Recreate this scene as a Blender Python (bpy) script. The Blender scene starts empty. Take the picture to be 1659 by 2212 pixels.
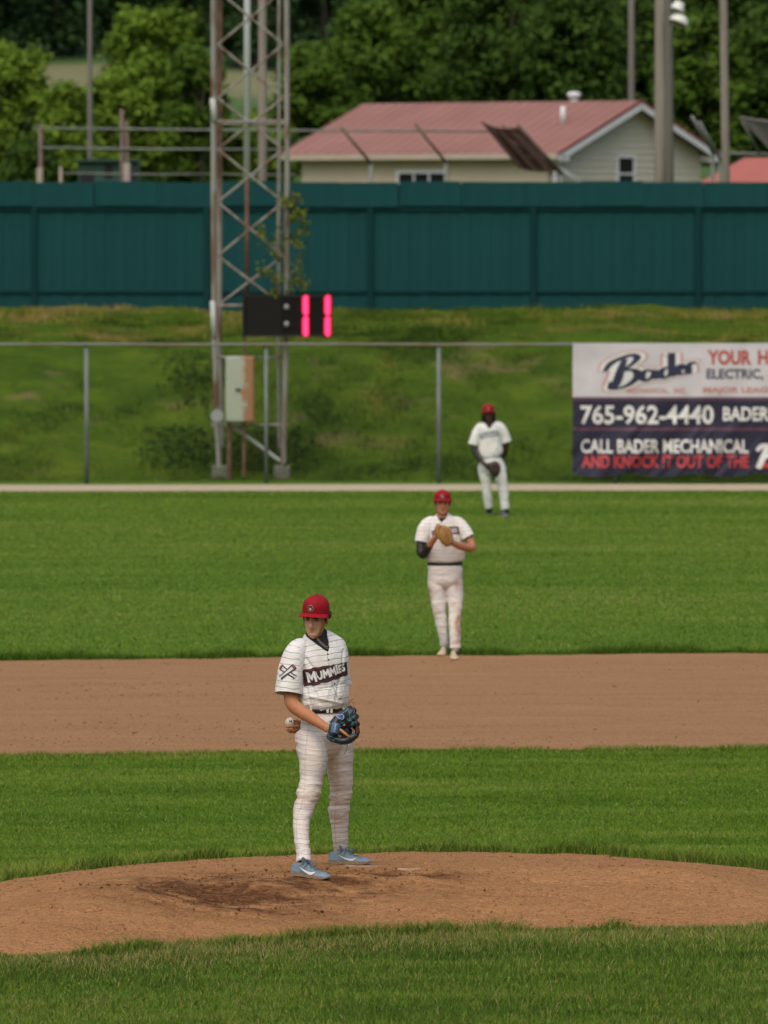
import bpy, bmesh, math, random
import numpy as np
from mathutils import Vector, Matrix
from mathutils.bvhtree import BVHTree

random.seed(7)
rng = np.random.default_rng(11)
SC = bpy.context.scene
COL = SC.collection

# ------------------------------------------------------------------ camera, sky, sun, exposure
FPX, CU, CV = 15350.0, 829.5, 1106.0          # focal length and centre in photograph units (1659 wide)
TILT = math.atan(673.0 / FPX)
CAM = Vector((0, 0, 5.0))
cd = bpy.data.cameras.new('camera')
cam = bpy.data.objects.new('camera', cd)
COL.objects.link(cam)
cam.location = CAM
cam.rotation_euler = (math.pi / 2 - TILT, 0, 0)
cd.sensor_fit = 'HORIZONTAL'
cd.sensor_width = 24.0
cd.lens = FPX / 1659.0 * 24.0
cd.clip_start = 1.0
cd.clip_end = 3000.0
cd.dof.use_dof = True
cd.dof.focus_distance = 50.0
cd.dof.aperture_fstop = (cd.lens / 1000.0) / 0.050
SC.camera = cam

SUN_DIR = Vector((-0.18, -0.52, 0.84)).normalized()      # towards the sun
w = bpy.data.worlds.new('World')
SC.world = w
w.use_nodes = True
nt = w.node_tree
sky = nt.nodes.new('ShaderNodeTexSky')
sky.sky_type = 'NISHITA'
sky.sun_disc = False
sky.sun_elevation = math.asin(SUN_DIR.z)
sky.sun_rotation = math.atan2(SUN_DIR.x, SUN_DIR.y)
sky.dust_density = 6.0
sky.air_density = 1.2
sky.ozone_density = 0.6
nt.nodes['Background'].inputs['Strength'].default_value = 0.118
nt.links.new(sky.outputs[0], nt.nodes['Background'].inputs['Color'])
sl = bpy.data.lights.new('sun', 'SUN')
sl.energy = 1.0
sl.angle = math.radians(75)
sl.color = (1.0, 0.96, 0.90)
sun = bpy.data.objects.new('sun', sl)
COL.objects.link(sun)
sun.rotation_euler = SUN_DIR.to_track_quat('Z', 'Y').to_euler()
sun.location = (-40, -20, 60)
SC.view_settings.view_transform = 'Standard'
SC.view_settings.look = 'None'
SC.view_settings.exposure = 0.14
SC.view_settings.gamma = 1.0
SC.view_settings.use_curve_mapping = False
SC.render.engine = 'CYCLES'
SC.cycles.max_bounces = 6
SC.cycles.use_denoising = True

CF = Vector((0, math.cos(TILT), -math.sin(TILT)))
CUP = Vector((0, math.sin(TILT), math.cos(TILT)))


def at(u, v, y):
    """the world point at distance y that the photograph shows at (u, v)"""
    d = CF + Vector((1, 0, 0)) * ((u - CU) / FPX) + CUP * ((CV - v) / FPX)
    return CAM + d * (y / d.y)


def ground(u, v, z=0.0):
    d = CF + Vector((1, 0, 0)) * ((u - CU) / FPX) + CUP * ((CV - v) / FPX)
    return CAM + d * ((z - CAM.z) / d.z)


def px(y):
    return FPX / y


# ------------------------------------------------------------------ helpers
def srgb(r, g, b):
    def f(c):
        c /= 255.0
        return c / 12.92 if c <= 0.04045 else ((c + 0.055) / 1.055) ** 2.4
    return (f(r), f(g), f(b))


def c4(c):
    return (c[0], c[1], c[2], 1.0)


def new_mat(name):
    m = bpy.data.materials.new(name)
    m.use_nodes = True
    n = m.node_tree
    return m, n, n.nodes['Principled BSDF']


def flat(name, col, rough=0.6, metal=0.0, spec=0.5, emit=None, strength=1.0):
    m, n, b = new_mat(name)
    b.inputs['Base Color'].default_value = c4(col)
    b.inputs['Roughness'].default_value = rough
    b.inputs['Metallic'].default_value = metal
    b.inputs['Specular IOR Level'].default_value = spec
    if emit:
        b.inputs['Emission Color'].default_value = c4(emit)
        b.inputs['Emission Strength'].default_value = strength
    return m


def N(n, typ, **kw):
    x = n.nodes.new(typ)
    for k, v in kw.items():
        if hasattr(x, k):
            setattr(x, k, v)
        else:
            x.inputs[k.replace('_', ' ')].default_value = v
    return x


def coords(n, scale=(1, 1, 1), kind='Object'):
    tc = N(n, 'ShaderNodeTexCoord')
    mp = N(n, 'ShaderNodeMapping')
    mp.inputs['Scale'].default_value = scale
    n.links.new(tc.outputs[kind], mp.inputs['Vector'])
    return mp.outputs['Vector']


def noise_node(n, vec, scale, detail=4.0, rough=0.55, dist=0.0):
    t = N(n, 'ShaderNodeTexNoise')
    t.inputs['Scale'].default_value = scale
    t.inputs['Detail'].default_value = detail
    t.inputs['Roughness'].default_value = rough
    t.inputs['Distortion'].default_value = dist
    n.links.new(vec, t.inputs['Vector'])
    return t.outputs['Fac']


def ramp(n, fac, stops):
    r = N(n, 'ShaderNodeValToRGB')
    e = r.color_ramp.elements
    while len(e) < len(stops):
        e.new(0.5)
    for x, (p, c) in zip(e, stops):
        x.position = p
        x.color = c4(c) if not isinstance(c, float) else (c, c, c, 1)
    n.links.new(fac, r.inputs['Fac'])
    return r.outputs['Color']


def mix(n, fac, a, b, mode='MIX'):
    x = N(n, 'ShaderNodeMix')
    x.data_type = 'RGBA'
    x.blend_type = mode
    for k, s in ((0, fac), (6, a), (7, b)):
        if hasattr(s, 'is_output'):
            n.links.new(s, x.inputs[k])
        else:
            x.inputs[k].default_value = s if k == 0 else c4(s)
    return x.outputs[2]


def math_node(n, op, a, b=None, c=None, clamp=False):
    x = N(n, 'ShaderNodeMath')
    x.operation = op
    x.use_clamp = clamp
    for k, s in enumerate((a, b, c)):
        if s is None:
            continue
        if hasattr(s, 'is_output'):
            n.links.new(s, x.inputs[k])
        else:
            x.inputs[k].default_value = s
    return x.outputs[0]


def attr(n, name):
    a = N(n, 'ShaderNodeAttribute')
    a.attribute_name = name
    return a.outputs['Fac']


def bump(n, b, h, strength=0.3, dist=0.01):
    x = N(n, 'ShaderNodeBump')
    x.inputs['Strength'].default_value = strength
    x.inputs['Distance'].default_value = dist
    n.links.new(h, x.inputs['Height'])
    n.links.new(x.outputs[0], b.inputs['Normal'])


def noisy(name, stops, scale, stretch=(1, 1, 1), detail=5.0, rough=0.7, metal=0.0, bmp=0.0, bscale=None, bdist=0.01, dist=0.0, spec=0.4, vary=0.0):
    m, n, b = new_mat(name)
    v = coords(n, stretch)
    f = noise_node(n, v, scale, detail, 0.6, dist)
    c = ramp(n, f, stops)
    if vary:
        oi = N(n, 'ShaderNodeObjectInfo')
        k = math_node(n, 'MULTIPLY_ADD', oi.outputs['Random'], 2 * vary, 1 - vary)
        c = mix(n, 1.0, c, k, 'MULTIPLY')
    n.links.new(c, b.inputs['Base Color'])
    b.inputs['Roughness'].default_value = rough
    b.inputs['Metallic'].default_value = metal
    b.inputs['Specular IOR Level'].default_value = spec
    if bmp:
        bump(n, b, noise_node(n, v, bscale or scale * 4, 4.0), bmp, bdist)
    return m


def tag(o, label=None, cat=None, group=None, kind=None):
    if label:
        o['label'] = label
    if cat:
        o['category'] = cat
    if group:
        o['group'] = group
    if kind:
        o['kind'] = kind
    return o


def empty(name, loc, label, cat, group=None):
    o = bpy.data.objects.new(name, None)
    o.empty_display_size = 0.1
    COL.objects.link(o)
    o.location = loc
    return tag(o, label, cat, group)


def origin_of(o):
    p = Vector((0, 0, 0))
    while o is not None:
        p = p + o.location
        o = o.parent
    return p


def link(name, me, m=None, parent=None, smooth=True, kind=None, base=None):
    """link a mesh given in world coordinates as one object (child of parent)"""
    if m is not None and not me.materials:
        for x in (m if isinstance(m, (list, tuple)) else [m]):
            me.materials.append(x)
    o = bpy.data.objects.new(name, me)
    me.name = name
    COL.objects.link(o)
    if parent is not None:
        o.parent = parent
        me.transform(Matrix.Translation(-origin_of(parent)))
    elif base is not None:
        me.transform(Matrix.Translation(-Vector(base)))
        o.location = base
    if smooth:
        me.polygons.foreach_set('use_smooth', np.ones(len(me.polygons), dtype=bool))
    if kind:
        o['kind'] = kind
    return o


def mesh_np(verts, faces=None, loops=None, k=3):
    """mesh from numpy arrays of verts (n,3) and faces (m,k)"""
    me = bpy.data.meshes.new('m')
    me.vertices.add(len(verts))
    me.vertices.foreach_set('co', np.ascontiguousarray(verts, dtype=np.float32).ravel())
    nf, k = faces.shape
    me.loops.add(nf * k)
    me.loops.foreach_set('vertex_index', np.ascontiguousarray(faces, dtype=np.int32).ravel())
    me.polygons.add(nf)
    me.polygons.foreach_set('loop_start', np.arange(0, nf * k, k, dtype=np.int32))
    me.update(calc_edges=True)
    return me


def add_attr(me, name, vals):
    a = me.attributes.new(name, 'FLOAT', 'POINT')
    a.data.foreach_set('value', np.ascontiguousarray(vals, dtype=np.float32))


def bm_mesh(bm):
    me = bpy.data.meshes.new('m')
    bmesh.ops.recalc_face_normals(bm, faces=bm.faces)
    bm.to_mesh(me)
    bm.free()
    return me


def add_box(bm, c, sx, sy, sz, ax=None, ay=None, az=None, bev=0.0):
    ax = Vector(ax or (1, 0, 0)); ay = Vector(ay or (0, 1, 0)); az = Vector(az or (0, 0, 1))
    c = Vector(c)
    vs = [bm.verts.new(c + ax * (sx * i) + ay * (sy * j) + az * (sz * k)) for k in (-.5, .5) for j in (-.5, .5) for i in (-.5, .5)]
    fs = [bm.faces.new([vs[i] for i in f]) for f in ((0, 2, 3, 1), (4, 5, 7, 6), (0, 1, 5, 4), (1, 3, 7, 5), (3, 2, 6, 7), (2, 0, 4, 6))]
    if bev:
        es = list({e for f in fs for e in f.edges})
        bmesh.ops.bevel(bm, geom=es, offset=bev, segments=1, affect='EDGES')


def box_mesh(c, sx, sy, sz, bev=0.0, **k):
    bm = bmesh.new()
    add_box(bm, c, sx, sy, sz, bev=bev, **k)
    return bm_mesh(bm)


def add_tube(bm, pts, r, n=8, cap=True, r1=None):
    pts = [Vector(p) for p in pts]
    rings = []
    ref = None
    for i, p in enumerate(pts):
        t = (pts[min(i + 1, len(pts) - 1)] - pts[max(i - 1, 0)]).normalized()
        if ref is None:
            ref = t.orthogonal().normalized()
        a = (ref - t * ref.dot(t)).normalized()
        ref = a
        b = t.cross(a)
        rr = r if r1 is None else r + (r1 - r) * i / max(1, len(pts) - 1)
        rings.append([bm.verts.new(p + (a * math.cos(q) + b * math.sin(q)) * rr) for q in (2 * math.pi * k / n for k in range(n))])
    for A, B in zip(rings, rings[1:]):
        for k in range(n):
            bm.faces.new((A[k], A[(k + 1) % n], B[(k + 1) % n], B[k]))
    if cap:
        bm.faces.new(rings[0][::-1])
        bm.faces.new(rings[-1])


def tube_mesh(pts, r, n=8, r1=None):
    bm = bmesh.new()
    add_tube(bm, pts, r, n, r1=r1)
    return bm_mesh(bm)


def catmull(a, sub):
    """resample rows of a with sub steps per segment"""
    a = np.asarray(a, float)
    out = []
    n = len(a)
    for i in range(n - 1):
        p0, p1, p2, p3 = a[max(i - 1, 0)], a[i], a[i + 1], a[min(i + 2, n - 1)]
        for k in range(sub):
            t = k / sub
            out.append(0.5 * (2 * p1 + (p2 - p0) * t + (2 * p0 - 5 * p1 + 4 * p2 - p3) * t * t + (3 * p1 - p0 - 3 * p2 + p3) * t ** 3))
    out.append(a[-1])
    return np.array(out)


def add_loft(bm, rows, axis=(1, 0, 0), sub=3, n=20, flatcap=(False, False), power=2.0):
    """rows: (point, ra, rb[, yaw]); ra along axis turned by yaw round z, rb across. Smoothly resampled."""
    arr = [list(Vector(r[0])) + [r[1], r[2], (r[3] if len(r) > 3 else 0.0)] for r in rows]
    arr = catmull(arr, sub)
    P = [Vector(r[:3]) for r in arr]
    rings = []
    for i, r in enumerate(arr):
        t = (P[min(i + 1, len(P) - 1)] - P[max(i - 1, 0)]).normalized()
        ax = Matrix.Rotation(r[5], 3, 'Z') @ Vector(axis)
        a = (ax - t * ax.dot(t)).normalized()
        b = t.cross(a)
        ring = []
        for k in range(n):
            q = 2 * math.pi * k / n
            cx, sx = math.cos(q), math.sin(q)
            if power != 2.0:
                cx = math.copysign(abs(cx) ** (2 / power), cx)
                sx = math.copysign(abs(sx) ** (2 / power), sx)
            ring.append(bm.verts.new(P[i] + a * (r[3] * cx) + b * (r[4] * sx)))
        rings.append(ring)
    for A, B in zip(rings, rings[1:]):
        for k in range(n):
            bm.faces.new((A[k], A[(k + 1) % n], B[(k + 1) % n], B[k]))
    for e, (ring, p, q) in enumerate(((rings[0], P[0], P[1]), (rings[-1], P[-1], P[-2]))):
        rr = 0.5 * (arr[0 if e == 0 else -1][3] + arr[0 if e == 0 else -1][4])
        d = (p - q).normalized()
        tip = bm.verts.new(p + (Vector((0, 0, 0)) if flatcap[e] else d * rr * 0.55))
        for k in range(n):
            f = (ring[k], ring[(k + 1) % n], tip)
            bm.faces.new(f if e == 1 else f[::-1])


def add_ball(bm, c, rx, ry, rz, rot=None, seg=20):
    r = bmesh.ops.create_uvsphere(bm, u_segments=seg, v_segments=seg // 2 + 2, radius=1.0)
    M = Matrix.Translation(Vector(c)) @ (rot.to_4x4() if rot is not None else Matrix()) @ Matrix.Diagonal((rx, ry, rz, 1))
    bmesh.ops.transform(bm, matrix=M, verts=r['verts'])


def remesh(bm, voxel, smooth=4, factor=0.5):
    bmesh.ops.recalc_face_normals(bm, faces=bm.faces)
    me = bpy.data.meshes.new('t')
    bm.to_mesh(me)
    bm.free()
    o = bpy.data.objects.new('t', me)
    COL.objects.link(o)
    md = o.modifiers.new('r', 'REMESH')
    md.mode = 'VOXEL'
    md.voxel_size = voxel
    if smooth:
        sm = o.modifiers.new('s', 'SMOOTH')
        sm.factor = factor
        sm.iterations = smooth
    dg = bpy.context.evaluated_depsgraph_get()
    out = bpy.data.meshes.new_from_object(o.evaluated_get(dg))
    bpy.data.objects.remove(o)
    bpy.data.meshes.remove(me)
    out.materials.clear()
    return out


def get_co(me):
    a = np.empty(len(me.vertices) * 3, np.float32)
    me.vertices.foreach_get('co', a)
    return a.reshape(-1, 3).astype(float)


def get_no(me):
    a = np.empty(len(me.vertices) * 3, np.float32)
    me.vertices.foreach_get('normal', a)
    return a.reshape(-1, 3).astype(float)


def set_co(me, co):
    me.vertices.foreach_set('co', np.ascontiguousarray(co, np.float32).ravel())
    me.update()


_T = np.random.default_rng(3).random(65536)


def vnoise(P, seed=0):
    """value noise in [-1, 1] at points P (n,3)"""
    P = np.asarray(P, float) + seed * 17.31
    i = np.floor(P).astype(np.int64)
    f = P - i
    f = f * f * (3 - 2 * f)
    r = 0.0
    for dx in (0, 1):
        for dy in (0, 1):
            for dz in (0, 1):
                h = ((i[:, 0] + dx) * 73856093 ^ (i[:, 1] + dy) * 19349663 ^ (i[:, 2] + dz) * 83492791) & 65535
                wgt = (f[:, 0] if dx else 1 - f[:, 0]) * (f[:, 1] if dy else 1 - f[:, 1]) * (f[:, 2] if dz else 1 - f[:, 2])
                r = r + _T[h] * wgt
    return r * 2 - 1


def fbm(P, octv=4, seed=0):
    P = np.asarray(P, float)
    return sum(vnoise(P * 2 ** k, seed + k) * 0.5 ** k for k in range(octv))


def inside(xy, poly):
    x, y = xy[:, 0], xy[:, 1]
    r = np.zeros(len(x), bool)
    j = len(poly) - 1
    for i in range(len(poly)):
        xi, yi = poly[i]
        xj, yj = poly[j]
        c = ((yi > y) != (yj > y)) & (x < (xj - xi) * (y - yi) / (yj - yi + 1e-12) + xi)
        r ^= c
        j = i
    return r


def smooth01(x):
    x = np.clip(x, 0, 1)
    return x * x * (3 - 2 * x)


def text_mesh(s, bold=0.02, shear=0.0, space=1.0):
    """flat letters scaled to the unit box, as vertex / face lists"""
    c = bpy.data.curves.new('t', 'FONT')
    c.body = s
    c.offset = bold
    c.shear = shear
    c.space_character = space
    c.resolution_u = 3
    o = bpy.data.objects.new('t', c)
    COL.objects.link(o)
    me = bpy.data.meshes.new_from_object(o.evaluated_get(bpy.context.evaluated_depsgraph_get()))
    bpy.data.objects.remove(o)
    bpy.data.curves.remove(c)
    me.materials.clear()
    return me


def fit(me, w_, h_, ref=None):
    """scale a flat mesh to w_ x h_ centred on the origin (ref: the bounds to use instead of its own)"""
    co = get_co(me)
    lo, hi = ref if ref is not None else (co.min(0), co.max(0))
    c = (lo + hi) / 2
    k = np.array([w_ / (hi[0] - lo[0]), h_ / (hi[1] - lo[1]), 1.0])
    set_co(me, (co - c) * k)
    return lo, hi


def stroke_mesh(strokes, wid=0.06):
    """flat ribbon lettering: each stroke a list of (x, y[, width factor])"""
    bm = bmesh.new()
    for st in strokes:
        a = catmull([(p[0], p[1], p[2] if len(p) > 2 else 1.0) for p in st], 5)
        L, R = [], []
        for i in range(len(a)):
            t = a[min(i + 1, len(a) - 1)][:2] - a[max(i - 1, 0)][:2]
            t = t / (np.linalg.norm(t) + 1e-9)
            nrm = np.array([-t[1], t[0]]) * wid * 0.5 * a[i][2]
            L.append(bm.verts.new((a[i][0] + nrm[0], a[i][1] + nrm[1], 0)))
            R.append(bm.verts.new((a[i][0] - nrm[0], a[i][1] - nrm[1], 0)))
        for i in range(len(a) - 1):
            bm.faces.new((R[i], R[i + 1], L[i + 1], L[i]))
    me = bpy.data.meshes.new('s')
    bm.to_mesh(me)
    bm.free()
    return me


def densify(me, maxlen):
    bm = bmesh.new()
    bm.from_mesh(me)
    bmesh.ops.triangulate(bm, faces=bm.faces)
    for _ in range(3):
        es = [e for e in bm.edges if e.calc_length() > maxlen]
        if not es:
            break
        bmesh.ops.subdivide_edges(bm, edges=es, cuts=1, use_grid_fill=True)
        bmesh.ops.triangulate(bm, faces=bm.faces)
    bm.to_mesh(me)
    bm.free()
    return me


def drape(me, origin, X, Y, target, lift, reach=0.4):
    """lay a flat mesh (x, y) onto the surface target (BVH in world coordinates), lift above it"""
    X = Vector(X); Y = Vector(Y)
    Z = X.cross(Y).normalized()
    co = get_co(me)
    out = []
    for x, y, z in co:
        p = Vector(origin) + X * x + Y * y
        hit, nrm, _, _ = target.ray_cast(p + Z * reach, -Z, reach * 2)
        if hit is None:
            near = target.find_nearest(p)
            hit, nrm = near[0], near[1]
        if nrm.dot(Z) < 0:
            nrm = -nrm
        out.append(hit + nrm * lift)
    set_co(me, np.array([list(p) for p in out]))
    return me


def bvh(me):
    me.calc_loop_triangles()
    t = np.empty(len(me.loop_triangles) * 3, np.int32)
    me.loop_triangles.foreach_get('vertices', t)
    return BVHTree.FromPolygons([tuple(c) for c in get_co(me)], t.reshape(-1, 3).tolist())

# ================================================================== THE GROUND
def lawn_mat(name, a, b_, dry, streak=(0.12, 0.9, 1), fine=18.0):
    m, n, b = new_mat(name)
    v = coords(n)
    vs = coords(n, streak)
    big = noise_node(n, vs, 1.0, 6.0, 0.65, 0.4)
    mid = noise_node(n, coords(n, (1, 0.5, 1)), fine, 5.0, 0.7)
    c = mix(n, ramp(n, big, [(0.2, 0.0), (0.8, 1.0)]), a, b_)
    c = mix(n, ramp(n, mid, [(0.35, 0.0), (0.75, 0.55)]), c, tuple(x * 0.45 for x in a))
    d = noise_node(n, coords(n, (0.35, 0.6, 1)), 1.7, 6.0, 0.7, 0.6)
    c = mix(n, ramp(n, d, [(0.56, 0.0), (0.78, 0.55)]), c, dry)
    n.links.new(c, b.inputs['Base Color'])
    b.inputs['Roughness'].default_value = 0.9
    b.inputs['Specular IOR Level'].default_value = 0.15
    bump(n, b, mid, 0.6, 0.05)
    return m


G_A, G_B, G_DRY = (0.070, 0.150, 0.010), (0.108, 0.205, 0.014), (0.17, 0.19, 0.04)
M_lawn = lawn_mat('mown grass', G_A, G_B, G_DRY)
M_ground = lawn_mat('rough ground', (0.05, 0.10, 0.02), (0.08, 0.14, 0.03), (0.15, 0.14, 0.06))


def dirt_mat(name, lo, hi, damp=None):
    m, n, b = new_mat(name)
    v = coords(n)
    f1 = noise_node(n, coords(n, (0.5, 1.4, 1)), 1.1, 8.0, 0.62, 0.5)
    f2 = noise_node(n, v, 60.0, 6.0, 0.75)
    f3 = noise_node(n, coords(n, (1, 2.2, 1)), 6.0, 6.0, 0.7, 0.6)
    c = mix(n, ramp(n, f1, [(0.35, 0.0), (0.68, 1.0)]), lo, hi)
    c = mix(n, ramp(n, f3, [(0.53, 0.0), (0.74, 0.6)]), c, tuple(x * 0.55 for x in lo))
    f5 = noise_node(n, coords(n, (0.16, 1.6, 1)), 2.2, 6.0, 0.7, 0.8)
    c = mix(n, ramp(n, f5, [(0.42, 0.0), (0.68, 0.6)]), c, tuple(x * 0.70 for x in lo))
    f6 = noise_node(n, coords(n, (0.8, 1.3, 1)), 2.6, 7.0, 0.72, 1.2)
    c = mix(n, ramp(n, f6, [(0.56, 0.0), (0.66, 0.45)]), c, tuple(x * 0.62 for x in lo))
    c = mix(n, ramp(n, f2, [(0.44, 0.0), (0.58, 0.75)]), c, tuple(min(1, x * 1.34) for x in hi))
    f4 = noise_node(n, coords(n, (1, 1.6, 1)), 27.0, 5.0, 0.7, 0.3)
    c = mix(n, ramp(n, f4, [(0.50, 0.0), (0.64, 0.75)]), c, tuple(x * 0.55 for x in lo))
    if damp is not None:
        g_ = math_node(n, 'MULTIPLY', attr(n, 'damp'), math_node(n, 'MULTIPLY_ADD', noise_node(n, coords(n, (1, 1.8, 1)), 16.0, 6.0, 0.75, 0.5), 2.6, -0.35), clamp=True)
        c = mix(n, g_, c, damp)
    n.links.new(c, b.inputs['Base Color'])
    b.inputs['Roughness'].default_value = 0.95
    b.inputs['Specular IOR Level'].default_value = 0.1
    bump(n, b, mix(n, 0.5, f2, f3), 0.8, 0.02)
    return m


M_dirt = dirt_mat('infield clay', (0.250, 0.135, 0.066), (0.335, 0.188, 0.094))
M_mound = dirt_mat('mound clay', (0.268, 0.133, 0.055), (0.345, 0.182, 0.080), damp=(0.085, 0.036, 0.015))
M_track = noisy('warning track grit', [(0.3, (0.38, 0.31, 0.21)), (0.7, (0.48, 0.40, 0.28))], 3.0, (0.4, 1, 1), rough=0.95)

# one sheet to the horizon
bm = bmesh.new()
vs = [bm.verts.new(p) for p in ((-900, -300, -0.02), (900, -300, -0.02), (900, 1600, -0.02), (-900, 1600, -0.02))]
bm.faces.new(vs)
link('ground', bm_mesh(bm), M_ground, kind='structure')
bm = bmesh.new()
vs = [bm.verts.new(p) for p in ((-70, 18, 0), (70, 18, 0), (70, 126.5, 0), (-70, 126.5, 0))]
bm.faces.new(vs)
link('lawn', bm_mesh(bm), M_lawn, kind='structure')


def edge_line(pts, wob, seed, ext=40.0):
    """a wavering ground line through the photograph's points, prolonged both ways"""
    P = [ground(u, v) for u, v in pts]
    a = np.array([(p.x, p.y) for p in P])
    d0 = (a[1] - a[0]) / np.linalg.norm(a[1] - a[0])
    d1 = (a[-1] - a[-2]) / np.linalg.norm(a[-1] - a[-2])
    a = np.vstack([[a[0] - d0 * ext], a, [a[-1] + d1 * ext]])
    xs = np.arange(a[0, 0], a[-1, 0], 0.06)
    ys = np.interp(xs, a[:, 0], a[:, 1])
    q = np.c_[xs * 1.3, xs * 0, xs * 0]
    ys = ys + wob * (vnoise(q, seed) + 0.6 * vnoise(q * 4, seed + 5) + 0.35 * vnoise(q * 11, seed + 9))
    return np.c_[xs, ys]


def strip(name, far, near, z, m):
    n = min(len(far), len(near))
    xs = np.linspace(max(far[0, 0], near[0, 0]), min(far[-1, 0], near[-1, 0]), n)
    f = np.interp(xs, far[:, 0], far[:, 1])
    g = np.interp(xs, near[:, 0], near[:, 1])
    V = np.vstack([np.c_[xs, g, xs * 0 + z], np.c_[xs, f, xs * 0 + z]])
    i = np.arange(n - 1)
    F = np.c_[i, i + 1, i + 1 + n, i + n]
    link(name, mesh_np(V, F), m, kind='structure', smooth=False)


infield_far = edge_line([(-300, 1430), (0, 1427), (660, 1419), (1100, 1415), (1659, 1412), (2000, 1412)], 0.16, 1)
infield_near = edge_line([(-300, 1640), (0, 1636), (800, 1625), (1659, 1620), (2000, 1620)], 0.10, 2)
strip('infield_dirt', infield_far, infield_near, 0.006, M_dirt)
track_far = edge_line([(-300, 1047), (0, 1048), (1659, 1046), (2000, 1046)], 0.06, 3)
track_near = edge_line([(-300, 1062), (0, 1062), (830, 1061), (1659, 1060), (2000, 1060)], 0.10, 4)
strip('warning_track', track_far, track_near, 0.006, M_track)

# ---- the pitcher's mound
m_far = [(-230, 2000), (-120, 1945), (0, 1908), (150, 1885), (300, 1869), (450, 1858), (640, 1849), (800, 1845), (1000, 1843), (1150, 1845), (1300, 1850), (1480, 1864), (1659, 1884), (1790, 1915), (1860, 1955)]
m_near = [(1830, 1985), (1740, 2000), (1659, 2008), (1450, 2012), (1250, 2014), (1000, 2021), (850, 2028), (700, 2034), (550, 2046), (400, 2055), (300, 2066), (150, 2072), (0, 2073), (-120, 2060), (-210, 2035)]
mp_ = [ground(u, v) for u, v in m_far + m_near]
mound_poly = np.array([(p.x, p.y) for p in mp_])
# round the outline and roughen it
mp2 = catmull(np.vstack([mound_poly, mound_poly[:1]]), 12)[:-1]
mp2 += 0.035 * np.c_[vnoise(np.c_[mp2 * 3, mp2[:, :1] * 0], 21), vnoise(np.c_[mp2 * 3, mp2[:, :1] * 0], 22) * 1.6]
mound_poly = mp2
FAR_C = np.array([(p.x, p.y) for p in (ground(u, v) for u, v in m_far)])
NEAR_C = np.array([(p.x, p.y) for p in (ground(u, v) for u, v in m_near)])[::-1]
damp_c = ground(470, 1950, 0.17)
damp_c2 = ground(640, 1925, 0.2)
toe_c = ground(860, 1893, 0.26)


def seg_dist(p, poly):
    """distance of points to the outline (dense polyline)"""
    out = np.empty(len(p))
    for i in range(0, len(p), 20000):
        q = p[i:i + 20000]
        out[i:i + 20000] = np.sqrt(((q[:, None, :] - poly[None, ::2, :]) ** 2).sum(2)).min(1)
    return out


def mound_h(x, y):
    """smooth height of the mound"""
    x = np.asarray(x, float); y = np.asarray(y, float)
    q = np.c_[x.ravel(), y.ravel()]
    near_y = np.interp(q[:, 0], NEAR_C[:, 0], NEAR_C[:, 1])
    far_y = np.interp(q[:, 0], FAR_C[:, 0], FAR_C[:, 1])
    t = np.minimum(np.minimum((q[:, 1] - near_y) / 1.65, (far_y - q[:, 1]) / 3.9), seg_dist(q, mound_poly) / 1.3)
    t = np.clip(t, 0, 1) * inside(q, mound_poly)
    t = (np.minimum(t, 0.86 + 0.14 * smooth01((t - 0.7) / 0.3))).reshape(x.shape)
    h = 0.285 * t + 0.008
    h = h - 0.05 * np.exp(-(((x - damp_c.x) / 0.55) ** 2 + ((y - damp_c.y) / 0.35) ** 2))
    h = h - 0.02 * np.exp(-(((x - toe_c.x) / 0.35) ** 2 + ((y - toe_c.y) / 0.14) ** 2))
    return h


def mound_hit(u, v):
    """where the line of sight meets the mound"""
    ys = np.arange(46.5, 55.0, 0.004)
    P = np.array([list(at(u, v, 46.5)), list(at(u, v, 55.0))])
    xs = np.interp(ys, P[:, 1], P[:, 0])
    zs = np.interp(ys, P[:, 1], P[:, 2])
    k = int(np.argmax(zs <= mound_h(xs, ys)))
    return Vector((xs[k], ys[k], zs[k]))


s = 0.026
gx = np.arange(mound_poly[:, 0].min() - s, mound_poly[:, 0].max() + s, s)
gy = np.arange(mound_poly[:, 1].min() - s, mound_poly[:, 1].max() + s, s)
X, Y = np.meshgrid(gx, gy)
xy = np.c_[X.ravel(), Y.ravel()]
z = mound_h(xy[:, 0], xy[:, 1])
P3 = np.c_[xy, xy[:, :1] * 0]
rough = fbm(P3 * [2.2, 3.0, 1], 3, 31) * 0.010 + fbm(P3 * [9, 13, 1], 3, 41) * 0.006 + np.minimum(0, fbm(P3 * [5, 8, 1], 3, 47) + 0.25) * 0.022
da = np.exp(-(((xy[:, 0] - damp_c.x) / 0.72) ** 2 + ((xy[:, 1] - damp_c.y) / 0.55) ** 2) * 0.9)
da = np.maximum(da, 0.75 * np.exp(-(((xy[:, 0] - damp_c2.x) / 0.85) ** 2 + ((xy[:, 1] - damp_c2.y) / 0.55) ** 2)))
da = np.maximum(da, 0.8 * np.exp(-(((xy[:, 0] - toe_c.x) / 0.55) ** 2 + ((xy[:, 1] - toe_c.y) / 0.2) ** 2)))
dug = da.copy()
da = np.clip(da * (0.72 + 0.55 * fbm(P3 * [2.6, 6.0, 1], 3, 51) + 0.55 * fbm(P3 * [9, 20, 1], 3, 55)), 0, 1) ** 1.15
z = np.maximum(z + rough * (1 + 1.6 * dug), 0.006)
nx, ny = len(gx), len(gy)
ii, jj = np.meshgrid(np.arange(nx - 1), np.arange(ny - 1))
q = (jj * nx + ii).ravel()
F = np.c_[q, q + 1, q + 1 + nx, q + nx]
ctr = xy[F].mean(1)
F = F[inside(ctr, mound_poly)]
used = np.unique(F)
remap = -np.ones(len(xy), int); remap[used] = np.arange(len(used))
me = mesh_np(np.c_[xy, z][used], remap[F])
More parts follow.
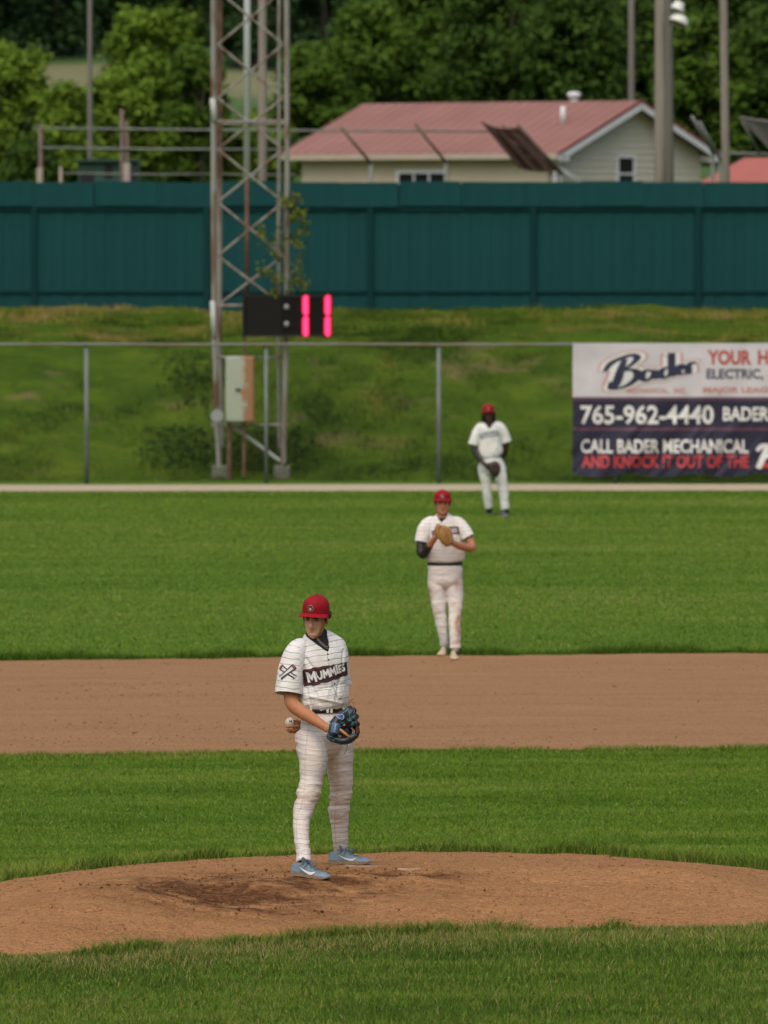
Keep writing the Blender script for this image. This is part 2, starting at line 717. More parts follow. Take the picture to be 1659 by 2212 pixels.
add_attr(me, 'damp', np.clip(da[used] * 1.5, 0, 1) * 0.93)
link('mound', me, M_mound, kind='structure')
MOUND_BVH = bvh(me)

# clods of clay
def rocks(P, size, seed, flatz=0.7):
    r = np.random.default_rng(seed)
    base = np.array([(1, 0, 0), (-1, 0, 0), (0, 1, 0), (0, -1, 0), (0, 0, 1), (0, 0, -1)], float)
    f = np.array([(0, 2, 4), (2, 1, 4), (1, 3, 4), (3, 0, 4), (2, 0, 5), (1, 2, 5), (3, 1, 5), (0, 3, 5)])
    n = len(P)
    V = base[None] * (size[:, None, None] * r.uniform(0.6, 1.3, (n, 6, 1))) + r.normal(0, 0.12, (n, 6, 3)) * size[:, None, None]
    V[:, :, 2] *= flatz
    a = r.uniform(0, 6.28, n)
    c, s_ = np.cos(a)[:, None], np.sin(a)[:, None]
    V = np.stack([V[:, :, 0] * c - V[:, :, 1] * s_, V[:, :, 0] * s_ + V[:, :, 1] * c, V[:, :, 2]], 2) + P[:, None, :]
    F = f[None] + (np.arange(n) * 6)[:, None, None]
    return mesh_np(V.reshape(-1, 3), F.reshape(-1, 3))


def scatter(n, poly, seed, lo=None, hi=None):
    r = np.random.default_rng(seed)
    lo = np.min(poly, 0) if lo is None else np.array(lo)
    hi = np.max(poly, 0) if hi is None else np.array(hi)
    p = r.uniform(lo, hi, (n, 2))
    return p[inside(p, poly)] if poly is not None else p


p = scatter(9000, mound_poly, 61)
keep = np.random.default_rng(5).random(len(p)) < 0.35 + 0.65 * smooth01(fbm(np.c_[p * 1.3, p[:, :1] * 0], 3, 71) + 0.3)
p = p[keep]
sz = np.random.default_rng(6).gamma(1.2, 0.0020, len(p)) + 0.0012
zz = mound_h(p[:, 0], p[:, 1])
M_dark = noisy('damp clods', [(0.3, (0.075, 0.034, 0.017)), (0.7, (0.19, 0.088, 0.042))], 14.0, rough=0.95, spec=0.1)
q_ = np.vstack([np.random.default_rng(64).normal((damp_c.x, damp_c.y), (0.5, 0.30), (900, 2)), np.random.default_rng(65).normal((damp_c2.x, damp_c2.y), (0.7, 0.35), (600, 2)), np.random.default_rng(66).normal((toe_c.x, toe_c.y), (0.4, 0.12), (200, 2))])
q_ = q_[inside(q_, mound_poly)]
link('damp_clods', rocks(np.c_[q_, mound_h(q_[:, 0], q_[:, 1]) + 0.004], np.random.default_rng(67).gamma(1.4, 0.0022, len(q_)) + 0.0015, 68), M_dark, kind='stuff', smooth=False)
M_clod = noisy('clay clods', [(0.3, (0.15, 0.068, 0.034)), (0.7, (0.34, 0.165, 0.082))], 14.0, rough=0.95, spec=0.1)
link('clay_clods', rocks(np.c_[p, zz + 0.003], sz, 62), M_clod, kind='stuff', smooth=False)
r_ = np.random.default_rng(8)
p = r_.uniform((-5.5, 64.6), (5.5, 77.0), (15000, 2))
keep = r_.random(len(p)) < 0.05 + 0.95 * smooth01(2.2 * fbm(np.c_[p * [0.5, 0.9], p[:, :1] * 0], 3, 75) - 0.1)
p = p[keep]
link('dirt_crumbs', rocks(np.c_[p, p[:, :1] * 0 + 0.010], r_.gamma(1.2, 0.0027, len(p)) + 0.0015, 63, 0.5), M_clod, kind='stuff', smooth=False)

# ---- grass blades
def blade_mat(name, stops, up=0.0):
    m, n, b = new_mat(name)
    c = ramp(n, attr(n, 'tone'), stops)
    n.links.new(c, b.inputs['Base Color'])
    b.inputs['Roughness'].default_value = 0.65
    b.inputs['Specular IOR Level'].default_value = 0.10
    tr = N(n, 'ShaderNodeBsdfTranslucent')
    if up:                                   # normals bent upward so flat blades and leaves shade brighter
        gn = N(n, 'ShaderNodeNewGeometry')
        va = N(n, 'ShaderNodeVectorMath')
        va.operation = 'MULTIPLY_ADD'
        n.links.new(gn.outputs['Normal'], va.inputs[0])
        va.inputs[1].default_value = (1 - up, 1 - up, 1 - up)
        va.inputs[2].default_value = (0, 0, up)
        vn = N(n, 'ShaderNodeVectorMath')
        vn.operation = 'NORMALIZE'
        n.links.new(va.outputs[0], vn.inputs[0])
        n.links.new(vn.outputs[0], b.inputs['Normal'])
        n.links.new(vn.outputs[0], tr.inputs['Normal'])
    n.links.new(c, tr.inputs['Color'])
    mx = N(n, 'ShaderNodeMixShader')
    mx.inputs[0].default_value = 0.3 if up < 0.7 else 0.42
    n.links.new(b.outputs[0], mx.inputs[1])
    n.links.new(tr.outputs[0], mx.inputs[2])
    n.links.new(mx.outputs[0], n.nodes['Material Output'].inputs['Surface'])
    return m


TONES = [(0.0, (0.038, 0.080, 0.009)), (0.35, (0.084, 0.168, 0.016)), (0.6, (0.150, 0.250, 0.026)), (0.8, (0.29, 0.27, 0.075)), (1.0, (0.46, 0.36, 0.18))]
M_blade = blade_mat('grass blades', TONES, 0.6)
TONES2 = [(0.0, (0.046, 0.100, 0.007)), (0.35, (0.092, 0.188, 0.012)), (0.6, (0.155, 0.270, 0.020)), (0.8, (0.29, 0.33, 0.06)), (1.0, (0.43, 0.37, 0.16))]
M_blade2 = blade_mat('lawn blades', TONES2, 0.65)


def blades(P, h, wd, lean, seed, tone, two=True):
    """P (n,3) roots; arrays h, wd; bent blades: two = quad tip split (3 triangles) else 1 triangle"""
    r = np.random.default_rng(seed)
    n = len(P)
    a = r.uniform(0, 2 * np.pi, n)
    side = np.c_[np.cos(a), np.sin(a), np.zeros(n)]
    b_ = r.uniform(0, 2 * np.pi, n)
    ln = lean * r.uniform(0.2, 1.2, n)
    tip = P + np.c_[np.cos(b_) * ln * h, np.sin(b_) * ln * h, h]
    if two:
        mid = P + np.c_[np.cos(b_) * ln * h * 0.35, np.sin(b_) * ln * h * 0.35, h * 0.6]
        V = np.stack([P - side * wd[:, None], P + side * wd[:, None], mid - side * wd[:, None] * 0.8, mid + side * wd[:, None] * 0.8, tip], 1)
        f = np.array([(0, 1, 3), (0, 3, 2), (2, 3, 4)])
        k = 5
    else:
        V = np.stack([P - side * wd[:, None], P + side * wd[:, None], tip], 1)
        f = np.array([(0, 1, 2)])
        k = 3
    F = (f[None] + (np.arange(n) * k)[:, None, None]).reshape(-1, 3)
    me = mesh_np(V.reshape(-1, 3), F)
    add_attr(me, 'tone', np.repeat(tone, k))
    return me


def tones(p, seed, mean=0.42, dry=0.0, patch=0.8):
    r = np.random.default_rng(seed)
    t = mean + 0.12 * r.normal(size=len(p)) + 0.10 * fbm(np.c_[p * [1.6, 4.5], p[:, :1] * 0], 3, seed + 40) + 0.17 * fbm(np.c_[p * [patch * 0.5, patch * 2.2], p[:, :1] * 0], 4, seed)
    d = r.random(len(p)) < dry
    return np.clip(np.where(d, r.uniform(0.75, 1.0, len(p)), t), 0, 1)


r_ = np.random.default_rng(80)
p = r_.uniform((-4.1, 42.2), (4.1, 49.0), (285000, 2))
p = p[~inside(p, mound_poly)]
d = seg_dist(p, mound_poly)
edge = np.exp(-(d / 0.75) ** 2)
dry = 0.07 + 0.62 * edge * smooth01(0.75 + fbm(np.c_[p * 0.9, p[:, :1] * 0], 3, 81))
r2 = np.random.default_rng(82)
t = tones(p, 83, 0.40) + 0.08 * np.random.default_rng(86).normal(size=len(p))
t = np.where(r2.random(len(p)) < dry, r2.uniform(0.66, 1.0, len(p)), t)
hh = (0.042 + 0.022 * edge) * r2.uniform(0.55, 1.25, len(p)) * (1 + 0.35 * fbm(np.c_[p * 2.2, p[:, :1] * 0], 3, 84))
link('near_grass', blades(np.c_[p, p[:, :1] * 0], hh, r2.uniform(0.0016, 0.0032, len(p)), 0.75, 85, np.clip(t, 0, 1)), M_blade, kind='stuff', smooth=False)

p = r_.uniform((-4.9, 49.0), (4.9, 64.6), (400000, 2))
yn = np.interp(p[:, 0], infield_near[:, 0], infield_near[:, 1])
p = p[(~inside(p, mound_poly)) & (p[:, 1] < yn + 0.01)]
d = seg_dist(p, mound_poly)
d2 = np.abs(np.interp(p[:, 0], infield_near[:, 0], infield_near[:, 1]) - p[:, 1])
edge = np.exp(-(d / 0.42) ** 2)
edge2 = np.exp(-(d2 / 0.25) ** 2)
t = tones(p, 93, 0.49, 0.035)
t = np.where(r2.random(len(p)) < 0.60 * edge + 0.15 * edge2, r2.uniform(0.60, 0.92, len(p)), t)
hh = (0.023 + 0.058 * edge + 0.014 * edge2) * r2.uniform(0.6, 1.3, len(p)) * (1 + 0.3 * fbm(np.c_[p * 2.0, p[:, :1] * 0], 3, 94))
link('infield_grass', blades(np.c_[p, p[:, :1] * 0], hh, r2.uniform(0.002, 0.0042, len(p)), 1.3, 95, np.clip(t, 0, 1), two=False), M_blade2, kind='stuff', smooth=False)

p = r_.uniform((-8.6, 76.6), (8.6, 123.4), (340000, 2))
yf = np.interp(p[:, 0], infield_far[:, 0], infield_far[:, 1])
yt = np.interp(p[:, 0], track_near[:, 0], track_near[:, 1])
p = p[(p[:, 1] > yf) & (p[:, 1] < yt) & (np.abs(p[:, 0]) < 0.066 * p[:, 1] + 1.0)]
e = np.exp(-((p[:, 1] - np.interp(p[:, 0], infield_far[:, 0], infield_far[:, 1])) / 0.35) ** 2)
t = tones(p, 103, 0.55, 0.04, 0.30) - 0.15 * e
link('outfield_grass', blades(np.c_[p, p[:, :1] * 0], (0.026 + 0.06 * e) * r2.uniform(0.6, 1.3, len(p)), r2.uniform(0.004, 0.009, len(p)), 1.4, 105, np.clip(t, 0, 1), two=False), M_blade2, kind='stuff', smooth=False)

# tufts hanging over the cut edges of the turf
rf = np.random.default_rng(180)


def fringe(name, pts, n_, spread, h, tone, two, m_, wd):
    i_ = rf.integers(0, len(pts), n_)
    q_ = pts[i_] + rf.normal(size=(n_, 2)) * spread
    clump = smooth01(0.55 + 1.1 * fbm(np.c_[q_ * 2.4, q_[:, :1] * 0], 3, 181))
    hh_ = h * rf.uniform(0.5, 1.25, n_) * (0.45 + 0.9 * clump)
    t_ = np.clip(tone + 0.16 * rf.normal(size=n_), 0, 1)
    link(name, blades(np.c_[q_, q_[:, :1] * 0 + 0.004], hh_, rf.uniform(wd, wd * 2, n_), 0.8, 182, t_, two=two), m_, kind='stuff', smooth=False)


ctr_ = mound_poly.mean(0)
outw = mound_poly - ctr_
outw /= np.linalg.norm(outw, axis=1)[:, None]
dense = catmull(mound_poly + outw * 0.05, 6)
fringe('mound_edge_grass', dense[(np.abs(dense[:, 0]) < 3.5)], 26000, 0.045, 0.085, 0.50, True, M_blade, 0.0016)
sel = infield_near[np.abs(infield_near[:, 0]) < 4.4]
fringe('dirt_edge_grass', sel - [0, 0.04], 9000, 0.05, 0.045, 0.55, False, M_blade2, 0.002)
sel = infield_far[np.abs(infield_far[:, 0]) < 5.4]
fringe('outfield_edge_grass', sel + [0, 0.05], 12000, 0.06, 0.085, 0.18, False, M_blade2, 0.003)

# ---- the embankment behind the fence, the plateau and the wooded hill
def bank_h(x, y):
    x = np.asarray(x, float); y = np.asarray(y, float)
    b1 = 2.42 + 0.10 * np.sin(x * 0.55 + 1.0) + 0.06 * np.sin(x * 1.9)
    t = np.clip((y - 126.6) / 6.2, 0, 1)
    h = b1 * (t * t * (3 - 2 * t) * 0.35 + t * 0.65)
    s_ = np.clip((y - 132.8) / 7.2, 0, 1)
    # the turf climbs unevenly to the wall, highest on the left, lowest by the lattice tower
    top = 2.87 + 0.07 * np.exp(-((x + 6.5) / 2.0) ** 2) - 0.16 * np.exp(-((x + 3.1) / 0.7) ** 2) + 0.04 * np.sin(x * 0.9 - 2.0)
    h = h + (top - b1) * s_
    return np.where(y > 140, np.maximum(h, 2.9), h)


def hill_h(x, y):
    h = 2.95 + np.clip(y - 215, 0, None) * 0.107 + np.clip(y - 330, 0, 200) * 0.03
    return h


gx = np.arange(-40, 40.1, 0.25)
gy = np.concatenate([np.arange(126.4, 141.1, 0.25), np.arange(145, 216, 5.0)])
X, Y = np.meshgrid(gx, gy)
Z = bank_h(X, Y)
P3 = np.c_[X.ravel(), Y.ravel(), X.ravel() * 0]
env = np.clip((Y.ravel() - 126.6) / 1.0, 0, 1)
Z = Z.ravel() + env * (fbm(P3 * 0.7, 3, 111) * 0.07 + fbm(P3 * 2.3, 2, 112) * 0.03)
nx, ny = len(gx), len(gy)
ii, jj = np.meshgrid(np.arange(nx - 1), np.arange(ny - 1))
q = (jj * nx + ii).ravel()
me = mesh_np(np.c_[X.ravel(), Y.ravel(), Z - 0.004], np.c_[q, q + 1, q + 1 + nx, q + nx])
m, n, b = new_mat('bank turf')
f1 = noise_node(n, coords(n, (0.6, 1.0, 1.4)), 0.9, 7.0, 0.65, 0.6)
f2 = noise_node(n, coords(n, (1, 1, 1)), 4.5, 6.0, 0.7, 0.4)
f3 = noise_node(n, coords(n, (0.7, 0.9, 1.6)), 0.75, 5.0, 0.6, 0.3)
c = ramp(n, f1, [(0.3, (0.030, 0.066, 0.005)), (0.52, (0.064, 0.114, 0.008)), (0.72, (0.110, 0.155, 0.014))])
c = mix(n, ramp(n, f2, [(0.4, 0.0), (0.75, 0.6)]), c, (0.045, 0.080, 0.016))
c = mix(n, ramp(n, f3, [(0.56, 0.0), (0.72, 0.8)]), c, (0.19, 0.135, 0.07))
n.links.new(c, b.inputs['Base Color'])
b.inputs['Roughness'].default_value = 0.95
b.inputs['Specular IOR Level'].default_value = 0.05
bump(n, b, f2, 0.8, 0.1)
M_bank = m
link('embankment', me, M_bank, kind='structure')
BANK_BVH = bvh(me)

TONES3 = [(0.0, (0.026, 0.056, 0.006)), (0.4, (0.060, 0.110, 0.011)), (0.65, (0.120, 0.180, 0.018)), (0.85, (0.27, 0.25, 0.04)), (1.0, (0.33, 0.24, 0.09))]
M_rough = blade_mat('rough grass', TONES3, 0.55)
p = r_.uniform((-9.6, 126.5), (9.6, 139.9), (150000, 2))
bare = smooth01((fbm(np.c_[p * [0.55, 0.7], p[:, :1] * 0], 4, 121) - 0.22) / 0.3)
p = p[r_.random(len(p)) > bare * 0.8]
zz = bank_h(p[:, 0], p[:, 1])
pn = np.c_[p, zz - 0.03]
up = smooth01((p[:, 1] - 132.2) / 1.0)
t = 0.34 + 0.28 * up + 0.1 * r_.normal(size=len(p)) + 0.25 * fbm(np.c_[p * 3.1, p[:, :1] * 0], 3, 127) + 0.36 * fbm(np.c_[p * 0.8, p[:, :1] * 0], 4, 123)
hh = (0.090 + 0.07 * fbm(np.c_[p * 2.2, p[:, :1] * 0], 3, 124)) * r_.uniform(0.6, 1.4, len(p))
link('bank_grass', blades(pn, np.clip(hh, 0.05, 0.4), r_.uniform(0.006, 0.014, len(p)), 1.1, 125, np.clip(t, 0, 1), two=False), M_rough, kind='stuff', smooth=False)

gx = np.linspace(-260, 260, 105)
gy = np.concatenate([np.arange(215, 340, 4.0), np.arange(340, 700, 20.0)])
X, Y = np.meshgrid(gx, gy)
P3 = np.c_[X.ravel(), Y.ravel(), X.ravel() * 0]
Z = hill_h(X, Y).ravel() + np.clip((Y.ravel() - 220) / 10, 0, 1) * fbm(P3 * 0.05, 3, 131) * 0.6
nx, ny = len(gx), len(gy)
ii, jj = np.meshgrid(np.arange(nx - 1), np.arange(ny - 1))
q = (jj * nx + ii).ravel()
me = mesh_np(np.c_[X.ravel(), Y.ravel(), Z], np.c_[q, q + 1, q + 1 + nx, q + nx])
m, n, b = new_mat('hill meadow')
f1 = noise_node(n, coords(n, (0.5, 1, 1)), 0.25, 6.0, 0.6, 0.5)
f2 = noise_node(n, coords(n, (0.2, 0.6, 1)), 0.9, 6.0, 0.7)
sx = N(n, 'ShaderNodeSeparateXYZ')
tc = N(n, 'ShaderNodeTexCoord')
n.links.new(tc.outputs['Object'], sx.inputs[0])
yy = math_node(n, 'MULTIPLY_ADD', f1, 10.0, -5.0)
yy = math_node(n, 'ADD', sx.outputs[1], yy)
g = ramp(n, math_node(n, 'MULTIPLY_ADD', yy, 0.01, -2.15), [(0.54, 0.0), (0.60, 1.0), (0.69, 1.0), (0.72, 0.0)])
c = mix(n, g, (0.045, 0.10, 0.02), mix(n, f2, (0.12, 0.14, 0.055), (0.19, 0.18, 0.085)))
n.links.new(c, b.inputs['Base Color'])
b.inputs['Roughness'].default_value = 0.95
link('hillside', me, m, kind='structure')

# ================================================================== TREES
def crown_mesh(seed, rx, h, n_leaf=4600, size=0.20):
    """a crown 2 rx wide and h high: leaf-sized quads on the shells of many uneven lobes"""
    r = np.random.default_rng(seed)
    L = []
    n_l = int(np.clip(rx * rx * h * 7.0, 50, 220))
    for k in range(n_l):
        q = r.random()
        z = h * (0.06 + 0.90 * q)
        env = rx * (0.55 + 0.45 * math.sin(min(1, q * 1.5 + 0.25) * math.pi * 0.62)) * math.sqrt(max(0.04, 1 - max(0, (q - 0.45) / 0.58) ** 2))
        a = r.uniform(0, 6.283)
        d = math.sqrt(r.random()) * env
        L.append((d * math.cos(a), d * math.sin(a), z, r.uniform(0.34, 0.72) * min(1.15, 0.35 * rx + 0.25), r.uniform(-0.17, 0.17)))
    L = np.array(L)
    i = r.choice(len(L), n_leaf, p=L[:, 3] ** 2 / (L[:, 3] ** 2).sum())
    d = r.normal(size=(n_leaf, 3))
    d[:, 2] = np.abs(d[:, 2]) * np.where(r.random(n_leaf) < 0.75, 1, -1)
    d /= np.linalg.norm(d, axis=1)[:, None]
    C = L[i, :3] + d * (L[i, 3] * r.uniform(0.5, 1.15, n_leaf))[:, None] * [1.1, 1.1, 0.75]
    C += 0.12 * r.normal(size=(n_leaf, 3))
    C[:, 2] = np.maximum(C[:, 2], 0.02)
    nrm = d * 0.7 + r.normal(size=(n_leaf, 3)) * 0.55 + [0, 0, 0.55]
    nrm /= np.linalg.norm(nrm, axis=1)[:, None]
    a = np.cross(nrm, r.normal(size=(n_leaf, 3)))
    a /= np.linalg.norm(a, axis=1)[:, None]
    b_ = np.cross(nrm, a)
    s_ = size * r.uniform(0.5, 1.3, n_leaf)[:, None]
    V = np.stack([C - a * s_ * 1.1, C - b_ * s_ * 0.6, C + a * s_ * 1.1, C + b_ * s_ * 0.6], 1)
    me = mesh_np(V.reshape(-1, 3), np.arange(n_leaf * 4).reshape(-1, 4))
    t = np.clip(0.5 + L[i, 4] + 0.12 * r.normal(size=n_leaf), 0, 1)
    add_attr(me, 'tone', np.repeat(t, 4))
    return me


def leaf_mat(name, lo, mid, hi):
    return blade_mat(name, [(0.1, lo), (0.5, tuple(x * 0.93 for x in mid)), (0.95, tuple(x * 0.88 for x in hi))], 0.7)


LEAF = {
    'light': leaf_mat('fresh leaves', (0.149, 0.253, 0.027), (0.206, 0.335, 0.037), (0.266, 0.406, 0.048)),
    'mid': leaf_mat('green leaves', (0.074, 0.149, 0.019), (0.113, 0.210, 0.027), (0.153, 0.266, 0.032)),
    'dark': leaf_mat('dark leaves', (0.051, 0.106, 0.019), (0.077, 0.153, 0.025), (0.109, 0.197, 0.029)),
    'deep': leaf_mat('deep green leaves', (0.032, 0.077, 0.029), (0.051, 0.109, 0.036), (0.073, 0.144, 0.043)),
}
M_bark = noisy('bark', [(0.3, (0.05, 0.04, 0.03)), (0.7, (0.12, 0.10, 0.075))], 9.0, (1, 1, 0.25), rough=0.9, bmp=0.5)


def tree_trunk(h, r):
    bm = bmesh.new()
    add_tube(bm, [(0, 0, -0.3), (0.03 * h, 0, h * 0.25), (0.0, 0.02 * h, h * 0.55), (0.02 * h, 0, h * 0.85)], r, 8, r1=r * 0.35)
    for a, z0, z1 in ((0.3, .3, .62), (2.1, .36, .7), (3.6, .28, .55), (5.0, .42, .75)):
        add_tube(bm, [(0.02 * h, 0, h * z0), (math.cos(a) * h * 0.12, math.sin(a) * h * 0.12, h * (z0 + z1) / 2), (math.cos(a) * h * 0.2, math.sin(a) * h * 0.2, h * z1)], r * 0.45, 6, r1=r * 0.15)
    return bm_mesh(bm)


TRUNKS = [tree_trunk(1.0, 0.028)]


def tree(u, vtop, vbase, hw, y, colour, variant, label, group, name='tree'):
    k = px(y)
    x = at(u, 433, y).x
    base = float(hill_h(x, y)) if y > 215 else 2.95
    base = min(base, at(u, vbase, y).z)
    top = at(u, vtop, y).z
    rx = hw / k
    h = top - base
    o = empty(name, (x, y, base), label, 'bush' if name == 'bush' else 'tree', group)
    me = crown_mesh(200 + int(u) + variant, rx, h, 15000 if y < 280 else 7000, 0.115 if y < 240 else 0.14)
    me.materials.append(LEAF[colour])
    c = bpy.data.objects.new('crown', me)
    COL.objects.link(c)
    c.parent = o
    if not TRUNKS[0].materials:
        TRUNKS[0].materials.append(M_bark)
    t_ = bpy.data.objects.new('trunk', TRUNKS[0])
    COL.objects.link(t_)
    t_.parent = o
    t_.scale = (h, h, h)
    return o


GF = 'fresh green trees below the hill clearing'
GD = 'dark trees of the wood behind the red roofed house'
GB = 'trees of the wood along the top of the hill'
tree(15, 85, 392, 88, 232, 'light', 0, 'big light green bush filling the left end above the teal wall', GF, 'bush')
tree(325, 20, 392, 118, 238, 'light', 1, 'tall fresh green tree just right of the thin grey pole', GF)
tree(262, 150, 392, 78, 231, 'light', 2, 'rounded yellow green tree behind the rails and the small green hut', GF)
tree(425, 105, 392, 62, 234, 'mid', 3, 'mid green tree close to the left legs of the lattice tower', GF)
tree(140, 192, 392, 74, 229, 'light', 2, 'low green bush under the pale strip of hill meadow', GF, 'bush')
tree(545, 262, 392, 84, 236, 'light', 0, 'low green bush seen through the middle of the lattice tower', GF, 'bush')
tree(70, 300, 392, 58, 227, 'dark', 1, 'dark low bush behind the left post of the rails', GF, 'bush')
tree(690, 95, 392, 96, 246, 'mid', 1, 'green tree between the lattice tower and the red roof', GD)
tree(800, 10, 392, 110, 251, 'mid', 3, 'tall green tree over the left end of the red roof ridge', GD)
tree(930, -60, 392, 125, 263, 'mid', 2, 'high green tree above the left half of the red ridge', GD)
tree(1080, -90, 392, 135, 258, 'dark', 0, 'dark tree above the middle of the red ridge', GD)
tree(1240, -50, 392, 120, 255, 'dark', 1, 'dark tree right behind the white roof vent', GD)
tree(1370, -20, 392, 105, 263, 'dark', 3, 'dark tree behind the thin pole at the end of the ridge', GD)
tree(1505, 30, 392, 92, 247, 'mid', 2, 'green tree between the double pole and the right pole', GD)
tree(1560, -60, 392, 120, 262, 'dark', 0, 'tall dark tree rising behind the right pole', GD)
tree(1670, 20, 392, 100, 250, 'dark', 1, 'dark tree at the right end over the orange roof', GD)
BACK = ['dark wood tree at the far left top of the hill', 'dark wood tree above the left pole', 'dark wood tree left of the lattice tower top', 'dark wood tree behind the lattice tower top', 'dark wood tree just right of the lattice tower top',
        'dark wood tree above the gap beside the tower', 'dark wood tree high over the left roof slope', 'dark wood tree high over the ridge centre', 'dark wood tree high over the roof vent', 'dark wood tree high behind the double pole', 'dark wood tree high at the right end']
for i, (u, lab) in enumerate(zip((-40, 110, 250, 400, 545, 690, 850, 1020, 1190, 1390, 1600), BACK)):
    tree(u, -190 - 25 * (i % 3), 118, 100 + 8 * (i % 2), 286 + 3 * (i % 4), 'deep' if i != 3 else 'dark', i % 4, lab, GB)
# the rest of the wood, one mass further up the hill
me = crown_mesh(333, 8.0, 10.0, 9000, 0.9)
co = get_co(me) * [9, 2.2, 1.3] + [0, 324, 13.0]
set_co(me, co)
me.materials.append(LEAF['deep'])
link('forest', me, None, kind='stuff', smooth=False)

# ================================================================== THE TEAL WALL
def teal(name, k=1.0):
    m, n, b = new_mat(name)
    f1 = noise_node(n, coords(n, (3.0, 3.0, 0.35)), 1.6, 5.0, 0.6)
    f2 = noise_node(n, coords(n, (1, 1, 1)), 0.8, 4.0, 0.6)
    a, c_ = (0.0085 * k, 0.055 * k, 0.057 * k), (0.0115 * k, 0.065 * k, 0.067 * k)
    c = mix(n, ramp(n, f1, [(0.3, 0.0), (0.7, 1.0)]), a, c_)
    c = mix(n, ramp(n, f2, [(0.5, 0.0), (0.8, 0.5)]), c, (0.010 * k, 0.066 * k, 0.068 * k))
    oi = N(n, 'ShaderNodeObjectInfo')
    g = math_node(n, 'MULTIPLY_ADD', oi.outputs['Random'], 0.08, 0.96)
    c = mix(n, 1.0, c, g, 'MULTIPLY')
    n.links.new(c, b.inputs['Base Color'])
    b.inputs['Roughness'].default_value = 0.8
    b.inputs['Specular IOR Level'].default_value = 0.08
    return m


M_teal = teal('teal paint')
M_teal_trim = teal('shaded teal paint', 0.66)  # same teal, darkened: gap shadow of posts and rails put into the colour
WY = 140.0
wall = empty('plank_wall', (0, WY, 2.9), 'long teal painted plank wall standing on top of the grass bank', 'wall')
zt, zb = at(830, 393, WY).z, at(830, 690, WY).z
zc = at(830, 446, WY).z
plank = box_mesh((0, 0, (zc + zb) / 2), 0.204, 0.02, zc - zb, bev=0.005)
plank.materials.append(M_teal)
capb = box_mesh((0, 0, (zt + zc) / 2), 1.206, 0.045, zt - zc)
capb.materials.append(M_teal)
x0 = -10.4
i = 0
x = x0
while x < 10.4:
    o = bpy.data.objects.new('plank', plank)
    COL.objects.link(o)
    o.parent = wall
    o.location = (x, 0.009 * (i % 2) + random.uniform(-0.002, 0.002), -2.9 + random.uniform(-0.004, 0.004))
    i += 1
    x += 0.2
for k in range(18):
    o = bpy.data.objects.new('cap_board', capb)
    COL.objects.link(o)
    o.parent = wall
    o.location = (x0 + 0.5 + k * 1.2, -0.075 + 0.012 * (k % 2), -2.9 + random.uniform(-0.014, 0.014))
    o.rotation_euler = (0, random.uniform(-0.006, 0.006), 0)
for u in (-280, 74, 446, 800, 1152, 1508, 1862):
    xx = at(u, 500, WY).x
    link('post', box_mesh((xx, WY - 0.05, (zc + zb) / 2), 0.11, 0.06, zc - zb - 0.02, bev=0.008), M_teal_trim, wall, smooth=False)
link('backing_board', box_mesh((0, WY - 0.02, (zt + zc) / 2 - 0.05), 20.8, 0.03, zt - zc), M_teal, wall, smooth=False)
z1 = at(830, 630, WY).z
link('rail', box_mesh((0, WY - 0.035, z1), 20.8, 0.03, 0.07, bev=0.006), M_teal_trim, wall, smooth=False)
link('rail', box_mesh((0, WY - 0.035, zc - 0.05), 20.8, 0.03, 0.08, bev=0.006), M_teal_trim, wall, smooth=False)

# ================================================================== CHAIN LINK FENCE
M_galv = noisy('galvanised steel', [(0.3, (0.115, 0.14, 0.13)), (0.7, (0.175, 0.205, 0.19))], 6.0, (1, 1, 0.4), rough=0.6, metal=0.1, spec=0.3)
M_rail = noisy('rail steel with rust', [(0.42, (0.17, 0.19, 0.17)), (0.60, (0.17, 0.14, 0.10)), (0.7, (0.15, 0.085, 0.045))], 0.9, (1, 1, 1), detail=5, rough=0.6, metal=0.2)
FY = 125.4
fz = at(830, 744, FY).z
fence = empty('chain_link_fence', (0, FY, 0), 'grey chain link outfield fence along the pale warning track', 'fence')
for u in (-573, -193, 187, 575, 948, 1330, 1712, 2095):
    xx = at(u, 900, FY).x
    bm = bmesh.new()
    add_tube(bm, [(xx, FY, -0.1), (xx, FY, fz - 0.03)], 0.042 if u != 575 else 0.036, 12)
    add_tube(bm, [(xx, FY, fz - 0.05), (xx, FY, fz + 0.015)], 0.05, 12)
    link('post', bm_mesh(bm), M_galv, fence)
link('rail', tube_mesh([(at(u, 744, FY).x, FY - 0.045, fz + 0.004 * math.sin(u * 0.011)) for u in range(-620, 2160, 60)], 0.026, 10), M_rail, fence)
# the wire: real diamonds, two sets of zigzag wires
pitch = 0.062
xs = np.arange(-9.6, 9.6, pitch)
zs = np.arange(0.04, fz - 0.02, pitch)
P0, P1 = [], []
for i in range(len(zs) - 1):
    sgn = 1 if i % 2 == 0 else -1
    a = np.c_[xs + 0.25 * pitch * sgn, xs * 0 + FY + 0.045, xs * 0 + zs[i]]
    c = np.c_[xs - 0.25 * pitch * sgn, xs * 0 + FY + 0.045, xs * 0 + zs[i + 1]]
    P0 += [a, a + [0.5 * pitch, 0.003, 0]]
    P1 += [c, c + [0.5 * pitch, 0.003, 0]]
    P0[-1] = np.c_[xs + pitch - 0.25 * pitch * sgn, xs * 0 + FY + 0.048, xs * 0 + zs[i]]
    P1[-1] = np.c_[xs + pitch + 0.25 * pitch * sgn, xs * 0 + FY + 0.048, xs * 0 + zs[i + 1]]
P0, P1 = np.vstack(P0), np.vstack(P1)
t = P1 - P0
t /= np.linalg.norm(t, axis=1)[:, None]
sd = np.cross(t, [0, 1, 0])
rw = 0.0010
offs = [sd * rw, -sd * rw * 0.5 + np.array([0, -rw, 0]), -sd * rw * 0.5 + np.array([0, rw, 0])]
